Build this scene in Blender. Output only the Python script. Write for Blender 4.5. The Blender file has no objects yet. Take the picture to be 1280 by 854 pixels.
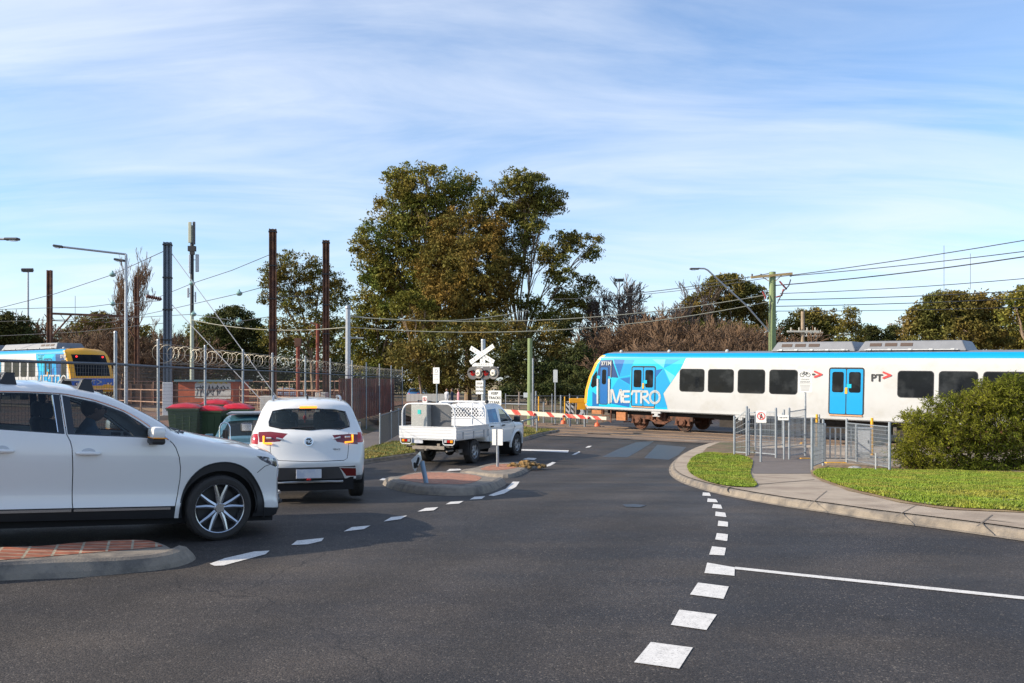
import bpy, bmesh, math, random
import numpy as np
from mathutils import Vector, Matrix
from mathutils.geometry import delaunay_2d_cdt
PI = math.pi
R = math.radians
random.seed(7)
scene = bpy.context.scene
C = scene.collection

# ------------------------------------------------------------------ camera, light, exposure
F = 1100.0; HZ = 475.0; CH = 1.88            # focal length in px (of 1280), horizon row, eye height
cam_d = bpy.data.cameras.new('camera'); cam = bpy.data.objects.new('camera', cam_d); C.objects.link(cam)
cam.location = (0, 0, CH); cam.rotation_euler = (R(90), 0, 0)
cam_d.sensor_width = 36; cam_d.lens = 36*F/1280; cam_d.shift_y = (HZ-427)/1280
cam_d.clip_end = 9000; cam_d.clip_start = 0.1
scene.camera = cam
SUN_AZ = math.atan2(-0.90, -0.20); SUN_EL = R(26)
world = bpy.data.worlds.new('World'); scene.world = world; world.use_nodes = True
sun_d = bpy.data.lights.new('sun', 'SUN'); sun_d.energy = 5.0; sun_d.angle = R(0.55); sun_d.color = (1.0, 0.87, 0.69)
sun = bpy.data.objects.new('sun', sun_d); C.objects.link(sun)
_sd = Vector((math.sin(SUN_AZ)*math.cos(SUN_EL), math.cos(SUN_AZ)*math.cos(SUN_EL), math.sin(SUN_EL)))
sun.rotation_euler = _sd.to_track_quat('Z', 'Y').to_euler()
scene.view_settings.view_transform = 'Standard'; scene.view_settings.look = 'None'
scene.view_settings.exposure = 0.50; scene.view_settings.gamma = 1; scene.view_settings.use_curve_mapping = False

def build_world():
    nt = world.node_tree; N = nt.nodes; L = nt.links; N.clear()
    out = N.new('ShaderNodeOutputWorld'); bg = N.new('ShaderNodeBackground')
    sky = N.new('ShaderNodeTexSky'); sky.sky_type = 'NISHITA'; sky.sun_disc = False
    sky.sun_elevation = SUN_EL; sky.sun_rotation = SUN_AZ % (2*PI); sky.air_density = 1.0; sky.dust_density = 0.7; sky.ozone_density = 1.6
    tc = N.new('ShaderNodeTexCoord'); sep = N.new('ShaderNodeSeparateXYZ'); L.new(tc.outputs['Generated'], sep.inputs[0])
    def math_(op, a, b=None, clamp=False):
        n = N.new('ShaderNodeMath'); n.operation = op; n.use_clamp = clamp
        for i, v in enumerate((a, b)):
            if v is None: continue
            if isinstance(v, (int, float)): n.inputs[i].default_value = v
            else: L.new(v, n.inputs[i])
        return n.outputs[0]
    zz = math_('ADD', math_('MAXIMUM', sep.outputs[2], 0.0), 0.16)
    comb = N.new('ShaderNodeCombineXYZ')
    L.new(math_('DIVIDE', sep.outputs[0], zz), comb.inputs[0]); L.new(math_('DIVIDE', sep.outputs[1], zz), comb.inputs[1])
    def noise(scale, sx, sy, rot, detail, rough, dist, loc=(0,0,0)):
        m = N.new('ShaderNodeMapping'); m.inputs['Scale'].default_value = (sx, sy, 1); m.inputs['Rotation'].default_value = (0,0,rot); m.inputs['Location'].default_value = loc
        L.new(comb.outputs[0], m.inputs[0]); n = N.new('ShaderNodeTexNoise'); n.inputs['Scale'].default_value = scale
        n.inputs['Detail'].default_value = detail; n.inputs['Roughness'].default_value = rough; n.inputs['Distortion'].default_value = dist
        L.new(m.outputs[0], n.inputs['Vector']); return n.outputs[0]
    big = noise(0.42, 0.8, 1.25, R(-14), 4, .5, .3, (5.3, 2.2, 0))
    fine = noise(1.3, 0.75, 2.1, R(-18), 9, .58, .7, (0.4, 5.2, 0))
    def ramp(v, stops):
        r = N.new('ShaderNodeValToRGB'); L.new(v, r.inputs[0]); e = r.color_ramp.elements
        e[0].position, e[0].color = stops[0][0], (stops[0][1],)*3+(1,); e[1].position, e[1].color = stops[1][0], (stops[1][1],)*3+(1,)
        return r.outputs[0]
    cov = math_('ADD', math_('MULTIPLY', big, 0.5), math_('MULTIPLY', fine, 0.5))
    cov = ramp(cov, ((0.40, 0.04), (0.64, 0.88)))
    hz = ramp(sep.outputs[2], ((0.0, 1.0), (0.42, 0.0)))
    cov = math_('ADD', math_('MULTIPLY', cov, 0.72), math_('MULTIPLY', hz, 0.14), True)
    vib = N.new('ShaderNodeVectorMath'); vib.operation = 'MULTIPLY'; L.new(sky.outputs[0], vib.inputs[0]); vib.inputs[1].default_value = (1.0, 1.20, 1.42)
    # keep a base of real sky blue lifted by thin high cloud
    mixc = N.new('ShaderNodeMix'); mixc.data_type = 'RGBA'; mixc.blend_type = 'MIX'
    L.new(cov, mixc.inputs[0]); L.new(vib.outputs[0], mixc.inputs[6]); mixc.inputs[7].default_value = (6.1, 6.5, 7.2, 1)
    L.new(mixc.outputs[2], bg.inputs[0]); bg.inputs[1].default_value = 0.115
    L.new(bg.outputs[0], out.inputs[0])
build_world()

# ------------------------------------------------------------------ materials
MATS = {}
def M(name, rgb, rough=.55, metal=0.0, var=.12, scale=6.0, bump=0.0, bscale=60.0, coat=0.0, alt=None, alts=2.0, altr=(.45,.62), spec=.5, emit=None, estr=0, detail=5, stretch=None):
    if name in MATS: return MATS[name]
    m = bpy.data.materials.new(name); m.use_nodes = True; nt = m.node_tree; N = nt.nodes; L = nt.links
    b = N['Principled BSDF']; b.inputs['Roughness'].default_value = rough; b.inputs['Metallic'].default_value = metal
    b.inputs['Coat Weight'].default_value = coat; b.inputs['Coat Roughness'].default_value = .04; b.inputs['Specular IOR Level'].default_value = spec
    tc = N.new('ShaderNodeTexCoord'); vec = tc.outputs['Object']
    if stretch:
        mp = N.new('ShaderNodeMapping'); mp.inputs['Scale'].default_value = stretch; L.new(vec, mp.inputs[0]); vec = mp.outputs[0]
    def noise(s, d=detail):
        n = N.new('ShaderNodeTexNoise'); n.inputs['Scale'].default_value = s; n.inputs['Detail'].default_value = d; n.inputs['Roughness'].default_value = .62
        L.new(vec, n.inputs['Vector']); return n.outputs[0]
    col = None
    rgbn = N.new('ShaderNodeRGB'); rgbn.outputs[0].default_value = (*rgb, 1); col = rgbn.outputs[0]
    if alt:
        r = N.new('ShaderNodeMapRange'); r.inputs[1].default_value = altr[0]; r.inputs[2].default_value = altr[1]
        L.new(noise(alts), r.inputs[0]); mx = N.new('ShaderNodeMix'); mx.data_type = 'RGBA'
        L.new(r.outputs[0], mx.inputs[0]); L.new(col, mx.inputs[6]); mx.inputs[7].default_value = (*alt, 1); col = mx.outputs[2]
    if var > 0:
        r = N.new('ShaderNodeMapRange'); r.inputs[1].default_value = .25; r.inputs[2].default_value = .75
        r.inputs[3].default_value = 1-var; r.inputs[4].default_value = 1+var; L.new(noise(scale), r.inputs[0])
        mx = N.new('ShaderNodeVectorMath'); mx.operation = 'SCALE'; L.new(col, mx.inputs[0]); L.new(r.outputs[0], mx.inputs['Scale']); col = mx.outputs[0]
    L.new(col, b.inputs['Base Color'])
    if bump > 0:
        bn = N.new('ShaderNodeBump'); bn.inputs['Strength'].default_value = bump; bn.inputs['Distance'].default_value = .02
        L.new(noise(bscale, 3), bn.inputs['Height']); L.new(bn.outputs[0], b.inputs['Normal'])
    if emit:
        b.inputs['Emission Color'].default_value = (*emit, 1); b.inputs['Emission Strength'].default_value = estr
    MATS[name] = m; return m

def glass_mat(name, tint=(.03,.04,.05), trans=.25, rough=.02):
    if name in MATS: return MATS[name]
    m = bpy.data.materials.new(name); m.use_nodes = True; nt = m.node_tree; N = nt.nodes; L = nt.links; N.clear()
    out = N.new('ShaderNodeOutputMaterial'); tr = N.new('ShaderNodeBsdfTransparent'); df = N.new('ShaderNodeBsdfPrincipled')
    df.inputs['Base Color'].default_value = (*tint, 1); df.inputs['Roughness'].default_value = rough
    tr.inputs[0].default_value = (.8,.9,.95,1)
    mx = N.new('ShaderNodeMixShader'); mx.inputs[0].default_value = 1-trans
    L.new(tr.outputs[0], mx.inputs[1]); L.new(df.outputs[0], mx.inputs[2]); L.new(mx.outputs[0], out.inputs[0])
    MATS[name] = m; return m

# ------------------------------------------------------------------ mesh builder
class MB:
    def __init__(s): s.v = []; s.f = []; s.m = []; s.T = Matrix(); s.mi = 0
    def add(s, vs, fs):
        o = len(s.v); T = s.T
        s.v += [tuple(T @ Vector(p)) for p in vs]; s.f += [tuple(i+o for i in f) for f in fs]; s.m += [s.mi]*len(fs)
        return s
    def box(s, c, d, rz=0, bev=0, rot=None):
        x, y, z = d[0]/2, d[1]/2, d[2]/2; q = Matrix.Translation(c) @ (rot if rot is not None else Matrix.Rotation(rz, 4, 'Z'))
        if bev <= 0:
            vs = [q @ Vector((a*x, b*y, e*z)) for e in (-1,1) for (a,b) in ((-1,-1),(1,-1),(1,1),(-1,1))]
            return s.add(vs, [(3,2,1,0),(4,5,6,7),(0,1,5,4),(1,2,6,5),(2,3,7,6),(3,0,4,7)])
        bm = bmesh.new(); bmesh.ops.create_cube(bm, size=1)
        for v in bm.verts: v.co = Vector((v.co.x*d[0], v.co.y*d[1], v.co.z*d[2]))
        bmesh.ops.bevel(bm, geom=list(bm.edges), offset=bev, segments=2, affect='EDGES', profile=.5)
        bm.verts.index_update(); vs = [q @ v.co for v in bm.verts]; fs = [tuple(v.index for v in f.verts) for f in bm.faces]; bm.free()
        return s.add(vs, fs)
    def beam(s, p0, p1, w, h, up=(0,0,1)):
        p0, p1 = Vector(p0), Vector(p1); d = (p1-p0); l = d.length
        if l < 1e-6: return s
        d.normalize(); u = Vector(up); 
        if abs(d.dot(u)) > .98: u = Vector((0,1,0))
        a = d.cross(u).normalized(); b = a.cross(d).normalized()
        vs = [p + a*(i*w/2) + b*(j*h/2) for p in (p0, p1) for (i,j) in ((-1,-1),(1,-1),(1,1),(-1,1))]
        return s.add(vs, [(0,1,2,3)[::-1],(4,5,6,7),(0,1,5,4),(1,2,6,5),(2,3,7,6),(3,0,4,7)])
    def tube(s, pts, r, n=8, cap=True, closed=False):
        pts = [Vector(p) for p in pts]; k = len(pts); rr = r if isinstance(r, (list, tuple)) else [r]*k
        vs = []; prev = None
        for i, p in enumerate(pts):
            if closed: d = pts[(i+1)%k]-pts[i-1]
            else: d = pts[min(i+1, k-1)]-pts[max(i-1, 0)]
            d = d.normalized() if d.length > 0 else Vector((0,0,1))
            if prev is None:
                u = Vector((0,0,1)) if abs(d.z) < .9 else Vector((1,0,0)); a = d.cross(u).normalized()
            else:
                a = (prev - d*prev.dot(d)); a = a.normalized() if a.length > 1e-6 else d.orthogonal().normalized()
            prev = a; b = d.cross(a)
            vs += [p + (a*math.cos(2*PI*j/n) + b*math.sin(2*PI*j/n))*rr[i] for j in range(n)]
        fs = []
        for i in range(k if closed else k-1):
            o = i*n; q = ((i+1) % k)*n
            fs += [(o+j, o+(j+1)%n, q+(j+1)%n, q+j) for j in range(n)]
        if cap and not closed: fs += [tuple(range(n))[::-1], tuple((k-1)*n+j for j in range(n))]
        return s.add(vs, fs)
    def cyl(s, p0, p1, r0, r1=None, n=16): return s.tube([p0, p1], [r0, r0 if r1 is None else r1], n)
    def prism(s, poly, h, T=None):
        """polygon in local xy extruded along z from 0 to h, placed by T"""
        T = T or Matrix(); k = len(poly)
        a = sum(poly[i][0]*poly[(i+1)%k][1]-poly[(i+1)%k][0]*poly[i][1] for i in range(k))
        if a < 0: poly = poly[::-1]
        vs = [T @ Vector((p[0], p[1], 0)) for p in poly] + [T @ Vector((p[0], p[1], h)) for p in poly]
        from mathutils.geometry import tessellate_polygon
        tr = tessellate_polygon([[Vector((p[0], p[1], 0)) for p in poly]])
        fs = []
        for t in tr:
            (x0,y0),(x1,y1),(x2,y2) = poly[t[0]][:2], poly[t[1]][:2], poly[t[2]][:2]
            if (x1-x0)*(y2-y0)-(x2-x0)*(y1-y0) < 0: t = t[::-1]
            fs.append(tuple(i+k for i in t)); fs.append(tuple(t[::-1]))
        fs += [(i, (i+1)%k, (i+1)%k+k, i+k) for i in range(k)]
        return s.add(vs, fs)
    def lathe(s, prof, T=None, n=24, close=False):
        """prof = [(r, z)] round local z"""
        T = T or Matrix(); vs = []; k = len(prof)
        for (r, z) in prof: vs += [T @ Vector((r*math.cos(2*PI*j/n), r*math.sin(2*PI*j/n), z)) for j in range(n)]
        fs = []
        for i in range(k if close else k-1):
            o = i*n; q = ((i+1)%k)*n
            fs += [(o+j, o+(j+1)%n, q+(j+1)%n, q+j) for j in range(n)]
        return s.add(vs, fs)
    def quad(s, a, b, c, d): return s.add([a,b,c,d], [(0,1,2,3)])
    def sphere(s, c, r, n=12, m=8, sc=(1,1,1)):
        pr = [(max(r*math.sin(PI*i/m), 1e-4), -r*math.cos(PI*i/m)) for i in range(m+1)]
        return s.lathe(pr, Matrix.Translation(c) @ Matrix.Diagonal((*sc, 1)), n)
    def build(s, name, mats, parent=None, smooth=False, sharp=35, bevel=0):
        me = bpy.data.meshes.new(name); me.from_pydata(s.v, [], s.f); 
        if not isinstance(mats, (list, tuple)): mats = [mats]
        for m in mats: me.materials.append(m)
        if len(mats) > 1: me.polygons.foreach_set('material_index', s.m)
        if smooth:
            me.shade_smooth()
            if sharp: 
                try: me.set_sharp_from_angle(angle=R(sharp))
                except Exception: pass
        me.update()
        o = bpy.data.objects.new(name, me); C.objects.link(o)
        if parent: o.parent = parent
        if bevel:
            b = o.modifiers.new('bevel', 'BEVEL'); b.width = bevel; b.segments = 2; b.limit_method = 'ANGLE'; b.angle_limit = R(50)
        return o
def tag(o, label=None, cat=None, group=None, kind=None):
    if label: o['label'] = label
    if cat: o['category'] = cat
    if group: o['group'] = group
    if kind: o['kind'] = kind
    return o
def thing(name, label, cat, loc=(0,0,0), rz=0, group=None, rot=None):
    o = bpy.data.objects.new(name, None); o.empty_display_size = .2; C.objects.link(o); o.location = loc; o.rotation_euler = rot or (0,0,rz)
    return tag(o, label, cat, group)
def copy_tree(o, parent=None):
    c = o.copy(); C.objects.link(c)
    if parent is not None: c.parent = parent
    for ch in list(o.children): copy_tree(ch, c)
    return c
def structure(o): o['kind'] = 'structure'; return o

# ------------------------------------------------------------------ flat sheets by constrained Delaunay
def inpoly(x, y, P):
    c = False; j = len(P)-1
    for i in range(len(P)):
        xi, yi = P[i]; xj, yj = P[j]
        if (yi > y) != (yj > y) and x < (xj-xi)*(y-yi)/(yj-yi)+xi: c = not c
        j = i
    return c
def dens(P, d, closed=True):
    out = []; n = len(P)
    for i in range(n if closed else n-1):
        a, b = P[i], P[(i+1)%n]; l = math.hypot(b[0]-a[0], b[1]-a[1]); k = max(1, int(math.ceil(l/d)))
        out += [(a[0]+(b[0]-a[0])*t/k, a[1]+(b[1]-a[1])*t/k) for t in range(k)]
    if not closed: out.append(tuple(P[-1]))
    return out
def smooth_poly(P, it=2, closed=True):
    for _ in range(it):
        Q = []; n = len(P)
        if not closed: Q.append(P[0])
        for i in range(n if closed else n-1):
            a, b = P[i], P[(i+1)%n]
            Q.append((a[0]*.75+b[0]*.25, a[1]*.75+b[1]*.25)); Q.append((a[0]*.25+b[0]*.75, a[1]*.25+b[1]*.75))
        if not closed: Q.append(P[-1])
        P = Q
    return P
def sheet(outline, regions, lift, sp, extra=(), lines=(), flip=False):
    """triangulate outline in 2D with each region's border kept; returns {key: MB}; region key None = hole"""
    pts = []; edges = []
    def addloop(P, closed=True):
        o = len(pts); pts.extend(P); n = len(P)
        edges.extend([(o+i, o+(i+1)%n) for i in range(n if closed else n-1)])
    addloop(dens(outline, sp))
    for k, P in regions: addloop(dens(P, sp))
    for P in lines: addloop(dens(P, sp, False), False)
    x0 = min(p[0] for p in outline); x1 = max(p[0] for p in outline); y0 = min(p[1] for p in outline); y1 = max(p[1] for p in outline)
    nx = int((x1-x0)/sp)+1; ny = int((y1-y0)/sp)+1
    for i in range(1, nx+1):
        for j in range(1, ny+1):
            x = x0+(i-.5*(j % 2))*sp; y = y0+j*sp
            if x < x1 and y < y1 and inpoly(x, y, outline): pts.append((x, y))
    for p in extra:
        if inpoly(p[0], p[1], outline): pts.append(p)
    r = delaunay_2d_cdt([Vector(p) for p in pts], edges, [], 0, 1e-5)
    V = r[0]; T = r[2]; out = {}; mp = {}
    for t in T:
        cx = sum(V[i].x for i in t)/3; cy = sum(V[i].y for i in t)/3
        if not inpoly(cx, cy, outline): continue
        key = 'base'
        for k, P in regions:
            if inpoly(cx, cy, P): key = k; break
        if key is None: continue
        a, b, c = (V[i] for i in t)
        cr = (b.x-a.x)*(c.y-a.y)-(c.x-a.x)*(b.y-a.y)
        if abs(cr) < 1e-10: continue
        if (cr < 0) != flip: t = t[::-1]
        mb = out.setdefault(key, MB()); d = mp.setdefault(key, {}); ids = []
        for i in t:
            if i not in d: d[i] = len(mb.v); mb.v.append(tuple(lift(V[i].x, V[i].y)))
            ids.append(d[i])
        mb.f.append(tuple(ids)); mb.m.append(0)
    return out

# ------------------------------------------------------------------ terrain
def ss(t): t = min(1, max(0, t)); return t*t*(3-2*t)
def G(x, y):
    g = -.70*ss((y-11)/15.0)
    wl = ss((-x-6.9)/2.2)*(1-ss((y-60)/60.0))
    g *= 1-.90*wl
    u = -(x+3.44)*.809-(y-10.28)*.588
    if u > -.6 and y < 40: g += .062*min(14, (u+.6)**2/2.4 if u < .6 else u)*ss((-x-3.2)/2.4)*(1-ss((y-16)/12))
    g -= .0190*min(14, max(0, x-8.6))*ss((y-18)/14.0)*(1-ss((y-60)/60))
    return g
def gp(px, py, off=0.0):
    """ground point seen at a pixel of the photo"""
    lo, hi = 2.0, 3000.0; a = (px-640)/F; b = (py-HZ)/F
    for _ in range(50):
        m = (lo+hi)/2
        if CH-b*m > G(a*m, m)+off: lo = m
        else: hi = m
    return Vector((a*lo, lo, G(a*lo, lo)+off))
def wp(px, py, Y): return Vector(((px-640)/F*Y, Y, CH-(py-HZ)/F*Y))
def patch(name, poly, mat, off, sp=.8, regions=(), lines=()):
    d = sheet(poly, regions, lambda x, y: (x, y, G(x, y)+off), sp)
    return structure(d['base'].build(name, mat, smooth=True))
def gpx(P, off=0.0): return [tuple(gp(x, y, off)[:2]) for x, y in P]
def strip_wall(P, z0, z1, mb, closed=True):
    n = len(P)
    for i in range(n if closed else n-1):
        a, b = P[i], P[(i+1)%n]
        mb.quad((a[0],a[1],G(*a)+z0),(b[0],b[1],G(*b)+z0),(b[0],b[1],G(*b)+z1),(a[0],a[1],G(*a)+z1))
def text(s, size, mat, parent, Tm, name='lettering', align='CENTER', depth=.003, spacing=1.0, bold=0.0):
    cu = bpy.data.curves.new(name, 'FONT'); cu.body = s; cu.size = size; cu.align_x = align; cu.align_y = 'CENTER'; cu.extrude = depth; cu.space_character = spacing; cu.offset = bold
    cu.resolution_u = 3
    t = bpy.data.objects.new('tmp', cu); C.objects.link(t)
    dg = bpy.context.evaluated_depsgraph_get(); me = bpy.data.meshes.new_from_object(t.evaluated_get(dg)); bpy.data.objects.remove(t)
    me.transform(Tm); me.materials.clear(); me.materials.append(mat); me.name = name
    o = bpy.data.objects.new(name, me); C.objects.link(o); o.parent = parent
    return o
def face_T(loc, rz=0):
    """text/prism frame: local xy lies in the upright plane facing -Y (turned by rz), local z towards the viewer"""
    return Matrix.Translation(loc) @ Matrix.Rotation(rz, 4, 'Z') @ Matrix.Rotation(R(90), 4, 'X')
def stroke(mb, P, w, T, z0=0, z1=.004, closed=False):
    """thick polyline with round joints in local xy"""
    n = len(P)
    for i in range(n if closed else n-1):
        a, b = Vector(P[i]), Vector(P[(i+1)%n]); d = (b-a)
        if d.length < 1e-6: continue
        d.normalize(); q = Vector((-d.y, d.x))*w/2
        mb.prism([tuple(a-q), tuple(b-q), tuple(b+q), tuple(a+q)], z1-z0, T @ Matrix.Translation((0,0,z0+.0002*(i%3))))
    for i, p in enumerate(P):
        mb.prism([(p[0]+w/2*math.cos(2*PI*k/10), p[1]+w/2*math.sin(2*PI*k/10)) for k in range(10)], z1-z0+.0003, T @ Matrix.Translation((0,0,z0+.0007)))

# ------------------------------------------------------------------ ground materials
def asphalt_mat(name, base=(.0215,.0195,.0205), warm=(.056,.045,.036)):
    m = bpy.data.materials.new(name); m.use_nodes = True; nt = m.node_tree; N = nt.nodes; L = nt.links; b = N['Principled BSDF']
    tc = N.new('ShaderNodeTexCoord')
    def noise(s, d=4, r=.6, sc=(1,1,1), rot=0):
        mp = N.new('ShaderNodeMapping'); mp.inputs['Scale'].default_value = sc; mp.inputs['Rotation'].default_value = (0,0,rot); L.new(tc.outputs['Object'], mp.inputs[0])
        n = N.new('ShaderNodeTexNoise'); n.inputs['Scale'].default_value = s; n.inputs['Detail'].default_value = d; n.inputs['Roughness'].default_value = r; L.new(mp.outputs[0], n.inputs['Vector']); return n.outputs[0]
    def rng(v, a, b_, c, d):
        r = N.new('ShaderNodeMapRange'); r.inputs[1].default_value = a; r.inputs[2].default_value = b_; r.inputs[3].default_value = c; r.inputs[4].default_value = d; L.new(v, r.inputs[0]); return r.outputs[0]
    def mix(f, a, c):
        mx = N.new('ShaderNodeMix'); mx.data_type = 'RGBA'; L.new(f, mx.inputs[0])
        for i, v in ((6, a), (7, c)):
            if isinstance(v, tuple): mx.inputs[i].default_value = (*v, 1)
            else: L.new(v, mx.inputs[i])
        return mx.outputs[2]
    big = rng(noise(.30, 5, .6, (.45,1.5,1), R(18)), .42, .68, 0, 1)
    col = mix(big, base, warm)
    v = N.new('ShaderNodeTexVoronoi'); v.inputs['Scale'].default_value = 85; L.new(tc.outputs['Object'], v.inputs['Vector'])
    sep = N.new('ShaderNodeSeparateColor'); L.new(v.outputs['Color'], sep.inputs[0])
    stone = rng(sep.outputs[0], .0, 1.0, .5, 1.5)
    spark = rng(sep.outputs[1], .94, .97, 0, 1)
    col2 = N.new('ShaderNodeVectorMath'); col2.operation = 'SCALE'; L.new(col, col2.inputs[0]); L.new(stone, col2.inputs['Scale'])
    col3 = mix(spark, col2.outputs[0], (.11,.095,.08))
    mid = rng(noise(2.3, 6, .7), .3, .7, .82, 1.18)
    col4 = N.new('ShaderNodeVectorMath'); col4.operation = 'SCALE'; L.new(col3, col4.inputs[0]); L.new(mid, col4.inputs['Scale'])
    sx = N.new('ShaderNodeSeparateXYZ'); mpw = N.new('ShaderNodeMapping'); mpw.inputs['Rotation'].default_value = (0,0,R(20)); L.new(tc.outputs['Object'], mpw.inputs[0]); L.new(mpw.outputs[0], sx.inputs[0])
    wv = N.new('ShaderNodeMath'); wv.operation = 'SINE'; ml = N.new('ShaderNodeMath'); ml.operation = 'MULTIPLY_ADD'; ml.inputs[1].default_value = 3.6; L.new(sx.outputs[0], ml.inputs[0]); L.new(noise(.35, 3), ml.inputs[2]); L.new(ml.outputs[0], wv.inputs[0])
    trk = rng(wv.outputs[0], -1, 1, .84, 1.14); c5 = N.new('ShaderNodeVectorMath'); c5.operation = 'SCALE'; L.new(col4.outputs[0], c5.inputs[0]); L.new(trk, c5.inputs['Scale']); col4 = c5
    # oil drips
    ov = N.new('ShaderNodeTexVoronoi'); ov.inputs['Scale'].default_value = .9; L.new(tc.outputs['Object'], ov.inputs['Vector']); od = rng(ov.outputs['Distance'], .03, .10, .55, 1); c6 = N.new('ShaderNodeVectorMath'); c6.operation = 'SCALE'; L.new(col4.outputs[0], c6.inputs[0]); L.new(od, c6.inputs['Scale']); col4 = c6
    # sealed cracks
    w = N.new('ShaderNodeTexVoronoi'); w.feature = 'DISTANCE_TO_EDGE'; w.inputs['Scale'].default_value = .16
    mpn = N.new('ShaderNodeVectorMath'); mpn.operation = 'ADD'; L.new(tc.outputs['Object'], mpn.inputs[0])
    nn = N.new('ShaderNodeTexNoise'); nn.inputs['Scale'].default_value = 1.1; nn.inputs['Detail'].default_value = 5; L.new(tc.outputs['Object'], nn.inputs['Vector'])
    L.new(nn.outputs['Color'], mpn.inputs[1]); L.new(mpn.outputs[0], w.inputs['Vector'])
    crack = rng(w.outputs['Distance'], .0005, .0022, .45, 1)
    col5 = N.new('ShaderNodeVectorMath'); col5.operation = 'SCALE'; L.new(col4.outputs[0], col5.inputs[0]); L.new(crack, col5.inputs['Scale'])
    L.new(col5.outputs[0], b.inputs['Base Color'])
    L.new(rng(noise(.5, 4), .3, .7, .62, .85), b.inputs['Roughness']); b.inputs['Specular IOR Level'].default_value = .42
    bp = N.new('ShaderNodeBump'); bp.inputs['Strength'].default_value = .55; bp.inputs['Distance'].default_value = .006
    L.new(v.outputs['Distance'], bp.inputs['Height']); bp.invert = True; L.new(bp.outputs[0], b.inputs['Normal'])
    MATS[name] = m; return m
def brick_mat(name, rot, scale=1.0):
    m = bpy.data.materials.new(name); m.use_nodes = True; nt = m.node_tree; N = nt.nodes; L = nt.links; b = N['Principled BSDF']
    tc = N.new('ShaderNodeTexCoord'); mp = N.new('ShaderNodeMapping'); mp.inputs['Rotation'].default_value = (0,0,rot); L.new(tc.outputs['Object'], mp.inputs[0])
    br = N.new('ShaderNodeTexBrick'); br.inputs['Scale'].default_value = scale; br.inputs['Color1'].default_value = (.40,.125,.06,1); br.inputs['Color2'].default_value = (.27,.085,.045,1)
    br.inputs['Mortar'].default_value = (.36,.30,.21,1); br.inputs['Mortar Size'].default_value = .012; br.inputs['Brick Width'].default_value = .23; br.inputs['Row Height'].default_value = .15; br.offset = 0.0
    L.new(mp.outputs[0], br.inputs['Vector'])
    n = N.new('ShaderNodeTexNoise'); n.inputs['Scale'].default_value = 9; n.inputs['Detail'].default_value = 6; L.new(tc.outputs['Object'], n.inputs['Vector'])
    r = N.new('ShaderNodeMapRange'); r.inputs[1].default_value = .3; r.inputs[2].default_value = .7; r.inputs[3].default_value = .6; r.inputs[4].default_value = 1.3; L.new(n.outputs[0], r.inputs[0])
    s = N.new('ShaderNodeVectorMath'); s.operation = 'SCALE'; L.new(br.outputs['Color'], s.inputs[0]); L.new(r.outputs[0], s.inputs['Scale']); L.new(s.outputs[0], b.inputs['Base Color'])
    b.inputs['Roughness'].default_value = .85
    bp = N.new('ShaderNodeBump'); bp.inputs['Strength'].default_value = .5; bp.inputs['Distance'].default_value = .01; bp.invert = True; L.new(br.outputs['Fac'], bp.inputs['Height']); L.new(bp.outputs[0], b.inputs['Normal'])
    MATS[name] = m; return m

m_road = asphalt_mat('asphalt')
m_patch = M('tar_patch', (.026,.032,.044), .5, var=.15, scale=3, bump=.2, bscale=120)
m_cross = M('crossing_deck', (.20,.135,.09), .85, var=.3, scale=.9, bump=.3, bscale=40, alt=(.10,.075,.06), alts=.6, stretch=(1,1,1))
m_soil = M('soil', (.17,.115,.07), .95, var=.35, scale=1.2, bump=.5, bscale=30, alt=(.08,.085,.035), alts=.5)
m_conc = M('footpath_concrete', (.37,.30,.225), .88, var=.13, scale=4, bump=.25, bscale=90, alt=(.27,.21,.155), alts=1.2)
m_kerb = M('kerb_concrete', (.23,.195,.155), .9, var=.22, scale=5, bump=.45, bscale=60, alt=(.13,.115,.10), alts=3)
m_lawn = M('lawn', (.11,.15,.016), .95, var=.4, scale=3, bump=.6, bscale=60, alt=(.15,.11,.045), alts=1.3, altr=(.52,.66))
m_paint = M('road_paint', (.64,.62,.585), .7, var=.16, scale=12, alt=(.30,.29,.28), alts=70, altr=(.55,.66))
m_oval = M('oval_grass', (.34,.24,.12), .95, var=.2, scale=.03, alt=(.13,.15,.04), alts=.02)
m_steel = M('galvanised_steel', (.42,.44,.46), .45, .55, var=.15, scale=8)
m_rail = M('rail_steel', (.20,.14,.10), .45, .7)
m_path = M('dark_path', (.135,.115,.105), .9, var=.15, scale=3, bump=.3, bscale=80)

# ------------------------------------------------------------------ the ground sheet
def ground():
    xs = [-3000,-1500,-700,-350,-180,-100,-70,-50,-40,-32,-26,-21,-17,-14]; x = -13
    while x < 30: xs.append(x); x += .55
    xs += [32,36,42,50,60,80,110,160,260,500,1000,2000,3000]
    ys = [-40,-20,-8,-2,2]; y = 4
    while y < 62: ys.append(y); y += .8
    ys += [65,70,76,84,92,100,110,120,135,150,170,200,240,300,380,480,600,800,1100,1500,2100,3000]
    v = [(a, b, G(a, b)-.045) for b in ys for a in xs]; n = len(xs)
    f = [(j*n+i, j*n+i+1, (j+1)*n+i+1, (j+1)*n+i) for j in range(len(ys)-1) for i in range(n-1)]
    mb = MB(); mb.v = v; mb.f = f; mb.m = [0]*len(f)
    structure(mb.build('ground', m_soil, smooth=True))
ground()
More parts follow.
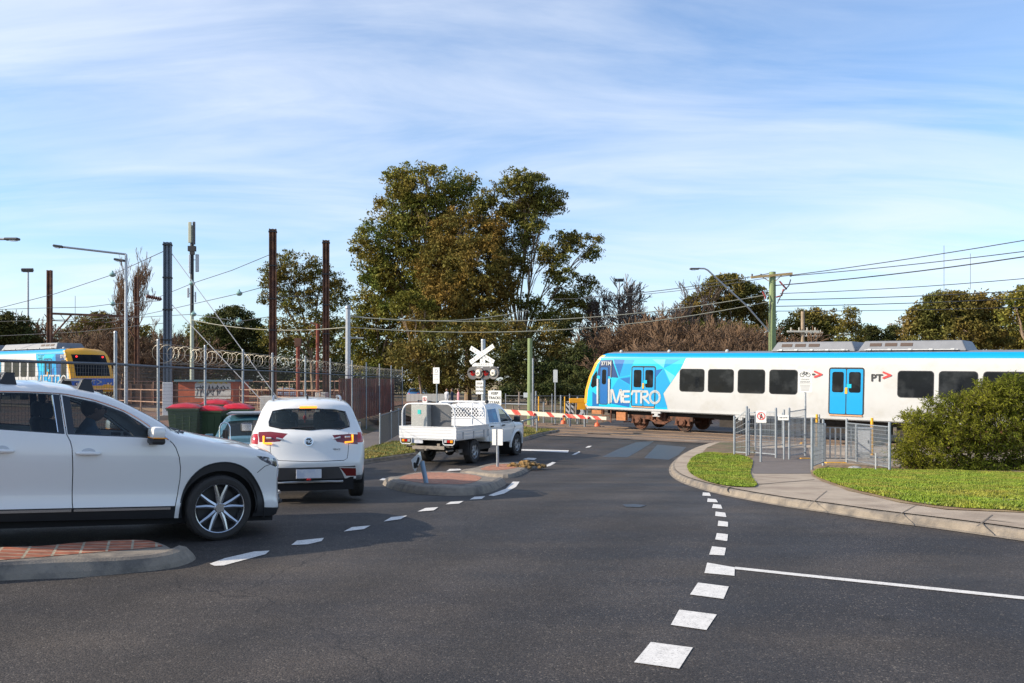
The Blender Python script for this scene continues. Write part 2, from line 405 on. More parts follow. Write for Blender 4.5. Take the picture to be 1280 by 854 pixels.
# sports oval beyond the trees
ov = MB()
def gridp(x0, x1, y0, y1, nx, ny, off):
    mb = MB(); mb.v = [(x0+(x1-x0)*i/nx, y0+(y1-y0)*j/ny, G(x0+(x1-x0)*i/nx, y0+(y1-y0)*j/ny)+off) for j in range(ny+1) for i in range(nx+1)]
    mb.f = [(j*(nx+1)+i, j*(nx+1)+i+1, (j+1)*(nx+1)+i+1, (j+1)*(nx+1)+i) for j in range(ny) for i in range(nx)]; mb.m = [0]*len(mb.f); return mb
structure(gridp(-300, 300, 165, 900, 20, 20, .02).build('oval_field', m_oval))

# train line: point (8.6, 42.3) + s * (0.7706, -0.6373), s grows to the right and nearer
TD = Vector((.7706, -.6373, 0)); TN = Vector((-.6373, -.7706, 0)); TP = Vector((8.6, 42.3, 0))
def tp(s, n, z=0): p = TP + TD*s + TN*n; return Vector((p.x, p.y, z))
# road sheet
road_px_L = [(-300,1200),(-700,760),(-420,640),(-60,600)]
kerbR = [(892,556),(872,561.5),(858,568),(845,576),(838.5,584),(839,592),(846,599),(860,606),(880,612.5),(905,619),(945,627),(989,634.5),(1045,642.5),(1093,650.5),(1191,663),(1280,676),(1420,697),(1700,735)]
KR = gpx(kerbR); KR = [KR[0]] + smooth_poly(KR, 2, False)[1:]
kerbL = [(300,600),(380,590),(455,580),(517,571),(575,563),(653,552),(672,545.5),(700,540)]
KL = gpx(kerbL); KL = smooth_poly(KL, 1, False)
def road():
    far = [tuple(tp(-2.0,-14)[:2]), tuple(tp(8,-14)[:2])]
    A = [(-60,-20), (-60, 12.6), (-12, 12.6), (-6.6,15.5), (-6.35,20)] + KL
    far2 = [tuple((Vector(KL[-1]) + Vector((3.4,10.5))*k)[:2]) for k in (1.0, 2.2, 4.5)]
    far3 = [tuple((Vector(KR[0]) + Vector((3.4,10.5))*k)[:2]) for k in (4.5, 2.2, 1.0)]
    P = A + far2 + far3 + KR + [(60, -20)]
    patch('road', P, m_road, 0.0, 1.4)
road()
def mark(poly_px, name='lane_marking', off=.006, mat=None):
    P = gpx(poly_px); patch(name, P, mat or m_paint, off, .6)
def z6(P): return [(640+x/2, 540+y/2) for x, y in P]
for P in ([(305,578),(347,527),(452,541),(418,594)], [(397,484),(418,446),(512,458),(486,497)], [(445,408),(465,378),(542,388),(529,419)],
          [(481,354),(488,328),(557,340),(556,361)], [(493,308),(500,287),(535,291),(531,310)], [(508,270),(512,254),(540,257),(538,274)],
          [(514,236),(516,223),(540,226),(540,238)], [(508,211),(509,200),(533,203),(536,214)], [(500,191),(503,181),(522,183),(526,193)],
          [(488,176),(489,167),(510,169),(515,177)], [(476,160),(477,152),(494,153),(497,161)]):
    mark(z6(P))
mark([(918.6,709.2),(1000,717.8),(1280,746.5),(1500,769),(1500,772.8),(1280,750.2),(1000,721),(918.6,712.2)])
for P in ([(262,705.5),(281,698.5),(318,690),(337,689),(332,693.5),(300,702),(280,707.5),(268,708)], [(364,682),(371,676.5),(405,673),(402,677),(385,681)],
          [(429.5,665),(440,659.5),(463,657.5),(455,662)], [(479.5,652.5),(489,647),(509,645),(501,649.5)], [(522,640),(532,635.5),(548,634.5),(542,638.5)],
          [(557,631),(563,627.8),(579.5,626.8),(574,630)], [(587,625),(593,621.5),(606.5,620.8),(602,624.2)],
          [(610.5,619.8),(632,611.5),(641,602.5),(649.5,602.5),(645,609),(630,617.5),(617,620.5)],
          [(474,600.5),(478,598),(484,598.5),(480,600.8)], [(557.5,589.5),(562,586.5),(575,586.3),(577,588)],
          [(648,563.2),(652,561.7),(711,563.2),(710,566)], [(675.5,585.2),(681,582.5),(690.5,577.8),(695,578.4),(688,582.6)],
          [(714.5,569.2),(719,566.5),(724,564.5),(725.5,565.4),(720,568.3)], [(731.5,560),(735,557.8),(739.8,557.5),(737,559.5)],
          [(653,574.5),(660,572.5),(671,573),(668,575.3)], [(-12,773),(-4,771),(1,773),(-4,777)],
          [(598,550.2),(600,548.8),(640,549.5),(640,550.6)]):
    mark(P)
for P in ([(752,571.5),(773,561.5),(795,553),(818,551.5),(800,563),(784,572)], [(805,573),(822,556),(858,559),(848,569),(836,575)]):
    mark(P, 'tar_patch', .005, m_patch)
mark([(778,631),(795,630.5),(808,632),(800,634.5),(782,634)], 'tar_patch', .005, m_patch)

# level crossing deck and ballast along the two tracks
def deck():
    patch('railway_ballast', [tuple(tp(-40,-3.4)[:2]), tuple(tp(30,-3.4)[:2]), tuple(tp(30,5.2)[:2]), tuple(tp(-40,5.2)[:2])], M('ballast', (.18,.125,.085), .95, var=.4, scale=5, bump=1, bscale=25), -.02, 1.2)
    # asphalt/rubber deck in strips between the rails
    s0, s1 = -12.5, 7.5
    for i, (n0, n1) in enumerate(((-3.6,-2.42),(-2.2,-.84),(-.62,.5),(.58,1.7),(1.92,3.28),(3.52,4.5),(4.56,5.6))):
        patch('crossing_deck', [tuple(tp(s0,n0)[:2]), tuple(tp(s1,n0)[:2]), tuple(tp(s1,n1)[:2]), tuple(tp(s0,n1)[:2])], m_cross, .016, 1.2)
    for n in (-2.32, -.72, 1.8, 3.4):
        mb = MB()
        for s in range(-60, 34, 2):
            a = tp(s, n); b = tp(s+2, n)
            mb.beam((a.x, a.y, G(a.x,a.y)+.0), (b.x, b.y, G(b.x,b.y)+.0), .07, .09)
        structure(mb.build('rail', m_rail))
deck()

# kerbs and footpaths
def kerb(P, side, name='kerb', h=.12, w=.10, gut=.06):
    """P = road-side line in world xy, side = +1 inside is to the left of travel"""
    mb = MB(); n = len(P); L_ = []; 
    for i in range(n):
        a = Vector(P[max(0,i-1)]); b = Vector(P[min(n-1,i+1)]); d = (b-a).normalized(); L_.append(Vector((-d.y, d.x))*side)
    prof = [(-gut,.006),(-.02,.014),(.0,.02),(.02,h-.03),(.05,h-.005),(w,h)]
    for i in range(n-1):
        for k in range(len(prof)-1):
            q = []
            for (j, (o, z)) in ((i, prof[k]), (i+1, prof[k]), (i+1, prof[k+1]), (i, prof[k+1])):
                p = Vector(P[j]) + L_[j]*o; q.append((p.x, p.y, G(p.x, p.y)+z))
            mb.quad(*(q if side < 0 else q))
    structure(mb.build(name, m_kerb, smooth=True, sharp=60))
    return [tuple(Vector(P[j])+L_[j]*w) for j in range(n)]
inR = kerb(dens(KR, .5, False), 1)
inL = kerb(dens(KL, .5, False), 1)
# right footpath: everything inside the kerb, then lawns above it
fpP = inR + [(30, 22.0), (30, 30), tuple(tp(4,6.2)[:2]), tuple(tp(-1.8,6.2)[:2])]
patch('footpath', fpP, m_conc, .132, .9)
dark = gpx([(938,577),(944,569.5),(946,560),(1010,560),(1013,575),(1013,588),(1014.5,592.5),(942,592.5),(939,588)], .13)
patch('asphalt_path', dark, m_path, .137, .5)
yard = gpx([(878,566),(884,559.5),(900,553),(938,553),(945,560),(943,570),(938.5,577),(910,567)], .13)
patch('gravel_verge', yard, m_soil, .138, .5)
joint = M('joint', (.16,.13,.10), .95)
for P in ([(1010,634.5),(1010.8,634.7),(1034,614),(1033,614)], [(1118,646.8),(1120,646.8),(1146,631.5),(1145,631.5)], [(1220,658.5),(1223,658.6),(1241,644),(1239.5,644)],
          [(900,611),(900,610.3),(1018,599.6),(1018,600.2)], [(1275,655),(1270,654.5),(1230,650),(1231,649.4)]):
    patch('pavement_joint', gpx(P, .13), joint, .137, .5)
L1px = [(859,581),(866,571.5),(880,566),(900,566.5),(925,568.5),(940,574.5),(941,580),(937,590),(941,600),(949,608.8),(925,609),(900,606.5),(880,601),(866,594),(860,588)]
L2px = [(1016,590.5),(1026,585.5),(1060,586.5),(1108,587.5),(1180,588),(1280,592),(1500,600),(1500,668),(1280,638.5),(1182,634.5),(1123,625.6),(1060,611),(1030,600),(1019,595)]
L1 = smooth_poly(gpx(L1px, .14), 1); L2 = smooth_poly(gpx(L2px, .14), 1)
patch('lawn', L1, m_lawn, .150, .5); patch('lawn', L2, m_lawn, .150, .6)
# dirt edge of second lawn and dry ground behind it
L2b = gpx([(1013,589),(1020,582),(1040,578),(1100,583),(1180,585),(1280,590),(1500,600),(1500,672),(1280,641),(1182,637),(1123,628),(1060,613.5),(1028,602),(1015,595)], .135)
patch('dirt_edge', L2b, M('dry_dirt', (.22,.14,.075), .95, var=.35, scale=4, bump=.6, bscale=50, alt=(.30,.22,.11), alts=2.5), .141, .6)
# left verge
vg = inL + [(KL[-1][0]-1.2, KL[-1][1]+.8)] + gpx([(640,533),(600,531),(560,545),(520,556),(492,556),(470,561),(455,566),(420,572)])
patch('verge', vg, m_lawn, .134, .7)
patch('dark_footway', gpx([(455,566),(470,561),(492,556),(520,556),(560,545),(600,531),(575,528),(480,535),(440,552),(420,572)]), m_path, .05, .8)

def blades(name, areas, hmax, dens_, cols, seed, label):
    """many short grass blades as one object"""
    rnd = random.Random(seed); V = []; Fc = []
    for poly, off in areas:
        x0 = min(p[0] for p in poly); x1 = max(p[0] for p in poly); y0 = min(p[1] for p in poly); y1 = max(p[1] for p in poly)
        for _ in range(int((x1-x0)*(y1-y0)*dens_)):
            x = rnd.uniform(x0, x1); y = rnd.uniform(y0, y1)
            cl = .5+.5*math.sin(x*3.1+math.sin(y*2.3)*2)*math.sin(y*2.7+x)
            if cl < .2 and rnd.random() < .75: continue
            if not inpoly(x, y, poly): continue
            z = G(x, y)+off; a = rnd.uniform(0, 2*PI); h = hmax*rnd.uniform(.35,1)*(.55+.6*cl); w = .012+.006*rnd.random(); lx = rnd.gauss(0,.35)*h; ly = rnd.gauss(0,.35)*h
            o = len(V); c, s = math.cos(a)*w, math.sin(a)*w
            V += [(x-c, y-s, z), (x+c, y+s, z), (x+lx, y+ly, z+h)]; Fc.append((o, o+1, o+2))
    mb = MB(); mb.v = V; mb.f = Fc; mb.m = [0]*len(Fc)
    o = mb.build(name, cols); tag(o, label, 'grass', kind='stuff'); return o
m_blade = M('grass_blade', (.15,.22,.012), .7, var=.5, scale=3.0, alt=(.25,.22,.03), alts=.9, altr=(.45,.7))
m_blade2 = M('grass_blade_dull', (.13,.13,.025), .8, var=.45, scale=2.0, alt=(.26,.19,.05), alts=1.0)
blades('grass', [(L1,.15),(L2,.15)], .05, 2600, m_blade, 3, 'short bright green grass on the two verges beside the concrete footpath')
blades('grass', [(vg,.134)], .08, 320, m_blade2, 4, 'patchy yellow green grass on the verge behind the pickup truck')

# ------------------------------------------------------------------ traffic islands
def island(name, outer_px, back_px, brick_px, h, rot, label, sc=1.0, zb=.0):
    P = smooth_poly(gpx(outer_px, 0)+gpx(back_px, h), 2); B = smooth_poly(gpx(brick_px, h), 1)
    t = thing(name, label, 'traffic island', (0,0,0))
    c = Vector((sum(p[0] for p in P)/len(P), sum(p[1] for p in P)/len(P)))
    # kerb ring: outer foot, rounded shoulder, flat top to the brick line
    mb = MB(); n = len(P)
    def inset(p, d): v = Vector(p); q = c-v; return tuple(v + q.normalized()*min(d, q.length*.6))
    rings = [[(p, .0) for p in P], [(inset(p,.03), h*.35) for p in P], [(inset(p,.10), h*.85) for p in P], [(inset(p,.17), h) for p in P]]
    for k in range(3):
        for i in range(n):
            q = []
            for (rr, j) in ((rings[k], i), (rings[k], (i+1)%n), (rings[k+1], (i+1)%n), (rings[k+1], i)):
                (x, y), z = rr[j]; q.append((x, y, G(x, y)+z+random.uniform(-.003,.003)*0))
            mb.quad(*q)
    top = [inset(p,.17) for p in P]
    d = sheet(top, [('brick', B)], lambda x, y: (x, y, G(x,y)+h), .25)
    o = len(mb.v); mb.v += d['base'].v; mb.f += [tuple(i+o for i in f) for f in d['base'].f]; mb.m += [0]*len(d['base'].f)
    mb.build('kerb_edge', m_kerb, t, smooth=True, sharp=60)
    if 'brick' in d:
        d['brick'].v = [(x, y, z+.004) for x, y, z in d['brick'].v]
        d['brick'].build('brick_paving', brick_mat('paving_brick', rot, sc), t)
    return t
island('traffic_island', [(-420,704),(-300,740),(-60,729),(40,725),(110,721.5),(180,716.5),(222,710.5),(243,702),(246.5,696)],[(234,686),(218,677.5),(203,672.5),(150,672.5),(60,678),(-60,684.5),(-300,689)],
       [(-400,700),(-300,735),(-60,706),(0,700.5),(60,696),(120,690.5),(180,686),(206,683),(211,679),(200,675),(180,673.5),(129,675.5),(60,680),(0,685),(-60,687.5),(-300,691)], .15, R(-22),
       'red brick topped concrete island in front of the large white car', 1.0)
island('traffic_island', [(475.5,604),(484,610),(498.6,614),(520,617.5),(537,619),(560,620),(585,620),(608,617.5),(625,611),(635.5,604)],[(626,597),(600,593),(575,590),(545,588.5),(515,590),(492,595.5)],
       [(497,598.5),(505,594.5),(522,591.5),(545,590.5),(580,592),(604,596),(597,601.5),(583.6,605.5),(560,605.5),(532,604.5),(512,602)], .15, R(20),
       'oval brick topped concrete island carrying the tilted sign', 1.0)
island('traffic_island', [(570,592),(586,594),(610,597),(640,598.5),(655,592),(668,585),(675,580)],[(660,576.5),(630,577),(605,579.5),(585,585)],
       [(602,584.5),(618,580.5),(645,580),(652,582.5),(640,586.5),(615,588.5),(600,587.5)], .10, R(24),
       'low worn brick and earth island under the white backed sign post', 1.0)

patch('yard_ballast', [(-75,38),(-9.3,34),(-9.0,60),(-9,100),(-90,100)], M('yard_ballast', (.20,.095,.055), .95, var=.4, scale=3, bump=.8, bscale=25, alt=(.12,.085,.065), alts=.4), -.01, 2.5)
# ------------------------------------------------------------------ vehicles
m_white = M('white_paint', (.78,.765,.74), .30, var=.02, scale=1.5, coat=1.0)
m_white2 = M('white_paint_warm', (.74,.74,.72), .32, var=.02, scale=2, coat=.7)
m_teal = M('teal_paint', (.06,.17,.22), .3, metal=.3, var=.03, coat=.8)
m_red_p = M('red_paint', (.55,.02,.02), .3, var=.03, coat=.8)
m_blk = M('black_plastic', (.018,.018,.020), .5, var=.1)
m_gblk = M('gloss_black', (.010,.011,.013), .08, var=0, coat=.6)
m_rub = M('tyre_rubber', (.028,.025,.023), .8, var=.25, scale=9, bump=.2, bscale=60)
m_chr = M('chrome', (.75,.76,.78), .10, 1.0, var=0)
m_alloy = M('alloy', (.50,.51,.53), .24, .95, var=.05)
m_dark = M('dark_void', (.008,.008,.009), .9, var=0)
m_glass = glass_mat('car_glass', (.012,.017,.022), .50)
m_glassL = glass_mat('clear_glass', (.03,.045,.055), .60)
m_grey_p = M('grey_cladding', (.085,.085,.09), .55, var=.08)
m_tred = M('tail_lamp_red', (.42,.012,.012), .12, var=.1, scale=30, coat=.8)
m_tdark = M('tail_lamp_dark', (.16,.010,.012), .12, var=.1, coat=.8)
m_amb = M('lit_amber', (.9,.35,.02), .3, var=0, emit=(1,.33,.03), estr=1.3)
m_ambr = M('amber_lens', (.85,.30,.02), .25, var=.05)
m_lens = M('clear_lens', (.62,.64,.66), .10, .3, var=.1, scale=20, coat=.8)
m_plate = M('number_plate', (.62,.63,.66), .5, var=.10, scale=18, alt=(.45,.48,.56), alts=9)
m_cloth = M('seat_cloth', (.045,.045,.05), .9, var=.15)

def seg_d(p, a, b):
    ax, ay = a; bx, by = b; dx, dy = bx-ax, by-ay; L2 = dx*dx+dy*dy
    t = 0 if L2 == 0 else max(0, min(1, ((p[0]-ax)*dx+(p[1]-ay)*dy)/L2)); return math.hypot(p[0]-ax-t*dx, p[1]-ay-t*dy)
def interp(T, x):
    if x <= T[0][0]: return T[0][1]
    for (a, u), (b, v) in zip(T, T[1:]):
        if x <= b: return u+(v-u)*(x-a)/(b-a)
    return T[-1][1]
def catmull(P, n=5):
    out = []
    for i in range(len(P)-1):
        p0 = P[max(0,i-1)]; p1 = P[i]; p2 = P[i+1]; p3 = P[min(len(P)-1,i+2)]
        for k in range(n):
            t = k/n
            out.append(tuple(.5*((2*b)+(-a+c)*t+(2*a-5*b+4*c-d)*t*t+(-a+3*b-3*c+d)*t**3) for a,b,c,d in zip(p0,p1,p2,p3)))
    out.append(tuple(P[-1])); return out
class Shell:
    """a car body: a closed profile (x, z, bow x, bow z) from the tail's foot over the roof to the nose's foot, and a half width table"""
    def __init__(s, prof, plan, sect, fil=.07, n=5, lat=2.2):
        s.P = catmull(prof, n); s.plan = plan; s.sect = sect; s.fil = fil; s.lat = lat
        s.sil = [(p[0], p[1]) for p in s.P]; s.t = [0]
        for a, b in zip(s.sil, s.sil[1:]): s.t.append(s.t[-1]+math.hypot(b[0]-a[0], b[1]-a[1]))
        s.W0 = max(v for _, v in plan)
    def w(s, x, z):
        W = interp(s.plan, x)*interp(s.sect, z)
        d = min(seg_d((x, z), a, b) for a, b in zip(s.sil, s.sil[1:]))
        if d < s.fil: W -= s.fil - math.sqrt(max(0, s.fil**2-(s.fil-d)**2))
        return W
    def bottom(s, z): return [(s.sil[-1][0], s.sil[-1][1])]
    def outline(s): return list(s.sil)
    def side(s, regions, sp=.07, holes=(), sgn=1, inset=0):
        out = s.outline(); ex = []
        for off in (.012, .03, .055):
            for i in range(1, len(s.sil)-1):
                a, b = s.sil[i-1], s.sil[i+1]; d = Vector((b[0]-a[0], b[1]-a[1])); 
                if d.length < 1e-6: continue
                d.normalize(); ex.append((s.sil[i][0]+d.y*off, s.sil[i][1]-d.x*off))
        return sheet(out, regions, lambda x, z: (x, sgn*(s.w(x, z)-inset), z), sp, extra=ex, flip=(sgn < 0) ^ True)
    def wrapP(s, v, t, out=0.0):
        t = max(0, min(s.t[-1]-1e-6, t)); i = 0
        import bisect
        i = min(len(s.t)-2, bisect.bisect_right(s.t, t)-1); k = (t-s.t[i])/(s.t[i+1]-s.t[i])
        a, b = s.P[i], s.P[i+1]; x, z, bx, bz = (a[j]+(b[j]-a[j])*k for j in range(4))
        W = s._wb[i]+(s._wb[i+1]-s._wb[i])*k; q = 1-abs(v)**s.lat; q2 = 1-abs(v)**2.0
        nx, nz = -(b[1]-a[1]), (b[0]-a[0]); l = math.hypot(nx, nz) or 1
        return (x+bx*q+nx/l*out, v*W, z+bz*q2+nz/l*out)
    def prep(s): s._wb = [s.w(p[0], p[1]) for p in s.P]
    def wrap(s, regions=(), sp=.08, out=0.0, t0=0, t1=None):
        t1 = s.t[-1] if t1 is None else t1; K = s.W0
        ol = dens([(-K, t0), (K, t0)], .05, False)[:-1] + [(K, tt) for tt in s.t if t0 < tt < t1] + dens([(K, t1), (-K, t1)], .05, False)[:-1] + [(-K, tt) for tt in reversed(s.t) if t0 < tt < t1]
        return sheet(ol, regions, lambda a, t: s.wrapP(a/K, t, out), sp, flip=False)
    def tz(s, z, tail=True):
        """profile length at height z on the tail (or nose)"""
        rng = range(len(s.sil)-1) if tail else range(len(s.sil)-2, -1, -1)
        for i in rng:
            a, b = s.sil[i], s.sil[i+1]
            if min(a[1], b[1]) <= z <= max(a[1], b[1]) and abs(a[1]-b[1]) > 1e-6: return s.t[i]+(s.t[i+1]-s.t[i])*(z-a[1])/(b[1]-a[1])
        return 0
    def tx(s, x):
        best = None
        for i in range(len(s.sil)-1):
            a, b = s.sil[i], s.sil[i+1]
            if min(a[0], b[0]) <= x <= max(a[0], b[0]) and abs(a[0]-b[0]) > 1e-6:
                z = a[1]+(b[1]-a[1])*(x-a[0])/(b[0]-a[0])
                if best is None or z > best[0]: best = (z, s.t[i]+(s.t[i+1]-s.t[i])*(x-a[0])/(b[0]-a[0]))
        return best[1]
def arc(cx, cz, r, a0, a1, n=20): return [(cx+r*math.cos(R(a0+(a1-a0)*i/n)), cz+r*math.sin(R(a0+(a1-a0)*i/n))) for i in range(n+1)]
def ribbon(P, w):
    """thin closed polygon round a polyline"""
    A = []; B = []
    for i in range(len(P)):
        a = Vector(P[max(0,i-1)]); b = Vector(P[min(len(P)-1,i+1)]); d = (b-a).normalized(); n = Vector((-d.y, d.x))*w/2
        A.append(tuple(Vector(P[i])+n)); B.append(tuple(Vector(P[i])-n))
    return A+B[::-1]
def wheel(parent, x, y, z, r, w, rim_r, sgn, spokes=10, mat=None, steer=0, steel=False, name='wheel'):
    """one wheel: empty-less part = tyre mesh, rim as its sub-part; axis along local y, outer face towards sgn*y"""
    T = Matrix.Translation((x, y, z)) @ Matrix.Rotation(steer, 4, 'Z') @ Matrix.Rotation(-sgn*PI/2, 4, 'X')   # local z -> sgn*y
    mb = MB(); prof = [(rim_r*.96,-w*.46),(rim_r*1.02,-w*.5),(r*.90,-w*.52),(r*.975,-w*.44),(r,-w*.30),(r,-w*.10),(r-.006,-w*.09),(r-.006,-w*.07),(r,-w*.06),(r,w*.06),(r-.006,w*.07),(r-.006,w*.09),(r,w*.10),(r,w*.30),(r*.975,w*.44),(r*.90,w*.52),(rim_r*1.10,w*.515),(rim_r*1.02,w*.5),(rim_r*.985,w*.44)]
    mb.lathe(prof, T, 44, True); ty = mb.build(name, m_rub, parent, smooth=True)
    rb = MB(); rb.lathe([(rim_r,w*.46),(rim_r*.985,w*.475),(rim_r*.955,w*.46),(rim_r*.93,w*.40),(rim_r*.90,w*.1),(rim_r*.90,-w*.42)], T, 44)
    rb.lathe([(0.001,w*.40),(rim_r*.17,w*.40),(rim_r*.2,w*.37),(rim_r*.22,w*.2)], T, 20)
    if not steel:
        for k in range(spokes):
            a = 2*PI*k/spokes + .31; tw = .045 if k % 2 else -.045
            if spokes == 10: a = 2*PI*(k//2)/5 + (.18 if k % 2 else -.18)*1.0 + .31; tw = (.10 if k % 2 else -.10)
            c0, s0 = math.cos(a-tw*.2), math.sin(a-tw*.2); c1, s1 = math.cos(a+tw*.9), math.sin(a+tw*.9)
            wi, wo = rim_r*.085, rim_r*.055
            p = []
            for (rr, c, s_, ww, zz) in ((rim_r*.16, c0, s0, wi, w*.375), (rim_r*.55, (c0+c1)/2, (s0+s1)/2, rim_r*.075, w*.41), (rim_r*.955, c1, s1, wo, w*.445)):
                t = Vector((-s_, c, 0)); q = Vector((c*rr, s_*rr, 0)); p.append((q-t*ww, q+t*ww, zz))
            vs = []
            for (q0, q1, zz) in p:
                vs += [T @ Vector((q0.x,q0.y,zz-.03)), T @ Vector((q0.x,q0.y,zz-.008)), T @ Vector(((q0.x+q1.x)/2,(q0.y+q1.y)/2,zz)), T @ Vector((q1.x,q1.y,zz-.008)), T @ Vector((q1.x,q1.y,zz-.03))]
            fs = []
            for b in (0, 5): fs += [(b+i, b+i+1, b+i+6, b+i+5) for i in range(4)]
            rb.add(vs, fs)
    else:
        rb.lathe([(rim_r*.15,w*.36),(rim_r*.35,w*.30),(rim_r*.55,w*.38),(rim_r*.62,w*.37)], T, 30)
        for k in range(6):
            a = 2*PI*k/6; q0 = Vector((math.cos(a), math.sin(a), 0)); t = Vector((-q0.y, q0.x, 0))
            rb.add([T @ (q0*rim_r*.55-t*rim_r*.22+Vector((0,0,w*.37))), T @ (q0*rim_r*.55+t*rim_r*.22+Vector((0,0,w*.37))), T @ (q0*rim_r*.93+t*rim_r*.28+Vector((0,0,w*.34))), T @ (q0*rim_r*.93-t*rim_r*.28+Vector((0,0,w*.34)))], [(0,1,2,3)])
    for k in range(5):
        a = 2*PI*k/5+.6; q = T @ Vector((math.cos(a)*rim_r*.20, math.sin(a)*rim_r*.20, w*.36)); q2 = T @ Vector((math.cos(a)*rim_r*.20, math.sin(a)*rim_r*.20, w*.40)); rb.cyl(q, q2, .012, n=6)
    rim = rb.build('rim', mat or m_alloy, ty, smooth=True, sharp=30)
    db = MB(); db.lathe([(.001,w*.05),(rim_r*.80,w*.05),(rim_r*.9,w*.0)], T, 24); db.build('brake_disc', m_blk if not steel else m_dark, ty)
    return ty

# ---- large white car in the foreground, traced from its side
def big_suv():
    W0 = .98; yaw = R(36.0); pit = math.atan(.062); Yw = F/107.0; Xw = (272.5-640)/F*Yw
    t = thing('sports_utility_vehicle', 'large white sports utility vehicle with black roof rack crossing the foreground beside the brick island', 'car', (0,0,0))
    ax = Vector((math.cos(yaw), math.sin(yaw), 0)); ay = Vector((-math.sin(yaw), math.cos(yaw), 0))
    o = Vector((Xw, Yw, 0)) + ay*W0                          # centre line below the front axle
    ax = Vector((math.cos(yaw)*math.cos(pit), math.sin(yaw)*math.cos(pit), -math.sin(pit))); az = ax.cross(ay)
    t.matrix_world = Matrix(((ax.x,ay.x,az.x,o.x),(ax.y,ay.y,az.y,o.y),(ax.z,ay.z,az.z,0),(0,0,0,1)))
    plan = [(-4.05,.70),(-3.9,.84),(-3.5,.93),(-2.8,.975),(-1,.98),(0,.98),(.35,.978),(.52,.965),(.65,.94),(.75,.905),(.85,.85),(.95,.74)]
    sect = [(.15,.90),(.30,.955),(.42,.985),(.50,.966),(.60,.960),(.72,.975),(.86,.992),(.985,1.0),(1.0,.995),(1.12,.985),(1.25,.955),(1.30,.935),(1.5,.87),(1.75,.785),(1.85,.75)]
    def q(px, py, ins=None):                                    # photo pixel -> (x, z) on the body side; ins = None: tumblehome found by iteration
        edge = ins is not None and ins > .15 or ins == -1; i_ = .1
        for _ in range(5):
            x, z = q0(px, py, i_); i_ = W0-interp(plan, x)*interp(sect, z)+(.075 if edge else 0)
        return x, z
    def q0(px, py, ins=0.0):                                    # photo pixel -> (x, z) on the plane y = -(W0-ins)
        b = o - ay*(W0-ins) - Vector((0,0,CH)); d = Vector(((px-640)/F, 1, -(py-HZ)/F)); k = b.dot(ay)/d.dot(ay)
        P = d*k + Vector((0,0,CH)) - o; return (P.dot(ax), P.dot(az))
    # profile, tail foot to nose foot (x from the front axle)
    pr = [(-3.95,.30,-.02,0),(-3.99,.55,-.06,0),(-4.0,.85,-.08,0),(-3.93,1.08,-.10,0),(-3.80,1.25,-.12,.0),(-3.52,1.62,-.14,.03),(-3.38,1.72,-.12,.045),(-2.9,1.79,0,.05),
          (-2.45,1.815,0,.05)]
    for (px, py, ins, bx, bz) in ((0,480,.22,0,.05),(49,480.8,.22,0,.05),(82,484.5,.22,0,.05),(117,491,.22,.02,.05),(145,500,.21,.05,.03),(180,517,.16,.08,.02),(203,530,.12,.10,.02),(218,542,.08,.10,.05),
                              (240,547,.06,.06,.06),(273.5,553.5,.08,.03,.06),(309,559,.10,.03,.055),(329,564,.14,.05,.05),(340,568.5,.20,.12,.035),(345,575,.26,.20,.0),(346,586,.28,.22,0),(345.5,604,.27,.20,0),(346,622,.26,.21,0),(347,634,.26,.21,0),(344,643,.27,.18,0)):
        x, z = q(px, py, -1); pr.append((x, z, bx, bz))
    S = Shell(pr, plan, sect, fil=.075); S.prep(); slb_ = q(100,635)
    g = lambda L, ins=0.0: [q(a, b, ins) for a, b in L]
    arch = arc(0,.375,.40,-40,220,26); arch = [(x*1.05, z+.02) for x, z in arc(0,.38,.415,-50,230,28)]
    rarch = [(x-2.93, z) for x, z in arch]
    # wheel arch trim from the photo
    ctr = g([(224.7,634.4),(229.7,613.5),(239.7,596.6),(255.6,583.7),(275.5,578.3),(293.4,579.7),(309.3,587.7),(321.2,603.6),(327.8,619.5),(329.5,634.0),(329.5,651)])
    ctr = catmull(ctr, 3); trimF = ctr + [(ctr[-1][0], .12), (ctr[0][0], .12)]
    trimR = [(x-2.93, z) for x, z in trimF]
    slb = q(100,635)[1]; sill = [(-2.5, slb), (-.50, slb), (-.50, .12), (-2.5, .12)]
    rs = [(-3.30, slb), (-4.1, slb), (-4.1, .12), (-3.30,.12)]
    fb = g([(329.4,634),(353,634.5)],.1) + [(.95,.1),(.4,.1)]
    wf = g([(77.5,494),(119,502.5),(154,515),(176,528.5),(193,541),(204,548.8),(197.9,548.6),(168.8,546.7),(120,544.8),(84.6,543.1)], .12)
    wfg = g([(87,496),(119,504.5),(154,517),(176,530.3),(193,542.5),(199,547.2),(168.8,545.2),(120,543.3),(93.5,542)], .12)
    wr = g([(74.0,493.6),(81,542.8),(0,537.2),(-28,535.5),(-28,491)], .12)
    wrg = g([(64.5,493.8),(71.5,541),(0,536),(-28,534.5),(-28,492)], .12)
    xr = wr[3][0]
    C1 = q(0,537.2,.12); C2 = q(0,490.5,.14)
    wr = wr[:2] + [C1, (-2.42, C1[1]+.03), (-2.36, C2[1]-.05), C2] + g([(30,491),(60,492.3)],.12)
    wrg = wrg[:2] + [(C1[0], C1[1]+.012), (-2.40, C1[1]+.045), (-2.34, C2[1]-.065), (C2[0], C2[1]-.012)] + g([(30,492),(56,493)],.12)
    wq = [(-2.52,C1[1]+.05),(-2.46,C2[1]-.07),(-2.9,C2[1]-.10),(-3.25,C2[1]-.18),(-3.05,C1[1]+.10)]
    print('rear px0 x', C1, C2, 'nose', q(356,573.7,.3), 'roof', q(49,480.8,.22), 'sill', slb_)
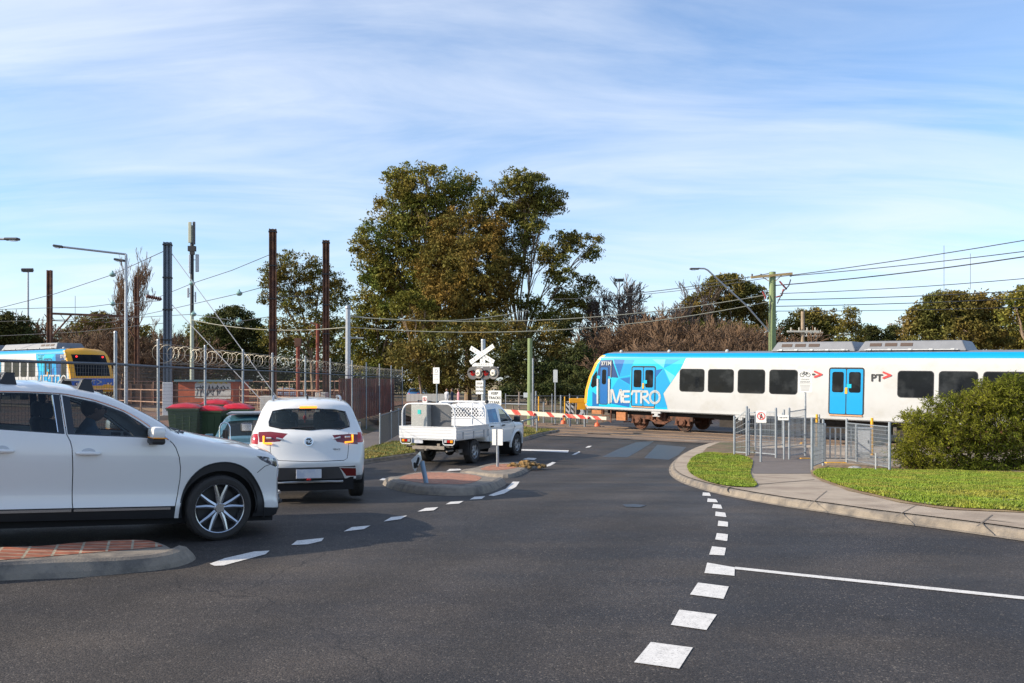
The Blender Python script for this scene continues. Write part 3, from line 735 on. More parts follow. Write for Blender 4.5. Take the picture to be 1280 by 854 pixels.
    chrome = g([(-10,488.6),(30,489.2),(74.5,491.5),(95,494.8),(119.5,500.2),(154.7,512.9),(178,526.2),(195,538.3),(211,549.6)], .14)
    chrome = catmull(chrome, 3)
    gap1 = g([(74.6,492.5),(83,542.4),(88,552),(90,560),(91,590),(90.3,628.7),(91,636)], .03)
    gap2 = g([(212.5,551),(216.5,555),(219.8,559.8),(224.1,571.7),(225.6,585),(224.9,599.6),(222,618),(218.6,634)], .0)
    door = g([(83,543.6),(120,545.6),(168.8,547.5),(212.5,551),(219.8,559.8),(224.1,571.7),(225.6,585),(224.9,599.6),(222,618),(218.6,635)]) + g([(91,635),(90.3,628.7),(91,590),(90,560),(88,552)])
    frm = g([(75,492.7),(95,496.4),(119.5,501.8),(154.7,514.4),(178,527.8),(195,539.8),(207,548.9)], .12)
    rdoor = g([(81.6,543.6),(0,538)]) + [(-2.46, C1[1]+.015), (-2.47,1.1),(-2.42,.95),(-2.25,.86),(-2.12,.72),(-2.12,slb)] + g([(90,635),(89.4,628.7),(90,590),(89,560),(87,552)])
    hl = g([(320.4,569.8),(330,570.8),(345,572.9),(352,574.5),(350,583.5),(345,583),(335.2,579.7),(326,575)], .12)
    hgap = ribbon(g([(345,583.5),(338,580.5),(331,583),(321.5,591)],.1), .008)
    for sgn, nm in ((-1, 1), (1, 1)):
        near = sgn < 0
        regs = [(None, arch), (None, rarch), ('g1', wfg), ('g2', wrg), ('fr', wf), ('fr', wr), ('g3', wq), ('clad', trimF), ('clad', trimR), ('clad', sill), ('clad', rs), ('clad', fb), ('hl', hl),
                (None, ribbon(gap1, .009)), (None, ribbon(gap2, .009)), (None, hgap), ('door', door), ('rdoor', rdoor)]
        # bottom edge: keep the wheel openings clear
        d = S.side(regs, .07, sgn=sgn)
        d['base'].build('body_side', m_white, t, smooth=True, sharp=60)
        dr = d['door'].build('door', m_white, t, smooth=True, sharp=60); rd = d['rdoor'].build('door', m_white, t, smooth=True, sharp=60)
        d['clad'].build('wheel_arch_cladding', m_blk, t, smooth=True, sharp=60)
        d['fr'].build('window_pillar', m_gblk, t, smooth=True)
        d['g1'].build('window', m_glass, t, smooth=True); d['g2'].build('window', m_glass, t, smooth=True)
        if 'g3' in d: d['g3'].build('window', m_glass, t, smooth=True)
        if 'hl' in d: d['hl'].build('headlight', m_glassH, t, smooth=True)
        yy = lambda x, z, o=.0: sgn*(S.w(x, z)+o)
        # arch lip, cladding relief, chrome
        mb = MB(); mb.tube([(x, yy(x, z, .002), z) for x, z in ctr[1:-1]], .009, 6)
        mb.build('arch_lip', m_blk, t, smooth=True); mb = MB(); mb.tube([(x-2.93, yy(x-2.93, z, .002), z) for x, z in ctr[1:-1]], .009, 6); mb.build('arch_lip', m_blk, t, smooth=True)
        mb = MB(); mb.tube([(x, yy(x, z, .004), z) for x, z in chrome] , .010, 6)
        zs = q(100,638)[1]
        mb.beam((-2.38, yy(-2,zs,.006), zs), (q(89,638)[0], yy(-1.6,zs,.006), zs), .012, .028); mb.beam((q(92,638)[0], yy(-1.6,zs,.006), zs), (q(212.5,638)[0], yy(-.7,zs,.006), zs), .012, .026)
        mb.beam(*[(lambda p: (p[0], yy(p[0], p[1], .004), p[1]))(q(*a, .1)) for a in ((65,494),(71.8,540.5))], .008, .016)
        mb.build('chrome_trim', m_chr, t, smooth=True)
        # handles
        for (hx0, hx1, hy, par) in ((95.5,125.5,566.5,dr), (-13,17,563.5,rd)):
            a = q(hx0, hy); b = q(hx1, hy+.6); mb = MB(); m_ = ((a[0]+b[0])/2, (a[1]+b[1])/2)
            mb.tube([(a[0], yy(*a,.012), a[1]), (a[0]+.03, yy(*a,.036), a[1]), (m_[0], yy(*m_,.045), m_[1]+.002), (b[0]-.04, yy(*b,.036), b[1]), (b[0], yy(*b,.010), b[1])], [.014,.021,.023,.021,.014], 10)
            mb.build('handle', m_white, par, smooth=True)
            mb = MB(); mb.sphere((m_[0], yy(*m_,-.002), m_[1]+.005), .06, 16, 8, (1.25,.10,.85)); mb.build('handle_recess_shade', m_grey_s, par, smooth=True)  # flat grey disc: shade of the handle cup put into its colour
            for k in (.012,.04): pass
        # mirror
        mx, mz = q(191, 541); yb = yy(mx, 1.2)
        mb = MB(); mb.mi = 0
        mb.box((mx+.0, sgn*1.10, mz+.01), (.14,.26,.13), 0, .035); mb.mi = 1; mb.box((mx+.005, sgn*1.09, mz-.085), (.15,.24,.075), 0, .03)
        mb.beam((mx+.01, sgn*.90, mz-.12), (mx+.01, sgn*1.06, mz-.09), .10, .05); mb.mi = 2; mb.box((mx+.012, sgn*1.10, mz-.048), (.145,.262,.012))
        mb.build('wing_mirror', [m_white, m_blk, m_ambr], t, smooth=True, sharp=40)
        # inner wheel wells
        for wx in (0, -2.93):
            mb = MB(); A = arc(wx,.40,.455,-12,192,18)
            for (a, b) in zip(A, A[1:]): mb.quad((a[0], sgn*(W0-.02), a[1]), (b[0], sgn*(W0-.02), b[1]), (b[0], sgn*.55, b[1]), (a[0], sgn*.55, a[1]))
            mb.add([(a[0], sgn*.55, a[1]) for a in A], [tuple(range(len(A)))]); mb.build('wheel_well', m_dark, t)
            wheel(t, wx, sgn*(W0-.115), .381, .381, .25, .292, sgn, 10, steer=0)
        # fog lamp with chrome hook on the bumper corner
        mb = MB(); tf = S.tz(.42, False); mb.tube([S.wrapP(sgn*v, tf+dt, .015) for v, dt in ((.98,-.10),(.95,-.02),(.90,.01),(.70,.01))], [.008,.014,.022,.018], 8); mb.build('fog_lamp', m_chr, t, smooth=True)
    # top, nose and tail
    K = S.W0; tz = S.tz; tx = S.tx
    wsA = tx(q(217,541,.1)[0]-.01); wsB = tx(q(128,494,.22)[0]); rwA = tz(1.30); rwB = tz(1.66)
    n0 = tz(.93, False); n1 = tz(.40, False)
    def r4(a, b, w0, w1, m=0): return [(-w0*K,a),(w0*K,a),(w1*K,b),(-w1*K,b)]
    regs = [('ws', r4(wsB, wsA, .86, .90)), ('rw', r4(rwA, rwB, .84, .80)), ('grille', r4(n0-.06, tz(.52,False), .52, .58)), ('clad', r4(tz(.41,False), S.t[-1]+.01, 1.01, 1.01)), ('clad2', r4(-.01, tz(.50), 1.01, 1.01)),
            ('hl', [(.62*K,n0-.08),(.98*K,n0-.10),(.98*K,n0+.02),(.62*K,n0+.01)]), ('hl', [(-.62*K,n0-.08),(-.98*K,n0-.10),(-.98*K,n0+.02),(-.62*K,n0+.01)]),
            ('tl', [(.60*K,tz(.98)),(1.01*K,tz(.95)),(1.01*K,tz(1.10)),(.60*K,tz(1.05))]), ('tl', [(-.60*K,tz(.98)),(-1.01*K,tz(.95)),(-1.01*K,tz(1.10)),(-.60*K,tz(1.05))]),
            (None, ribbon([(-.93*K, wsA+.10),(.93*K, wsA+.10)], .012))]
    d = S.wrap(regs, .09)
    d['base'].build('body', m_white, t, smooth=True, sharp=60); d['ws'].build('windscreen', m_glassL, t, smooth=True); d['rw'].build('rear_window', m_glass, t, smooth=True)
    gr = d['grille'].build('grille', m_gblk, t); d['clad'].build('bumper_cladding', m_blk, t, smooth=True); d['clad2'].build('bumper_cladding', m_blk, t, smooth=True)
    if 'hl' in d: d['hl'].build('headlight', m_glassH, t, smooth=True)
    if 'tl' in d: d['tl'].build('tail_light', m_tred, t, smooth=True)
    mb = MB()
    for k in range(5):
        tt = n0+.02+k*.07; mb.tube([S.wrapP(v/10*.5, tt, .012) for v in range(-10, 11, 2)], .008, 5)
    tt = tz(.50,False); mb.tube([S.wrapP(v/10*.60, tt, .02) for v in range(-10, 11, 1)], .018, 6); mb.build('chrome_grille_bar', m_chr, gr, smooth=True)
    # cabin liner and interior
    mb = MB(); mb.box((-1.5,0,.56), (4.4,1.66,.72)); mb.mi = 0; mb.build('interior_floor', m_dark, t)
    mb = MB(); mb.box((-.60,0,1.02), (.45,1.50,.16), 0, .05); mb.build('dashboard', m_blk, t)
    for sx, sy in ((-1.45,-.40),(-1.45,.40),(-2.35,-.42),(-2.35,.42)):
        mb = MB(); mb.box((sx,sy,.80), (.5,.50,.16), 0, .06); mb.box((sx-.26,sy,1.06), (.14,.48,.58), 0, .06, Matrix.Rotation(R(-14),4,'Y')); mb.box((sx-.34,sy,1.43), (.10,.26,.17), 0, .04); mb.build('seat', m_cloth, t, smooth=True)
    mb = MB(); T = Matrix.Translation((-.88,-.40,1.06)) @ Matrix.Rotation(R(62),4,'Y'); ring = [T @ Vector((math.cos(a)*.18, math.sin(a)*.18, 0)) for a in [2*PI*k/24 for k in range(24)]]
    mb.tube(ring, .014, 8, closed=True); mb.tube([T @ Vector((-.17,0,0)), T @ Vector((.17,0,0))], .014, 6); mb.tube([T @ Vector((0,0,0)), T @ Vector((.02,0,-.2))], .025, 6); mb.build('steering_wheel', m_blk, t, smooth=True)
    # roof rack: two bars on four feet
    for (fx, fxt) in ((107.5, 109), (9.5, 11)):
        x0 = q(fx, 488, .26)[0]; ztop = S.wrapP(.93, tx(x0))[2]+.125
        mb = MB(); yb = .70
        zb = [S.wrapP(.93*s_, tx(x0))[2] for s_ in (1,)][0]
        mb.beam((x0+.02, -.66, ztop-.01), (x0+.02, .66, ztop-.01), .085, .022)
        bar = mb.build('roof_rack_bar', m_blk, t)
        for s_ in (1, -1):
            fb_ = MB(); w0, w1 = .095, .035
            vs = [(x0-w0, s_*.70, zb-.03), (x0+w0, s_*.70, zb-.03), (x0+w0, s_*.56, zb-.01), (x0-w0, s_*.56, zb-.01), (x0-w1, s_*.665, ztop-.005), (x0+w1+.02, s_*.665, ztop-.005), (x0+w1+.02, s_*.57, ztop-.005), (x0-w1, s_*.57, ztop-.005)]
            fb_.add(vs, [(3,2,1,0),(4,5,6,7),(0,1,5,4),(1,2,6,5),(2,3,7,6),(3,0,4,7)]); fb_.build('rack_foot', m_blk, bar, bevel=.01)
    # wiper cowl
    c = q(230,541.5,.3); mb = MB(); mb.box((c[0],0,c[1]-.0), (.13,1.25,.015)); mb.tube([(c[0]+.02,-.6,c[1]+.02),(c[0]-.08,-.1,c[1]+.06),(c[0]-.06,.1,c[1]+.06)], .009, 6); mb.build('wiper', m_blk, t)
    return t, o, ax, ay
m_glassH = M('headlight_glass', (.08,.09,.11), .05, .2, var=.5, scale=14, coat=1, alt=(.55,.58,.62), alts=11, altr=(.55,.60))
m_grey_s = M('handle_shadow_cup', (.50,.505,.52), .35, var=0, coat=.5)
SUV, SUVo, SUVx, SUVy = big_suv()

# ---- generic glazing helper for the smaller cars
def side_set(S, t, regs, mats, sp=.1, both=True, names={}):
    for sgn in ((-1, 1) if both else (-1,)):
        d = S.side(regs, sp, sgn=sgn)
        for k, mb in d.items(): mb.build(names.get(k, k), mats[k], t, smooth=True, sharp=60)

# ---- small white SUV seen from behind
def small_suv():
    hd = R(90+14.5); Yr = F/80.0; Xr = (386-640)/F*Yr
    t = thing('sports_utility_vehicle', 'small white sports utility vehicle waiting with its tail lights towards us', 'car', (Xr, Yr, G(Xr, Yr)), hd)
    g0 = G(Xr, Yr)
    zz = lambda py: CH-(py-HZ)/80.0-g0                       # height above the road on the tail plane
    yy = lambda px: -(px-386)/80.0                            # local y (left positive)
    pr = [(.16,.34,-.06,0),(.10,.50,-.10,0),(.06,.62,-.13,0),(.10,.74,-.13,0),(.14,.92,-.13,0),(.18,1.05,-.14,0),(.30,1.16,-.15,.01),(.52,1.44,-.16,.02),(.56,1.50,-.18,.02),(.66,1.555,-.16,.035),
          (.95,1.59,-.04,.045),(1.6,1.60,0,.05),(2.2,1.575,.02,.05),(2.6,1.48,.06,.05),(3.05,1.18,.12,.04),(3.35,1.03,.12,.06),(3.9,.98,.06,.06),(4.15,.88,.10,.03),(4.2,.70,.12,0),(4.2,.50,.12,0),(4.15,.30,.1,0)]
    plan = [(.0,.75),(.10,.81),(.20,.865),(.40,.90),(.8,.92),(2,.92),(3.4,.91),(3.9,.86),(4.1,.78),(4.25,.66)]
    sect = [(.25,.93),(.5,.985),(.75,1.0),(.95,.99),(1.08,.96),(1.2,.90),(1.45,.79),(1.56,.72),(1.6,.70)]
    S = Shell(pr, plan, sect, fil=.06, lat=2.6); S.prep(); K = S.W0; tz = S.tz
    ar = [(x+.82, z) for x, z in arc(0,.33,.37,-40,220,20)]; af = [(x+3.40, z) for x, z in arc(0,.33,.37,-40,220,20)]
    AR = [(x+.82, z) for x, z in arc(0,.33,.43,-30,210,20)]; AF = [(x+3.40, z) for x, z in arc(0,.33,.43,-30,210,20)]
    win = [(.72,1.14),(.80,1.42),(1.3,1.49),(2.1,1.48),(2.45,1.38),(2.88,1.12)]
    tl = [(.0,.93),(.30,.95),(.42,1.05),(.30,1.10),(.0,1.10)]
    side_set(S, t, [(None, ar), (None, af), ('g', win), ('c', AR), ('c', AF), ('c', [(0,.2),(4.3,.2),(4.3,.42),(0,.42)]), ('tl', tl), (None, ribbon([(1.15,.42),(1.12,.8),(1.2,1.13)], .012)), (None, ribbon([(2.0,.42),(1.98,.8),(2.0,1.13)], .012))],
             {'base': m_white2, 'g': m_glassL, 'c': m_grey_p, 'tl': m_tred}, .10, names={'base':'body_side','g':'window','c':'wheel_arch_cladding','tl':'tail_light'})
    fx, fy = Vector((math.cos(hd), math.sin(hd))), Vector((-math.sin(hd), math.cos(hd)))
    def rp(L):
        out = []
        for px, py in L:
            a = (px-640)/F; x = .1; v = 0; tt = 0
            for _ in range(6):
                y = (a*(Yr+x*fx.y)-Xr-x*fx.x)/(fy.x-a*fy.y); Y = Yr+x*fx.y+y*fy.y
                z = max(.34, min(CH-(py-HZ)/F*Y-g0, 1.585)); tt = tz(z); W = S.wrapP(1, tt)[1]; v = max(-1, min(1, y/W))
                x = S.wrapP(v, tt)[0]
            out.append((v*K, tt))
        return out
    rw = rp([(337,533),(336.5,528),(341,515),(355,513.2),(386,512.6),(418,513.5),(431,515.5),(436,529),(436.5,533.5),(425,537),(386,538.2),(352,536.5)])
    tlL = rp([(321,540),(338,539.8),(360,542.5),(350,552),(338,553),(324,552.8)])
    tlR = rp([(415.5,544),(436,542.6),(449.5,543),(449,555.5),(436,554.5),(421,552.5)])
    bump = rp([(290,583.5),(480,584.5)]) + [(K*1.01, -.01), (-K*1.01, -.01)]
    bump = [(K*1.01, tz(zz(584))), (-K*1.01, tz(zz(584))), (-K*1.01,-.01), (K*1.01,-.01)]
    wht = rp([(421,584),(424,584),(431,598),(452,598),(452,584)]); whtL = [(-a, b) for a, b in wht]
    ref = rp([(425,585),(447.5,585),(448,595),(433,595)]); refL = [(-a, b) for a, b in ref]
    dk = [(K*1.01, tz(zz(600))), (-K*1.01, tz(zz(600))), (-K*1.01,-.01), (K*1.01,-.01)]
    gapT = ribbon(rp([(338,541),(338.7,573),(342,575.5),(386,577),(430,575.5),(434,573),(436,541)]), .010)
    regs = [('rw', rw), ('tlL', tlL), ('tlR', tlR), ('rf', ref), ('rf', refL), ('wh', wht), ('wh', whtL), ('dk', dk), ('bump', bump), (None, gapT),
            ('ws', [(-.86*K, S.tx(2.42)), (.86*K, S.tx(2.42)), (.9*K, S.tx(3.12)), (-.9*K, S.tx(3.12))])]
    d = S.wrap(regs, .08)
    d['base'].build('body', m_white2, t, smooth=True, sharp=60); rwo = d['rw'].build('rear_window', m_glassL, t, smooth=True); d['ws'].build('windscreen', m_glassL, t, smooth=True)
    d['bump'].build('bumper', m_grey_p, t, smooth=True, sharp=60); d['dk'].build('bumper_underside', m_blk, t, smooth=True)
    if 'wh' in d: d['wh'].build('bumper_corner', m_white2, t, smooth=True)
    if 'rf' in d: d['rf'].build('reflector', m_tdark, t, smooth=True)
    for k, s_ in (('tlL',1),('tlR',-1)):
        l = d[k].build('tail_light', m_tdark, t, smooth=True)
        def pt(v, z, o=.012): return S.wrapP(v, tz(z), o)
        mb = MB(); za, zb = (.955,1.045); base = .90; 
        mb.tube([pt(s_*.89, 1.055, .02), pt(s_*.89, .955, .02), pt(s_*.73, .950, .02)], .015, 6); mb.build('brake_light', m_amb, l, smooth=True)
        mb = MB(); mb.tube([pt(s_*.64, 1.03), pt(s_*.50, 1.01)], [.018,.010], 6); mb.tube([pt(s_*.84, 1.03), pt(s_*.74, 1.03)], .018, 6); mb.build('reversing_lens', m_lens, l, smooth=True)
    # dark surround of rear glass, wiper, high stop lamp
    fr = MB(); fr.tube([S.wrapP(a/K, b, .004) for a, b in rw]+[S.wrapP(rw[0][0]/K, rw[0][1], .004)], .014, 6); fr.build('window_surround', m_gblk, rwo, smooth=True)
    mb = MB(); mb.tube([S.wrapP(v, tz(1.17)+.0, .02) for v in (.35,.15,0,-.12)], .010, 6); mb.build('wiper', m_blk, rwo)
    mb = MB(); a = S.wrapP(.21, tz(1.475), .02); b = S.wrapP(-.21, tz(1.475), .02); mb.beam(a, b, .03, .034); mb.build('high_stop_light', m_amb, t)
    # roof spoiler, rails, aerial
    for s_ in (1, -1):
        mb = MB(); mb.tube([S.wrapP(s_*.93, S.tx(x), o) for x, o in ((.95,.0),(1.0,.045),(1.2,.06),(2.0,.06),(2.3,.05),(2.36,.0))], .018, 8); mb.build('roof_rail', m_alloy, t, smooth=True)
        mb = MB(); ym = 1.03 if s_ > 0 else .925; mb.box((2.62, s_*ym, 1.08), (.10,.22,.17), 0, .04); mb.beam((2.66, s_*.84, 1.0), (2.64, s_*.98, 1.03), .07, .04); mo = mb.build('wing_mirror', m_blk, t, smooth=True)
        mb = MB(); mb.box((2.562, s_*ym, 1.08), (.01,.18,.13), 0, .004); mb.build('mirror_glass', m_chr, mo)
        for wx in (.82, 3.40):
            mb = MB(); A = arc(wx,.34,.38,-12,192,14)
            for (a, b) in zip(A, A[1:]): mb.quad((a[0], s_*.87, a[1]), (b[0], s_*.87, b[1]), (b[0], s_*.5, b[1]), (a[0], s_*.5, a[1]))
            mb.build('wheel_well', m_dark, t); wheel(t, wx, s_*.79, .335, .335, .215, .225, s_, 5)
    mb = MB(); p = S.wrapP(0, S.tx(.95), 0); mb.add([(p[0]-.09,-.02,p[2]),(p[0]-.09,.02,p[2]),(p[0]+.09,0,p[2]),(p[0]-.06,0,p[2]+.08)], [(0,2,3),(1,3,2),(0,3,1)]); mb.build('roof_aerial', m_blk, t)
    # plate, skid strip, emblem, lettering
    xb = S.wrapP(0, tz(.55), 0)[0]
    mb = MB(); mb.box((xb-.015, 0, zz(592)), (.02,.385,.14), 0, .005); mb.build('number_plate', m_plate, t)
    mb = MB(); mb.box((xb-.03, -.0, zz(599)), (.03,.07,.03), 0, .01); mb.build('plate_stud', m_tred, t)
    mb = MB(); zb = zz(602.5); mb.tube([S.wrapP(v, tz(zb-.0)+(0 if abs(v) < .6 else -.03), .02) for v in (-.72,-.6,-.4,-.2,0,.2,.4,.6,.72)], .017, 6)
    for v in (-.34, 0, .34): mb.tube([S.wrapP(v-.11, tz(zb)-.07, .02), S.wrapP(v-.08, tz(zb)-.045, .02), S.wrapP(v+.08, tz(zb)-.045, .02), S.wrapP(v+.11, tz(zb)-.07, .02)], .012, 6)
    mb.build('bumper_trim', M('satin_silver', (.5,.5,.48), .4, .6), t, smooth=True)
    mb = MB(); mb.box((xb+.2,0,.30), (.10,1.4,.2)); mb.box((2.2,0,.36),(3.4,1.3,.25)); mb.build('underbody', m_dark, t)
    e = S.wrapP(0, tz(zz(552.2)), .0); T = Matrix.Translation((e[0]-.004, -.0, e[2])) @ Matrix.Rotation(R(-90),4,'Z') @ Matrix.Rotation(R(82),4,'X')
    mb = MB(); mb.prism([(.072*math.cos(2*PI*(k+.5)/8), .072*math.sin(2*PI*(k+.5)/8)) for k in range(8)], .014, T); em = mb.build('emblem', m_chr, t)
    mb = MB(); mb.prism([(.058*math.cos(2*PI*(k+.5)/8), .058*math.sin(2*PI*(k+.5)/8)) for k in range(8)], .016, T); mb.build('emblem_field', m_gblk, em)
    text('MG', .072, m_chr, em, T @ Matrix.Translation((0,0,.018)), depth=.002)
    e = S.wrapP(-.55, tz(zz(562.5)), .006); text('ESSENCE', .035, m_grey_p, t, Matrix.Translation((e[0]-.004, e[1], e[2])) @ Matrix.Rotation(R(-96),4,'Z') @ Matrix.Rotation(R(85),4,'X'), depth=.002)
    # interior
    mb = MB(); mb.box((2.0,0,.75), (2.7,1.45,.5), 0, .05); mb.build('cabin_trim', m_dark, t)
    for y0, x0 in ((.36,2.0),(-.36,2.0),(.40,1.15),(-.40,1.15)):
        mb = MB(); mb.box((x0,y0,1.12 if x0 > 1.5 else 1.0), (.14,.46,.5), 0, .06); mb.box((x0-.02,y0,1.32 if x0 < 1.5 else 1.42), (.10,.24,.17), 0, .045); mb.build('seat', m_cloth, t, smooth=True)
    mb = MB(); mb.box((2.75,.0,1.40), (.03,.24,.07), 0, .015); mi = mb.build('rear_view_mirror', m_blk, t); mb = MB(); mb.sphere((2.74,0,1.24), .035, 8, 6, (.5,1,1.3)); mb.tube([(2.74,0,1.36),(2.74,0,1.14)], .004, 4); mb.build('hanging_charm', m_red_p, mi)
    return t
SS = small_suv()

# ---- teal car facing us beyond the bins, red car behind the train, far cars
def simple_car(name, label, loc, heading, paint, L=4.2, W=.87, H=1.46, group=None, rack=False):
    t = thing(name, label, 'car', loc, heading, group); f = L/4.2; h = H/1.46
    pr = [(-2.05,.32,-.04,0),(-2.08,.6,-.08,0),(-2.04,.9,-.08,0),(-1.95,1.0,-.1,0),(-1.55,1.33,-.12,.02),(-1.3,1.42,-.06,.03),(-.6,1.46,0,.04),(.1,1.43,.02,.04),(.45,1.33,.08,.04),(1.05,.98,.12,.04),(1.2,.93,.1,.05),(1.8,.84,.06,.05),(2.02,.70,.08,.01),(2.06,.5,.10,0),(2.02,.28,.08,0)]
    pr = [(a*f, b*h, c, d) for a, b, c, d in pr]
    plan = [(-2.1*f,.72*W/.87),(-1.9*f,.82*W/.87),(-1.4*f,W),(1.3*f,W),(1.8*f,.82*W/.87),(2.1*f,.62*W/.87)]
    sect = [(.2,.93),(.5,.99),(.75,1),(.92*h,.97),(1.0*h,.93),(1.42*h,.74)]
    S = Shell(pr, plan, sect, fil=.06, n=4); S.prep(); K = S.W0; r = .32
    a1 = [(x-1.25*f, z) for x, z in arc(0,r,.36,-40,220,14)]; a2 = [(x+1.30*f, z) for x, z in arc(0,r,.36,-40,220,14)]
    win = [(-1.55*f,1.02*h),(-1.2*f,1.33*h),(.05*f,1.36*h),(.35*f,1.28*h),(.85*f,.99*h)]
    side_set(S, t, [(None,a1),(None,a2),('g',win),(None, ribbon([(-.3*f,.3),(-.3*f,.98*h)], .012))], {'base': paint, 'g': m_glass}, .14, names={'base':'body_side','g':'window'})
    tx, tz = S.tx, S.tz
    nz = tz(.66*h, False)
    regs = [('ws', [(-.85*K, tx(.46*f)), (.85*K, tx(.46*f)), (.88*K, tx(1.02*f)), (-.88*K, tx(1.02*f))]), ('rw', [(-.84*K, tz(1.05*h)), (.84*K, tz(1.05*h)), (.8*K, tz(1.33*h)), (-.8*K, tz(1.33*h))]),
            ('hl', [(.55*K,nz-.02),(.98*K,nz-.05),(.98*K,nz+.10),(.6*K,nz+.10)]), ('hl', [(-.55*K,nz-.02),(-.98*K,nz-.05),(-.98*K,nz+.10),(-.6*K,nz+.10)]), ('gr', [(-.42*K,nz),(.42*K,nz),(.4*K,nz+.12),(-.4*K,nz+.12)]),
            ('tl', [(.6*K,tz(.72*h)),(1.01*K,tz(.72*h)),(1.01*K,tz(.93*h)),(.7*K,tz(.93*h))]), ('tl', [(-.6*K,tz(.72*h)),(-1.01*K,tz(.72*h)),(-1.01*K,tz(.93*h)),(-.7*K,tz(.93*h))]), ('np', [(-.2*K,tz(.55*h)),(.2*K,tz(.55*h)),(.2*K,tz(.66*h)),(-.2*K,tz(.66*h))])]
    d = S.wrap(regs, .12)
    for k, n_, m_ in (('base','body',paint),('ws','windscreen',m_glassL),('rw','rear_window',m_glass),('hl','headlight',m_lens),('gr','grille',m_blk),('tl','tail_light',m_tred),('np','number_plate',m_plate)):
        if k in d: d[k].build(n_, m_, t, smooth=True, sharp=60)
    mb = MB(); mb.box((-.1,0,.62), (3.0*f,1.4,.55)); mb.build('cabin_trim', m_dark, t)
    for s_ in (1,-1):
        mb = MB(); mb.box((.72*f, s_*(W+.08), 1.0*h), (.09,.2,.13), 0, .03); mb.build('wing_mirror', paint, t, smooth=True)
        for wx in (-1.25*f, 1.30*f): wheel(t, wx, s_*(W-.10), r, r, .2, .2, s_, 5)
    mb = MB(); mb.box((.0,.36,1.05), (.12,.44,.5), 0, .05); mb.box((.0,-.36,1.05), (.12,.44,.5), 0, .05); mb.build('seat', m_cloth, t)
    if rack:
        mb = MB(); mb.tube([(1.12*f,-.5,.99*h),(1.0*f,-.1,1.03*h)], .01, 5); mb.tube([(1.12*f,.1,.99*h),(1.0*f,.5,1.03*h)], .01, 5); mb.build('wiper', m_blk, t)
        mb = MB(); mb.box((.0,0,1.53*h), (.9,1.1,.02)); 
        for k in (-.4,0,.4): mb.beam((k,-.58,1.51*h),(k,.58,1.51*h), .03,.03)
        mb.build('roof_rack', m_steel, t)
    return t
c = (-6.0, 20.6); simple_car('hatchback', 'teal blue hatchback with wide windscreen, half hidden behind the small white sports utility vehicle', (c[0]-.42, c[1]+1.2, G(*c)), R(-78), m_teal, 4.2, .86, 1.50, rack=True)
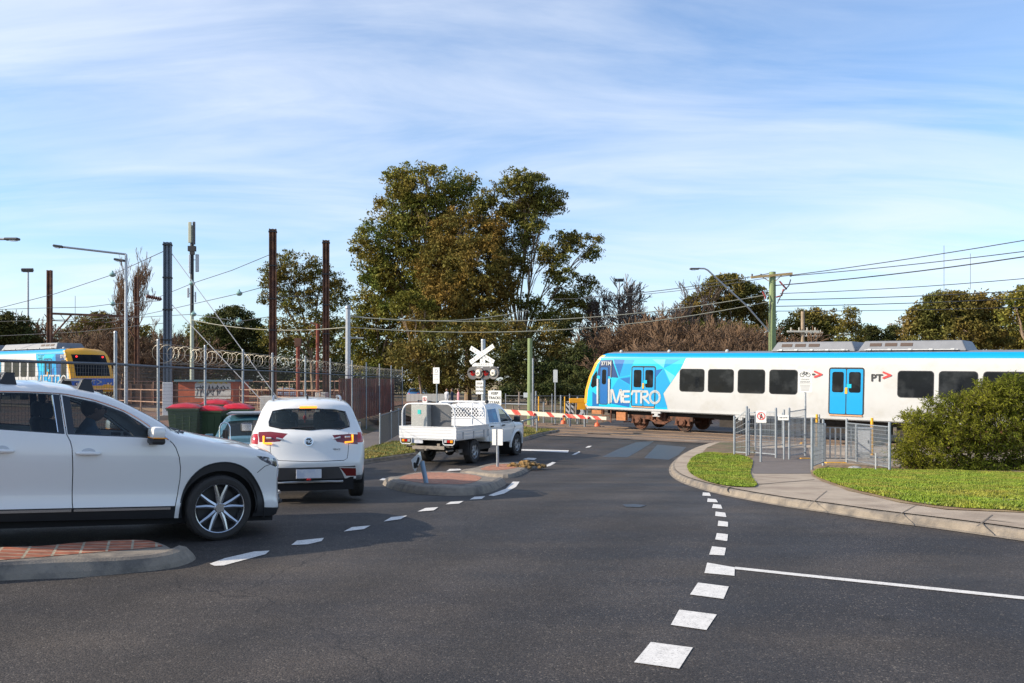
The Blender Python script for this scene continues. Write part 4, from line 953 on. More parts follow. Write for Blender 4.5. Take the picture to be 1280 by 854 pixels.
# ------------------------------------------------------------------ white pickup with an aluminium tray
def ute():
    rw = gp(594.4, 579); fw_ = gp(644.6, 571)
    hd2 = (fw_-rw); ang = math.atan2(hd2.y, hd2.x)
    ang = R(90-24.5); ax = Vector((math.cos(ang), math.sin(ang), 0)); ay = Vector((-math.sin(ang), math.cos(ang), 0))
    o = rw + ay*.80 + Vector((-.10,0,0)); z0 = G(o.x, o.y)
    t = thing('pickup_truck', 'white double cab pickup truck with aluminium tray and mesh headboard driving to the crossing', 'pickup truck', (o.x, o.y, z0), ang)
    m_al = M('tray_aluminium', (.62,.63,.64), .38, .35, var=.08, scale=5); m_frame = M('white_tube', (.72,.73,.74), .35, var=.03)
    # x = 0 at the rear axle, wheelbase 3.2
    pr = [(.86,.62,0,0),(.86,.9,0,0),(.87,1.2,0,0),(.92,1.45,0,0),(1.0,1.68,0,.02),(1.15,1.765,0,.035),(1.5,1.795,0,.04),(2.1,1.79,.02,.04),(2.35,1.73,.05,.04),(2.65,1.52,.09,.04),(3.02,1.22,.12,.04),(3.15,1.15,.12,.06),
          (3.6,1.12,.10,.07),(3.93,1.04,.10,.05),(4.02,.92,.12,.0),(4.04,.70,.14,0),(4.05,.52,.14,0),(3.98,.40,.12,0)]
    plan = [(.8,.88),(2.5,.885),(3.2,.90),(3.7,.88),(3.95,.80),(4.1,.66)]
    sect = [(.4,.95),(.6,.99),(.9,1.0),(1.08,.975),(1.2,.93),(1.7,.78),(1.8,.75)]
    S = Shell(pr, plan, sect, fil=.07); S.prep(); K = S.W0
    af = [(x+3.2, z) for x, z in arc(0,.39,.45,-40,220,20)]
    win1 = [(2.02,1.19),(2.06,1.63),(2.33,1.60),(2.60,1.44),(2.92,1.20)]; win2 = [(1.16,1.20),(1.22,1.62),(1.86,1.64),(1.88,1.19)]
    door1 = [(1.95,.52),(1.95,1.16),(2.96,1.16),(3.0,1.0),(2.80,.75),(2.72,.52)]; door2 = [(1.05,.60),(1.10,1.16),(1.93,1.16),(1.93,.52),(1.1,.52)]
    for sgn in (-1, 1):
        d = S.side([(None, af), ('g', win1), ('g2', win2), (None, ribbon(door1+[door1[0]], .014)), (None, ribbon(door2+[door2[0]], .014)), ('d1', door1), ('d2', door2), ('ind', [(2.98,.98),(3.06,.98),(3.06,1.01),(2.98,1.01)])], .10, sgn=sgn)
        d['base'].build('body_side', m_white2, t, smooth=True, sharp=60); a = d['d1'].build('door', m_white2, t, smooth=True, sharp=60); b = d['d2'].build('door', m_white2, t, smooth=True, sharp=60)
        d['g'].build('window', m_glassL, t, smooth=True); d['g2'].build('window', M('blue_tinted_glass', (.01,.13,.30), .08, var=.3, scale=4, alt=(.04,.25,.42), alts=3, altr=(.5,.7)), t, smooth=True)
        for hx, par in ((2.12, a), (1.26, b)):
            mb = MB(); y = sgn*(S.w(hx,1.08)+.025); mb.beam((hx-.09,y,1.08),(hx+.09,y,1.08), .03,.035); mb.build('handle', m_blk, par)
        # fender flare
        fl = arc(3.2,.39,.47,0,190,16); mb = MB(); mb.tube([(x, sgn*(S.w(x,z)+.005), z) for x, z in fl], .045, 8); mb.build('fender_flare', m_white2, t, smooth=True)
        mb = MB(); mb.box((2.82, sgn*1.05, 1.26), (.10,.22,.20), 0, .04); mb.beam((2.86, sgn*.86, 1.20), (2.84, sgn*.98, 1.22), .06, .05); mb.build('wing_mirror', m_blk, t, smooth=True)
        mb = MB(); A = arc(3.2,.40,.50,-45,225,14)
        for (p, q) in zip(A, A[1:]): mb.quad((p[0], sgn*.86, p[1]), (q[0], sgn*.86, q[1]), (q[0], sgn*.4, q[1]), (p[0], sgn*.4, p[1]))
        mb.build('wheel_well', m_dark, t)
        for wx in (0, 3.2): wheel(t, wx, sgn*.78, .375, .375, .24, .225, sgn, 6, steel=True, mat=M('dusty_alloy', (.33,.33,.33), .4, .6, var=.2))
        mb = MB(); mb.box((-.52, sgn*.78, .50), (.02,.30,.42)); mb.build('mud_flap', m_blk, t)
    d = S.wrap([('ws', [(-.86*K, S.tx(2.38)), (.86*K, S.tx(2.38)), (.9*K, S.tx(3.0)), (-.9*K, S.tx(3.0))]), ('rw', [(-.82*K, S.tz(1.20)), (.82*K, S.tz(1.20)), (.80*K, S.tz(1.66)), (-.80*K, S.tz(1.66))]),
                ('gr', [(-.5*K, S.tz(.95,False)), (.5*K, S.tz(.95,False)), (.5*K, S.tz(.66,False)), (-.5*K, S.tz(.66,False))])], .1)
    for k, n_, m_ in (('base','body',m_white2),('ws','windscreen',m_glassL),('rw','rear_window',m_gblk),('gr','grille',m_blk)): d[k].build(n_, m_, t, smooth=True, sharp=60)
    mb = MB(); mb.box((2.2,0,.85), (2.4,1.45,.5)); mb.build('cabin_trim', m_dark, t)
    for y0 in (-.38,.38):
        mb = MB(); mb.box((2.0,y0,1.25), (.14,.46,.5), 0, .05); mb.box((2.0,y0,1.55), (.1,.22,.16), 0, .04); mb.build('seat', m_cloth, t)
    # chassis
    mb = MB()
    for y0 in (-.42,.42): mb.beam((-1.2,y0,.66),(3.6,y0,.60), .08,.14)
    mb.tube([(0,-.7,.37),(0,.7,.37)], .05, 8); mb.sphere((0,0,.37), .16, 10, 8); mb.box((-.4,.1,.62),(.7,.9,.22)); mb.box((1.0,0,.45),(1.4,1.2,.2)); mb.tube([(-1.25,-.8,.57),(-1.25,.8,.57)], .035, 6)
    mb.build('chassis', m_blk, t)
    mb = MB(); mb.beam((-1.32,-.55,.55),(-1.32,.55,.55), .06,.10); mb.box((-1.42,.0,.50),(.18,.06,.05)); mb.box((-1.2,-.3,.62),(.1,.1,.1)); mb.build('tow_bar', M('worn_steel', (.25,.22,.19), .6, .5, var=.3), t)
    # tray: floor, sides, tailboard
    X0, X1, W = -1.38, .80, .98; zf, zt = .84, 1.17
    mb = MB(); mb.box(((X0+X1)/2,0,zf-.03), (X1-X0,2*W-.04,.06)); mb.build('tray_floor', m_al, t)
    def plankwall(p0, p1, z0_, z1_, th=.03):
        mb = MB(); n = 4; hh = (z1_-z0_)/n
        for k in range(n): mb.beam((p0[0],p0[1],z0_+hh*(k+.5)), (p1[0],p1[1],z0_+hh*(k+.5)), th if k % 2 else th+.006, hh-.006)
        mb.beam((p0[0],p0[1],z1_), (p1[0],p1[1],z1_), th+.02, .025)
        return mb
    plankwall((X0,-W),(X0,W), zf-.02, zt).build('tailboard', m_frame, t)
    for s_ in (-1,1):
        o_ = plankwall((X0+.02,s_*W),(X1-.04,s_*W), zf-.02, zt).build('tray_side', m_al, t)
        for x in (-1.0,-.3,.4,.70): mb = MB(); mb.beam((x,s_*(W+.025),zf-.03),(x,s_*(W+.025),zf+.15), .03,.02, (1,0,0)); mb.box((x,s_*(W+.03),zf+.16),(.05,.03,.04)); mb.build('latch', m_steel, o_)
    # hoops
    def hoop(x, top, w, r=.024, name='tube_hoop', zb=zt):
        P = [(x,-w,zb)] + [(x,-w+.26*(1-math.cos(R(a))), top-.30+.30*math.sin(R(a))) for a in range(0,91,15)] + [(x,w-.26*(1-math.cos(R(a))), top-.30+.30*math.sin(R(a))) for a in range(90,-1,-15)] + [(x,w,zb)]
        mb = MB(); mb.tube(P, r, 8); return mb.build(name, m_frame, t, smooth=True)
    hoop(-1.34, 1.86, .90)
    hb = hoop(.74, 1.88, .90, .028)
    # mesh headboard (diamond mesh) inside the front hoop, plus side mesh screens
    mm = MB()
    def mesh_fill(poly, to3, step=.11, w=.024):
        xs = [p[0] for p in poly]; zs = [p[1] for p in poly]
        for dgn in (1,-1):
            c0 = min(xs)-(max(zs)-min(zs)); c = c0-1
            while c < max(xs)+2:
                seg = []
                N_ = 50
                for i in range(N_+1):
                    z = min(zs)+(max(zs)-min(zs))*i/N_; x = c+dgn*(z-min(zs))*.85
                    if inpoly(x, z, poly): seg.append((x, z))
                    elif len(seg) > 1: mm.beam(to3(*seg[0]), to3(*seg[-1]), .008, w); seg = []
                    else: seg = []
                if len(seg) > 1: mm.beam(to3(*seg[0]), to3(*seg[-1]), .008, w)
                c += step
    arch_poly = [(-.84,zt+.22),(-.84,1.60),(-.76,1.74),(-.60,1.82),(.60,1.82),(.76,1.74),(.84,1.60),(.84,zt+.22)]
    mesh_fill(arch_poly, lambda y, z: (.74, y, z)); mm.build('mesh_headboard', m_frame, hb)
    mb = MB(); mb.beam((.74,-.86,zt+.2),(.74,.86,zt+.2), .03,.04); mb.beam((.74,-.40,zt),(.74,-.40,1.84), .03,.03); mb.beam((.76,0,zt+.06),(.76,1.7*.5,zt+.06), .02,.25); mb.beam((.76,-.85,zt+.06),(.76,0,zt+.06), .02,.25); mb.build('headboard_rail', m_frame, hb)
    # side tubes running forward
    for s_ in (-1,):
        mb = MB(); mb.tube([(-1.34,.30,1.84),(.74,.30,1.86)], .018, 6); mb.build('roof_tube', m_frame, t, smooth=True)
    # checker plate toolbox and grey sheet inside the tray
    tb = MB(); tb.box((-.78,.56,1.38), (.30,.56,1.0), 0, .02); box_ = tb.build('tool_box', M('checker_plate', (.50,.50,.47), .35, .5, var=.35, scale=45), t)
    mb = MB(); mb.box((-.936,.55,1.60), (.008,.11,.13)); mb.build('sticker', M('sticker_teal', (.02,.50,.45), .5), box_)
    mb = MB(); mb.box((-.66,-.06,1.38), (.02,.72,.96)); mb.build('sheet_panel', M('dull_sheet', (.16,.16,.165), .35, .6, var=.25, scale=2), t)
    # lights under the tailboard
    for s_ in (1,-1):
        mb = MB(); cy = s_*.73; P = [(X0-.02,cy-.20,zf-.0),(X0-.02,cy-.19,zf-.15),(X0-.02,cy-.14,zf-.19),(X0-.02,cy+.14,zf-.19),(X0-.02,cy+.19,zf-.15),(X0-.02,cy+.20,zf)]
        mb.tube(P, .016, 6); lf = mb.build('light_bracket', m_frame, t, smooth=True)
        mb = MB(); mb.box((X0+.0,cy,zf-.085),(.05,.34,.10), 0, .01); l = mb.build('tail_light', m_blk, lf)
        for k, m_ in ((-.10,m_ambr),(0,m_tred),(.10,m_lens)):
            mb = MB(); mb.box((X0-.03,cy-s_*k*-1*-1,zf-.085),(.012,.085,.075)); mb.build('lens', m_, l)
    mb = MB(); mb.box((X0+.02,.36,zf-.10),(.015,.37,.13)); mb.build('number_plate', m_plate, t)
    # roof lamp bar
    mb = MB(); mb.beam((1.55,-.62,1.87),(1.55,.62,1.87), .04,.05)
    for k in (-.5,.5): mb.beam((1.55,k,1.78),(1.55,k,1.86), .04,.04)
    rb = mb.build('roof_bar', m_frame, t)
    for k in (-.56,-.15): mb = MB(); mb.sphere((1.50,k,1.87), .065, 10, 8); mb.build('beacon', m_blk, rb, smooth=True)
    # step / exhaust side box
    mb = MB(); mb.box((-.72,-.72,.42),(.25,.1,.10)); mb.tube([(-.9,-.6,.45),(-1.3,-.6,.45)], .03, 8); mb.build('exhaust', M('worn_steel', (.25,.22,.19)), t)
ute()

# ------------------------------------------------------------------ commuter trains
m_blu = M('train_blue', (.0,.27,.56), .4, var=.03, spec=.3); m_cyan = M('train_cyan', (.0,.42,.62), .4, var=.02, spec=.3); m_cyl = M('train_pale_cyan', (.10,.50,.64), .4, var=.02, spec=.3)
m_mid = M('train_mid_blue', (.003,.115,.36), .4, var=.02, spec=.3); m_navy = M('train_navy', (.010,.050,.17), .4, var=.02, spec=.3); m_body = M('train_white', (.455,.46,.46), .38, var=.05, scale=1.2, alt=(.39,.385,.36), alts=.9, altr=(.5,.75))
m_yel = M('train_yellow', (.78,.37,.015), .4, var=.05); m_twin = M('train_window', (.008,.010,.013), .06, var=.3, scale=2, spec=.10, alt=(.045,.05,.055), alts=.7, altr=(.50,.72))
m_rust = M('bogie_rust', (.135,.055,.030), .85, var=.5, scale=5, bump=.6, bscale=30, alt=(.05,.03,.022), alts=2.2, altr=(.48,.6)); m_under = M('underframe', (.03,.025,.022), .9, var=.4); m_trgrey = M('train_grey', (.17,.18,.20), .5, var=.12, scale=3)
m_groove = M('rubber_seal', (.012,.014,.02), .7, var=0); m_txt = M('sign_black', (.02,.02,.02), .6, var=0); m_redl = M('logo_red', (.72,.03,.03), .5, var=0); m_tan = M('door_sill', (.55,.30,.16), .6, var=.1)
def build_train(t, L, front_yellow, near, wins, doors, vent, full=True):
    """local frame: x runs from the nose (0) to the tail, y = 0 is the near side plane (outside is -y), z from the rail head"""
    Wd = 3.05
    prof = [(.03,.93),(.0,1.12),(.0,1.9),(.02,3.30),(.05,3.58),(.12,3.74),(.30,3.84),(.70,3.92),(Wd/2,3.95)]
    prof2 = prof + [(Wd-a, b) for a, b in reversed(prof[:-1])]
    ys = lambda z: interp([(b, a) for a, b in prof[:6]], z)
    nosex = lambda z: interp([(.9,.28),(1.2,.10),(1.9,.16),(2.6,.38),(3.3,.72),(3.7,1.05),(3.95,1.5)], z)
    secs = [0, 1.2, 2.4, 4, 6, 8] + [8+k*(L-8)/8 for k in range(1,9)]
    def skin(x0, x1, mats, name, z0=None, z1=None, par=t):
        mb = MB(); pts = [p for p in prof2]; n = len(pts); N = 8
        for j in range(N+1):
            for (y, z) in pts:
                xs = max(x0, nosex(z)) if x0 < 2 else x0
                mb.v.append((xs+(x1-xs)*j/N, y, z))
        mb.f = [(j*n+i, j*n+i+1, (j+1)*n+i+1, (j+1)*n+i) for j in range(N) for i in range(n-1)]
        for f in mb.f:
            z = sum(mb.v[i][2] for i in f)/4; y = sum(mb.v[i][1] for i in f)/4; mb.m.append(1 if 3.58 < z < 3.90 and (y < .5 or y > Wd-.5) else (2 if z >= 3.8 else 0))
        return mb.build(name, mats, par, smooth=True, sharp=40)
    body = skin(0, L, [m_body, m_blu, m_trgrey], 'car_body')
    # nose face: ring of yellow with dark glass
    mb = MB(); zz_ = [.93,1.2,1.6,1.9,2.2,2.6,3.0,3.3,3.55,3.74,3.86,3.95]; M_ = 10
    def half(z): return Wd/2 - interp([(b, a) for a, b in prof], z)
    for z in zz_:
        for i in range(M_+1):
            v = -1+2*i/M_; mb.v.append((nosex(z)-.30*(1-v*v), Wd/2+v*half(z), z))
    mb.f = [(j*(M_+1)+i, j*(M_+1)+i+1, (j+1)*(M_+1)+i+1, (j+1)*(M_+1)+i) for j in range(len(zz_)-1) for i in range(M_)]; mb.m = [0]*len(mb.f)
    nose = mb.build('cab_front', m_yel, t, smooth=True)
    def fp(v, z, o=.0): return (nosex(z)-.30*(1-v*v)-o, Wd/2+v*half(z), z)
    def fpatch(v0, v1, z0, z1, mat, name, o, par=nose, n=8):
        mb = MB()
        for j in range(n+1):
            for i in range(n+1):
                v = v0+(v1-v0)*i/n; z = z0+(z1-z0)*j/n; mb.v.append(fp(v, z, o))
        mb.f = [(j*(n+1)+i, j*(n+1)+i+1, (j+1)*(n+1)+i+1, (j+1)*(n+1)+i) for j in range(n) for i in range(n)]; mb.m = [0]*len(mb.f); return mb.build(name, mat, par, smooth=True)
    fpatch(-.80,.80,2.02,3.48,m_twin,'windscreen',.02)
    fpatch(-1.0,1.0,1.38,1.86,M('train_royal', (.01,.09,.42), .4),'front_band',.012)
    for s_ in (-1,1):
        for k in (.62,.80):
            p = fp(s_*k, 1.50, .03); mb = MB(); mb.cyl((p[0]+.03,p[1],p[2]), (p[0]-.02,p[1],p[2]), .10, n=14); rg = mb.build('headlight', m_blk, nose); mb = MB(); mb.cyl((p[0]-.02,p[1],p[2]), (p[0]-.035,p[1],p[2]), .07, n=14); mb.build('lens', m_lens, rg)
        p = fp(s_*.62, 3.33, .03); mb = MB(); mb.cyl(p, (p[0]-.03,p[1],p[2]), .06, n=12); mb.build('tail_light', M('lit_red', (.8,.02,.02), .3, emit=(1,.02,.02), estr=2.5), nose)
    # yellow edge of the cab side and coupler
    mb = MB()
    zl = [1.05,1.3,1.6,1.9,2.2,2.6,3.0,3.3,3.5,3.65,3.74]
    for z in zl:
        y = ys(min(z,3.74)); mb.v += [(nosex(z)-.004, y-.006, z), (nosex(z)+.16+.10*max(0,z-3.2), y-.006, z)]
    mb.f = [(2*i, 2*i+1, 2*i+3, 2*i+2) for i in range(len(zl)-1)]; mb.m = [0]*len(mb.f); mb.build('cab_edge', m_yel, t)
    mb = MB(); mb.box((-.15,Wd/2,.95),(.7,.30,.25)); mb.box((-.55,Wd/2,.95),(.35,.42,.36)); mb.tube([(-.4,Wd/2-.3,.9),(.3,Wd/2-.3,.8)], .04, 6); mb.build('coupler', m_blk, t)
    mb = MB(); mb.box((.10,.75,1.30),(.5,.7,.30),0,.03); mb.box((.10,Wd-.75,1.30),(.5,.7,.30),0,.03); mb.build('anticlimber', m_yel, t)
    def spatch(poly, mat, name, o=.004, par=body, sp=.8, th=0):
        d = sheet(poly, (), lambda x, z: (x, ys(z)-o, z), sp, lines=[[(min(p[0] for p in poly)-.1,zl),(max(p[0] for p in poly)+.1,zl)] for zl in (1.12,1.9,3.30,3.58) if min(p[1] for p in poly) < zl < max(p[1] for p in poly)]); 
        return d['base'].build(name, mat, par) if 'base' in d else None
    def rrect(x0, z0, x1, z1, r=.12, n=4):
        P = []
        for cx, cz, a0 in ((x1-r,z0+r,-90),(x1-r,z1-r,0),(x0+r,z1-r,90),(x0+r,z0+r,180)):
            P += [(cx+r*math.cos(R(a0+90*i/n)), cz+r*math.sin(R(a0+90*i/n))) for i in range(n+1)]
        return P
    # sill strip
    mb = MB(); mb.beam((.3,-.012,1.02),(L,-.012,1.02), .03,.10); mb.build('sill_strip', m_body, t)
    for (x0, x1, z0, z1) in wins:
        fr = spatch(rrect(x0-.035,z0-.035,x1+.035,z1+.035,.15), m_groove, 'window', .005)
        spatch(rrect(x0,z0,x1,z1,.12), m_twin, 'pane', .009, fr)
    for (x0, x1, z0, z1, m_d) in doors:
        fr = spatch(rrect(x0-.06,z0-.05,x1+.06,z1+.07,.12), m_groove, 'door', .007)
        xm = (x0+x1)/2
        for (a, b) in ((x0, xm-.02), (xm+.02, x1)):
            lf = spatch(rrect(a,z0,b,z1,.05), m_d, 'door_leaf', .013, fr, .6)
            spatch(rrect(a+.09,z0+.92,b-.09,z1-.12,.09), m_twin, 'pane', .017, fr, .6)
        mb = MB(); mb.beam((x0,-.02+ys(z0),z0-.06),(x1,-.02+ys(z0),z0-.06), .06,.05); mb.build('door_sill', m_tan, fr)
        mb = MB(); mb.box((xm+.12 if near else xm-.12,-.024+ys(2),z0+1.2),(.20,.006,.17)); mb.build('sticker', m_cyan, fr); mb = MB(); mb.box((xm-.0,-.026+ys(2),z0+1.0),(.10,.006,.26)); mb.build('warning_mark', m_yel, fr)
    # roof equipment
    for (x0, x1) in vent:
        mb = MB(); zb, zt_ = 3.90, 4.33; y0, y1 = .45, Wd-.45
        sl = .55
        vs = [(x0,y0,zb),(x1,y0,zb),(x1,y1,zb),(x0,y1,zb),(x0+sl*.4,y0+.22,zt_),(x1-sl*.4,y0+.22,zt_),(x1-sl*.4,y1-.22,zt_),(x0+sl*.4,y1-.22,zt_)]
        mb.add(vs, [(3,2,1,0),(4,5,6,7),(0,1,5,4),(1,2,6,5),(2,3,7,6),(3,0,4,7)]); u = mb.build('roof_air_conditioner', m_trgrey, t, bevel=.04)
        for k in range(3):
            for xs0 in ((x0+.5+k*.62),):
                mb = MB(); a0 = .18; zc = zb+(zt_-zb)*.62; mb.box((xs0+.2, y0+.125, zc), (.48,.012,.15), 0, 0, Matrix.Rotation(R(-27),4,'X')); mb.build('grille', M('grille_brown', (.07,.045,.035), .7), u)
        mb = MB(); mb.beam((x0+.3,y0-.03,zb+.05),(x1-.3,y0-.03,zb+.05), .05,.03)
        for k in range(5): mb.box((x0+.5+k*(x1-x0-1)/4,y0-.06,zb+.06),(.14,.06,.06))
        mb.build('service_rail', M('pale_metal', (.5,.5,.5), .4, .4), u)
    mb = MB()
    for x in (2.0, 4.8, 7.9): mb.sphere((x, .55, 3.93), .09, 8, 6)
    mb.build('roof_lamp', m_body, t, smooth=True)
    # underframe and bogies
    mb = MB(); mb.box((L/2+.5,Wd/2,.83),(L-1.6,2.2,.22)); 
    for k in range(6): mb.box((8.2+k*1.6,Wd/2-.55+.1*(k%2),.55),(1.2,1.0,.45))
    mb.box((1.6,.5,.62),(.35,.2,.30)); mb.build('underframe', m_under, t)
    for bx in ((3.2, 5.7), (L-5.8, L-3.3)):
        mb = MB(); xm = sum(bx)/2
        for y in (.42, Wd-.42):
            mb.beam((bx[0]-.55,y,.62),(xm-.45,y,.62), .16,.20); mb.beam((xm+.45,y,.62),(bx[1]+.55,y,.62), .16,.20); mb.beam((xm-.6,y,.60),(xm-.25,y,.42), .16,.16); mb.beam((xm+.6,y,.60),(xm+.25,y,.42), .16,.16); mb.beam((xm-.3,y,.38),(xm+.3,y,.38), .16,.14)
            for x in bx:
                mb.box((x,y-.06,.45),(.34,.2,.30),0,.04); mb.cyl((x,y-.20,.45),(x,y,.45),.11,n=12)
                for dx in (-.34,.34): mb.cyl((x+dx,y-.03,.36),(x+dx,y-.03,.62),.085,n=10); mb.box((x+dx,y-.03,.33),(.2,.2,.06))
            mb.cyl((xm,y-.05,.60),(xm,y-.05,.92),.17,n=14); mb.cyl((xm-.42,y-.08,.52),(xm-.42,y-.08,.80),.06,n=8); mb.box((xm+.30,y-.08,.70),(.12,.12,.35))
            mb.beam((bx[0]-.9,y-.02,.32),(bx[0]-.5,y-.02,.36), .05,.06)
        mb.box((xm,Wd/2,.55),(.5,Wd-.8,.16)); bo = mb.build('bogie', m_rust, t)
        for x in bx:
            mb = MB()
            for y in (.62, Wd-.62): mb.cyl((x,y-.07,.43),(x,y+.07,.43),.43,n=24); mb.cyl((x,y-.10,.43),(x,y-.05,.43),.36,n=24)
            mb.cyl((x,.6,.43),(x,Wd-.6,.43),.08); mb.build('axle', m_rust, bo)
    mb = MB()
    for z in (.35,.62): mb.beam((1.25,.04,z),(1.75,.04,z), .05,.05)
    for x in (1.25,1.75): mb.beam((x,.04,.28),(x,.04,.95), .04,.05, (1,0,0))
    mb.build('step', m_rust, t)
    mb = MB(); mb.box((3.55-1.2,.15,.62),(.55,.22,.42)); mb.box((.85,.2,.78),(.6,.3,.20)); mb.build('equipment_box', M('orange_rust', (.40,.16,.06), .8, var=.3), t)
    mb = MB()
    for x in (4.45,): mb.box((x,.0,.90),(.5,.14,.10)); mb.box((x,.0,.80),(.2,.12,.16)); mb.box((x,0,.72),(.4,.1,.05))
    mb.box((8.9,.0,.90),(.5,.14,.10)); mb.box((8.9,.0,.80),(.2,.12,.16)); mb.build('jacking_pad', m_body, t)
    return body, spatch, rrect, ys, nosex
def near_train():
    # heading from the nose towards the tail = TD, outside towards TN; local x = TD, local y = -TN
    nose_s = -6.35; zr = lambda s: -.66-.016*s
    P = TP + TD*nose_s; t = thing('train', 'blue and white commuter train crossing the road on the right', 'train', (0,0,0))
    ex = Vector((TD.x, TD.y, -.016)).normalized(); ey = Vector((-TN.x, -TN.y, 0)); ez = ex.cross(ey)
    t.matrix_world = Matrix(((ex.x,ey.x,ez.x,P.x),(ex.y,ey.y,ez.y,P.y),(ex.z,ey.z,ez.z,zr(nose_s)),(0,0,0,1)))
    def uv(px, py):
        a = (px-640)/F; s = (a*TP.y-TP.x)/(TD.x-a*TD.y); Y = TP.y+TD.y*s; return (s-nose_s, CH-(py-HZ)/F*Y-zr(s))
    wins = []
    for (a, b, tp_, bt) in ((849.2,878.8,462,489.2),(884.6,915.4,462.4,490),(921.8,954.4,462.8,491),(961.3,995,463.3,492),(1121.5,1165,464.3,496),(1173,1220,464.8,497.5),(1228.5,1280,465.2,499)):
        p = uv(a, bt); q = uv(b, tp_); wins.append((p[0], q[0], 2.00, 3.04))
    w = wins[-1][1]
    wins += [(w+.9+k*1.75, w+.9+k*1.75+1.35, 2.0, 3.04) for k in range(0)]
    doors = []
    for (a, b) in ((789.5,817.5),(1036.5,1077.5)): doors.append((uv(a,500)[0], uv(b,500)[0], 1.20, 3.12, m_blu))
    doors.append((wins[-1][1]+.9, wins[-1][1]+2.3, 1.20, 3.12, m_blu))
    v1 = (uv(957,435)[0], uv(1063,435)[0]); v2 = (uv(1066,435)[0], uv(1203,435)[0])
    body, spatch, rrect, ys, nosex = build_train(t, 24.2, True, True, wins, doors, (v1, v2))
    # cyan front section with faceted triangles, traced
    z7 = lambda L: [uv(740+x/9.49, 440+y/9.49) for x, y in L]
    def clampnose(P): return [(max(x, nosex(z)+.14), z) for x, z in P]
    area = [(nosex(z)+.12, z) for z in (1.0,1.2,1.6,1.9,2.2,2.6,3.0,3.3,3.45,3.58)] + clampnose(z7([(300,32),(1100,36),(1040,200),(838,500),(895,690),(600,690),(200,665),(60,660)]))
    area = [(x, min(3.60, max(.99, z))) for x, z in area]
    base = spatch(area, m_cyan, 'livery_panel', .003, sp=.9)
    F_ = [(m_navy, [(225,90),(305,308),(218,300)]), (m_mid, [(240,88),(372,92),(315,300)]), (m_navy, [(85,100),(218,92),(212,292),(50,280)]),
          (m_blu, [(490,92),(372,92),(318,300),(440,275),(455,180)]), (m_blu, [(308,312),(445,285),(445,400)]), (m_mid, [(325,318),(442,300),(440,385)]), (m_blu, [(305,315),(440,400),(445,640),(255,600),(222,450)]),
          (m_cyl, [(700,88),(855,88),(840,190)]), (m_blu, [(860,88),(1030,90),(842,190)]), (m_cyl, [(845,200),(975,285),(925,370)]), (m_mid, [(830,200),(745,310),(742,215)]), (m_blu, [(838,205),(915,375),(838,490),(890,660),(755,660),(748,320)]),
          (m_mid, [(0,470),(45,505),(80,640),(0,640)]), (m_mid, [(215,610),(440,655),(440,600),(250,560)])]
    for k, (mt, L_) in enumerate(F_):
        P_ = clampnose(z7(L_)); P_ = [(x, min(3.56, max(1.0, z))) for x, z in P_]
        spatch(P_, mt, 'livery_panel', .0042+.0004*k, sp=.9)
    # cab door, its window, handrails, cab side window
    cd = spatch(rrect(*[v for p in (uv(749.0,505.5), uv(759.3,458.5)) for v in p], .08), m_groove, 'cab_door', .011); a = uv(749.6,504.8); b = uv(758.9,459.2)
    spatch(rrect(a[0],a[1],b[0],b[1],.07), m_mid, 'door_leaf', .0125, cd); a = uv(751.6,480.5); b = uv(756.9,462); spatch(rrect(a[0],a[1],b[0],b[1],.1), m_twin, 'pane', .0145, cd)
    P_ = clampnose(z7([(0,290),(48,222),(50,400),(0,425),(-20,400)])); spatch(P_, m_twin, 'cab_window', .012)
    mb = MB()
    for px in (746.7, 761.0):
        p = uv(px, 473.5); q = uv(px+.3, 504.5); mb.beam((p[0],-.03,p[1]),(q[0],-.03,q[1]), .05,.10, (1,0,0))
    mb.build('handrail', m_body, t)
    p = uv(763.3, 450); q = uv(762.8, 472); mb = MB(); mb.beam((p[0],-.01,p[1]),(q[0],-.01,q[1]), .02,.05,(1,0,0)); mb.build('rain_strip', m_trgrey, t)
    # lettering: local xy plane of the side = (x, z); strokes
    T = Matrix(((1,0,0,0),(0,0,-1,-.019),(0,1,0,0),(0,0,0,1)))
    S7 = lambda L_: [uv(740+x/9.49, 440+y/9.49) for x, y in L_]
    mb = MB(); w = .115
    for L_ in ([(222,592),(222,455),(240,455),(278,592),(296,592),(332,455),(340,455),(348,592)], [(438,468),(368,468),(364,525),(432,525),(364,530),(372,592),(440,592)],
               [(470,500),(480,466),(575,466)], [(522,470),(524,600)], [(580,600),(582,470),(650,470),(660,505),(640,530),(600,535),(672,605)]):
        stroke(mb, S7(L_), w, T)
    ell = [(742+58*math.cos(2*PI*k/24), 537+70*math.sin(2*PI*k/24)) for k in range(24)]; stroke(mb, S7(ell), w, T, closed=True)
    mb.build('lettering', m_body, t)
    p = uv(754.8, 454.6); text('371M', .27, m_body, t, T @ Matrix.Translation((p[0]+.10,p[1],0)), bold=.010)
    z8 = lambda L_: [uv(990+x/9.846, 450+y/9.846) for x, y in L_]
    p = z8([(1030,225)])[0]; text('PT', .43, m_txt, t, T @ Matrix.Translation((p[0],p[1],0)), bold=.008)
    mb = MB(); stroke(mb, z8([(1112,152),(1200,188),(1112,222)]), .075, T); mb.build('logo_chevron', m_redl, t); mb = MB(); stroke(mb, z8([(268,142),(350,178),(268,210)]), .075, T); mb.build('logo_chevron', m_redl, t)
    p = z8([(252,178)])[0]; mb = MB(); mb.box((p[0],-.02,p[1]),(.12,.004,.07)); mb.build('logo_dash', m_txt, t)
    return t
near_train()
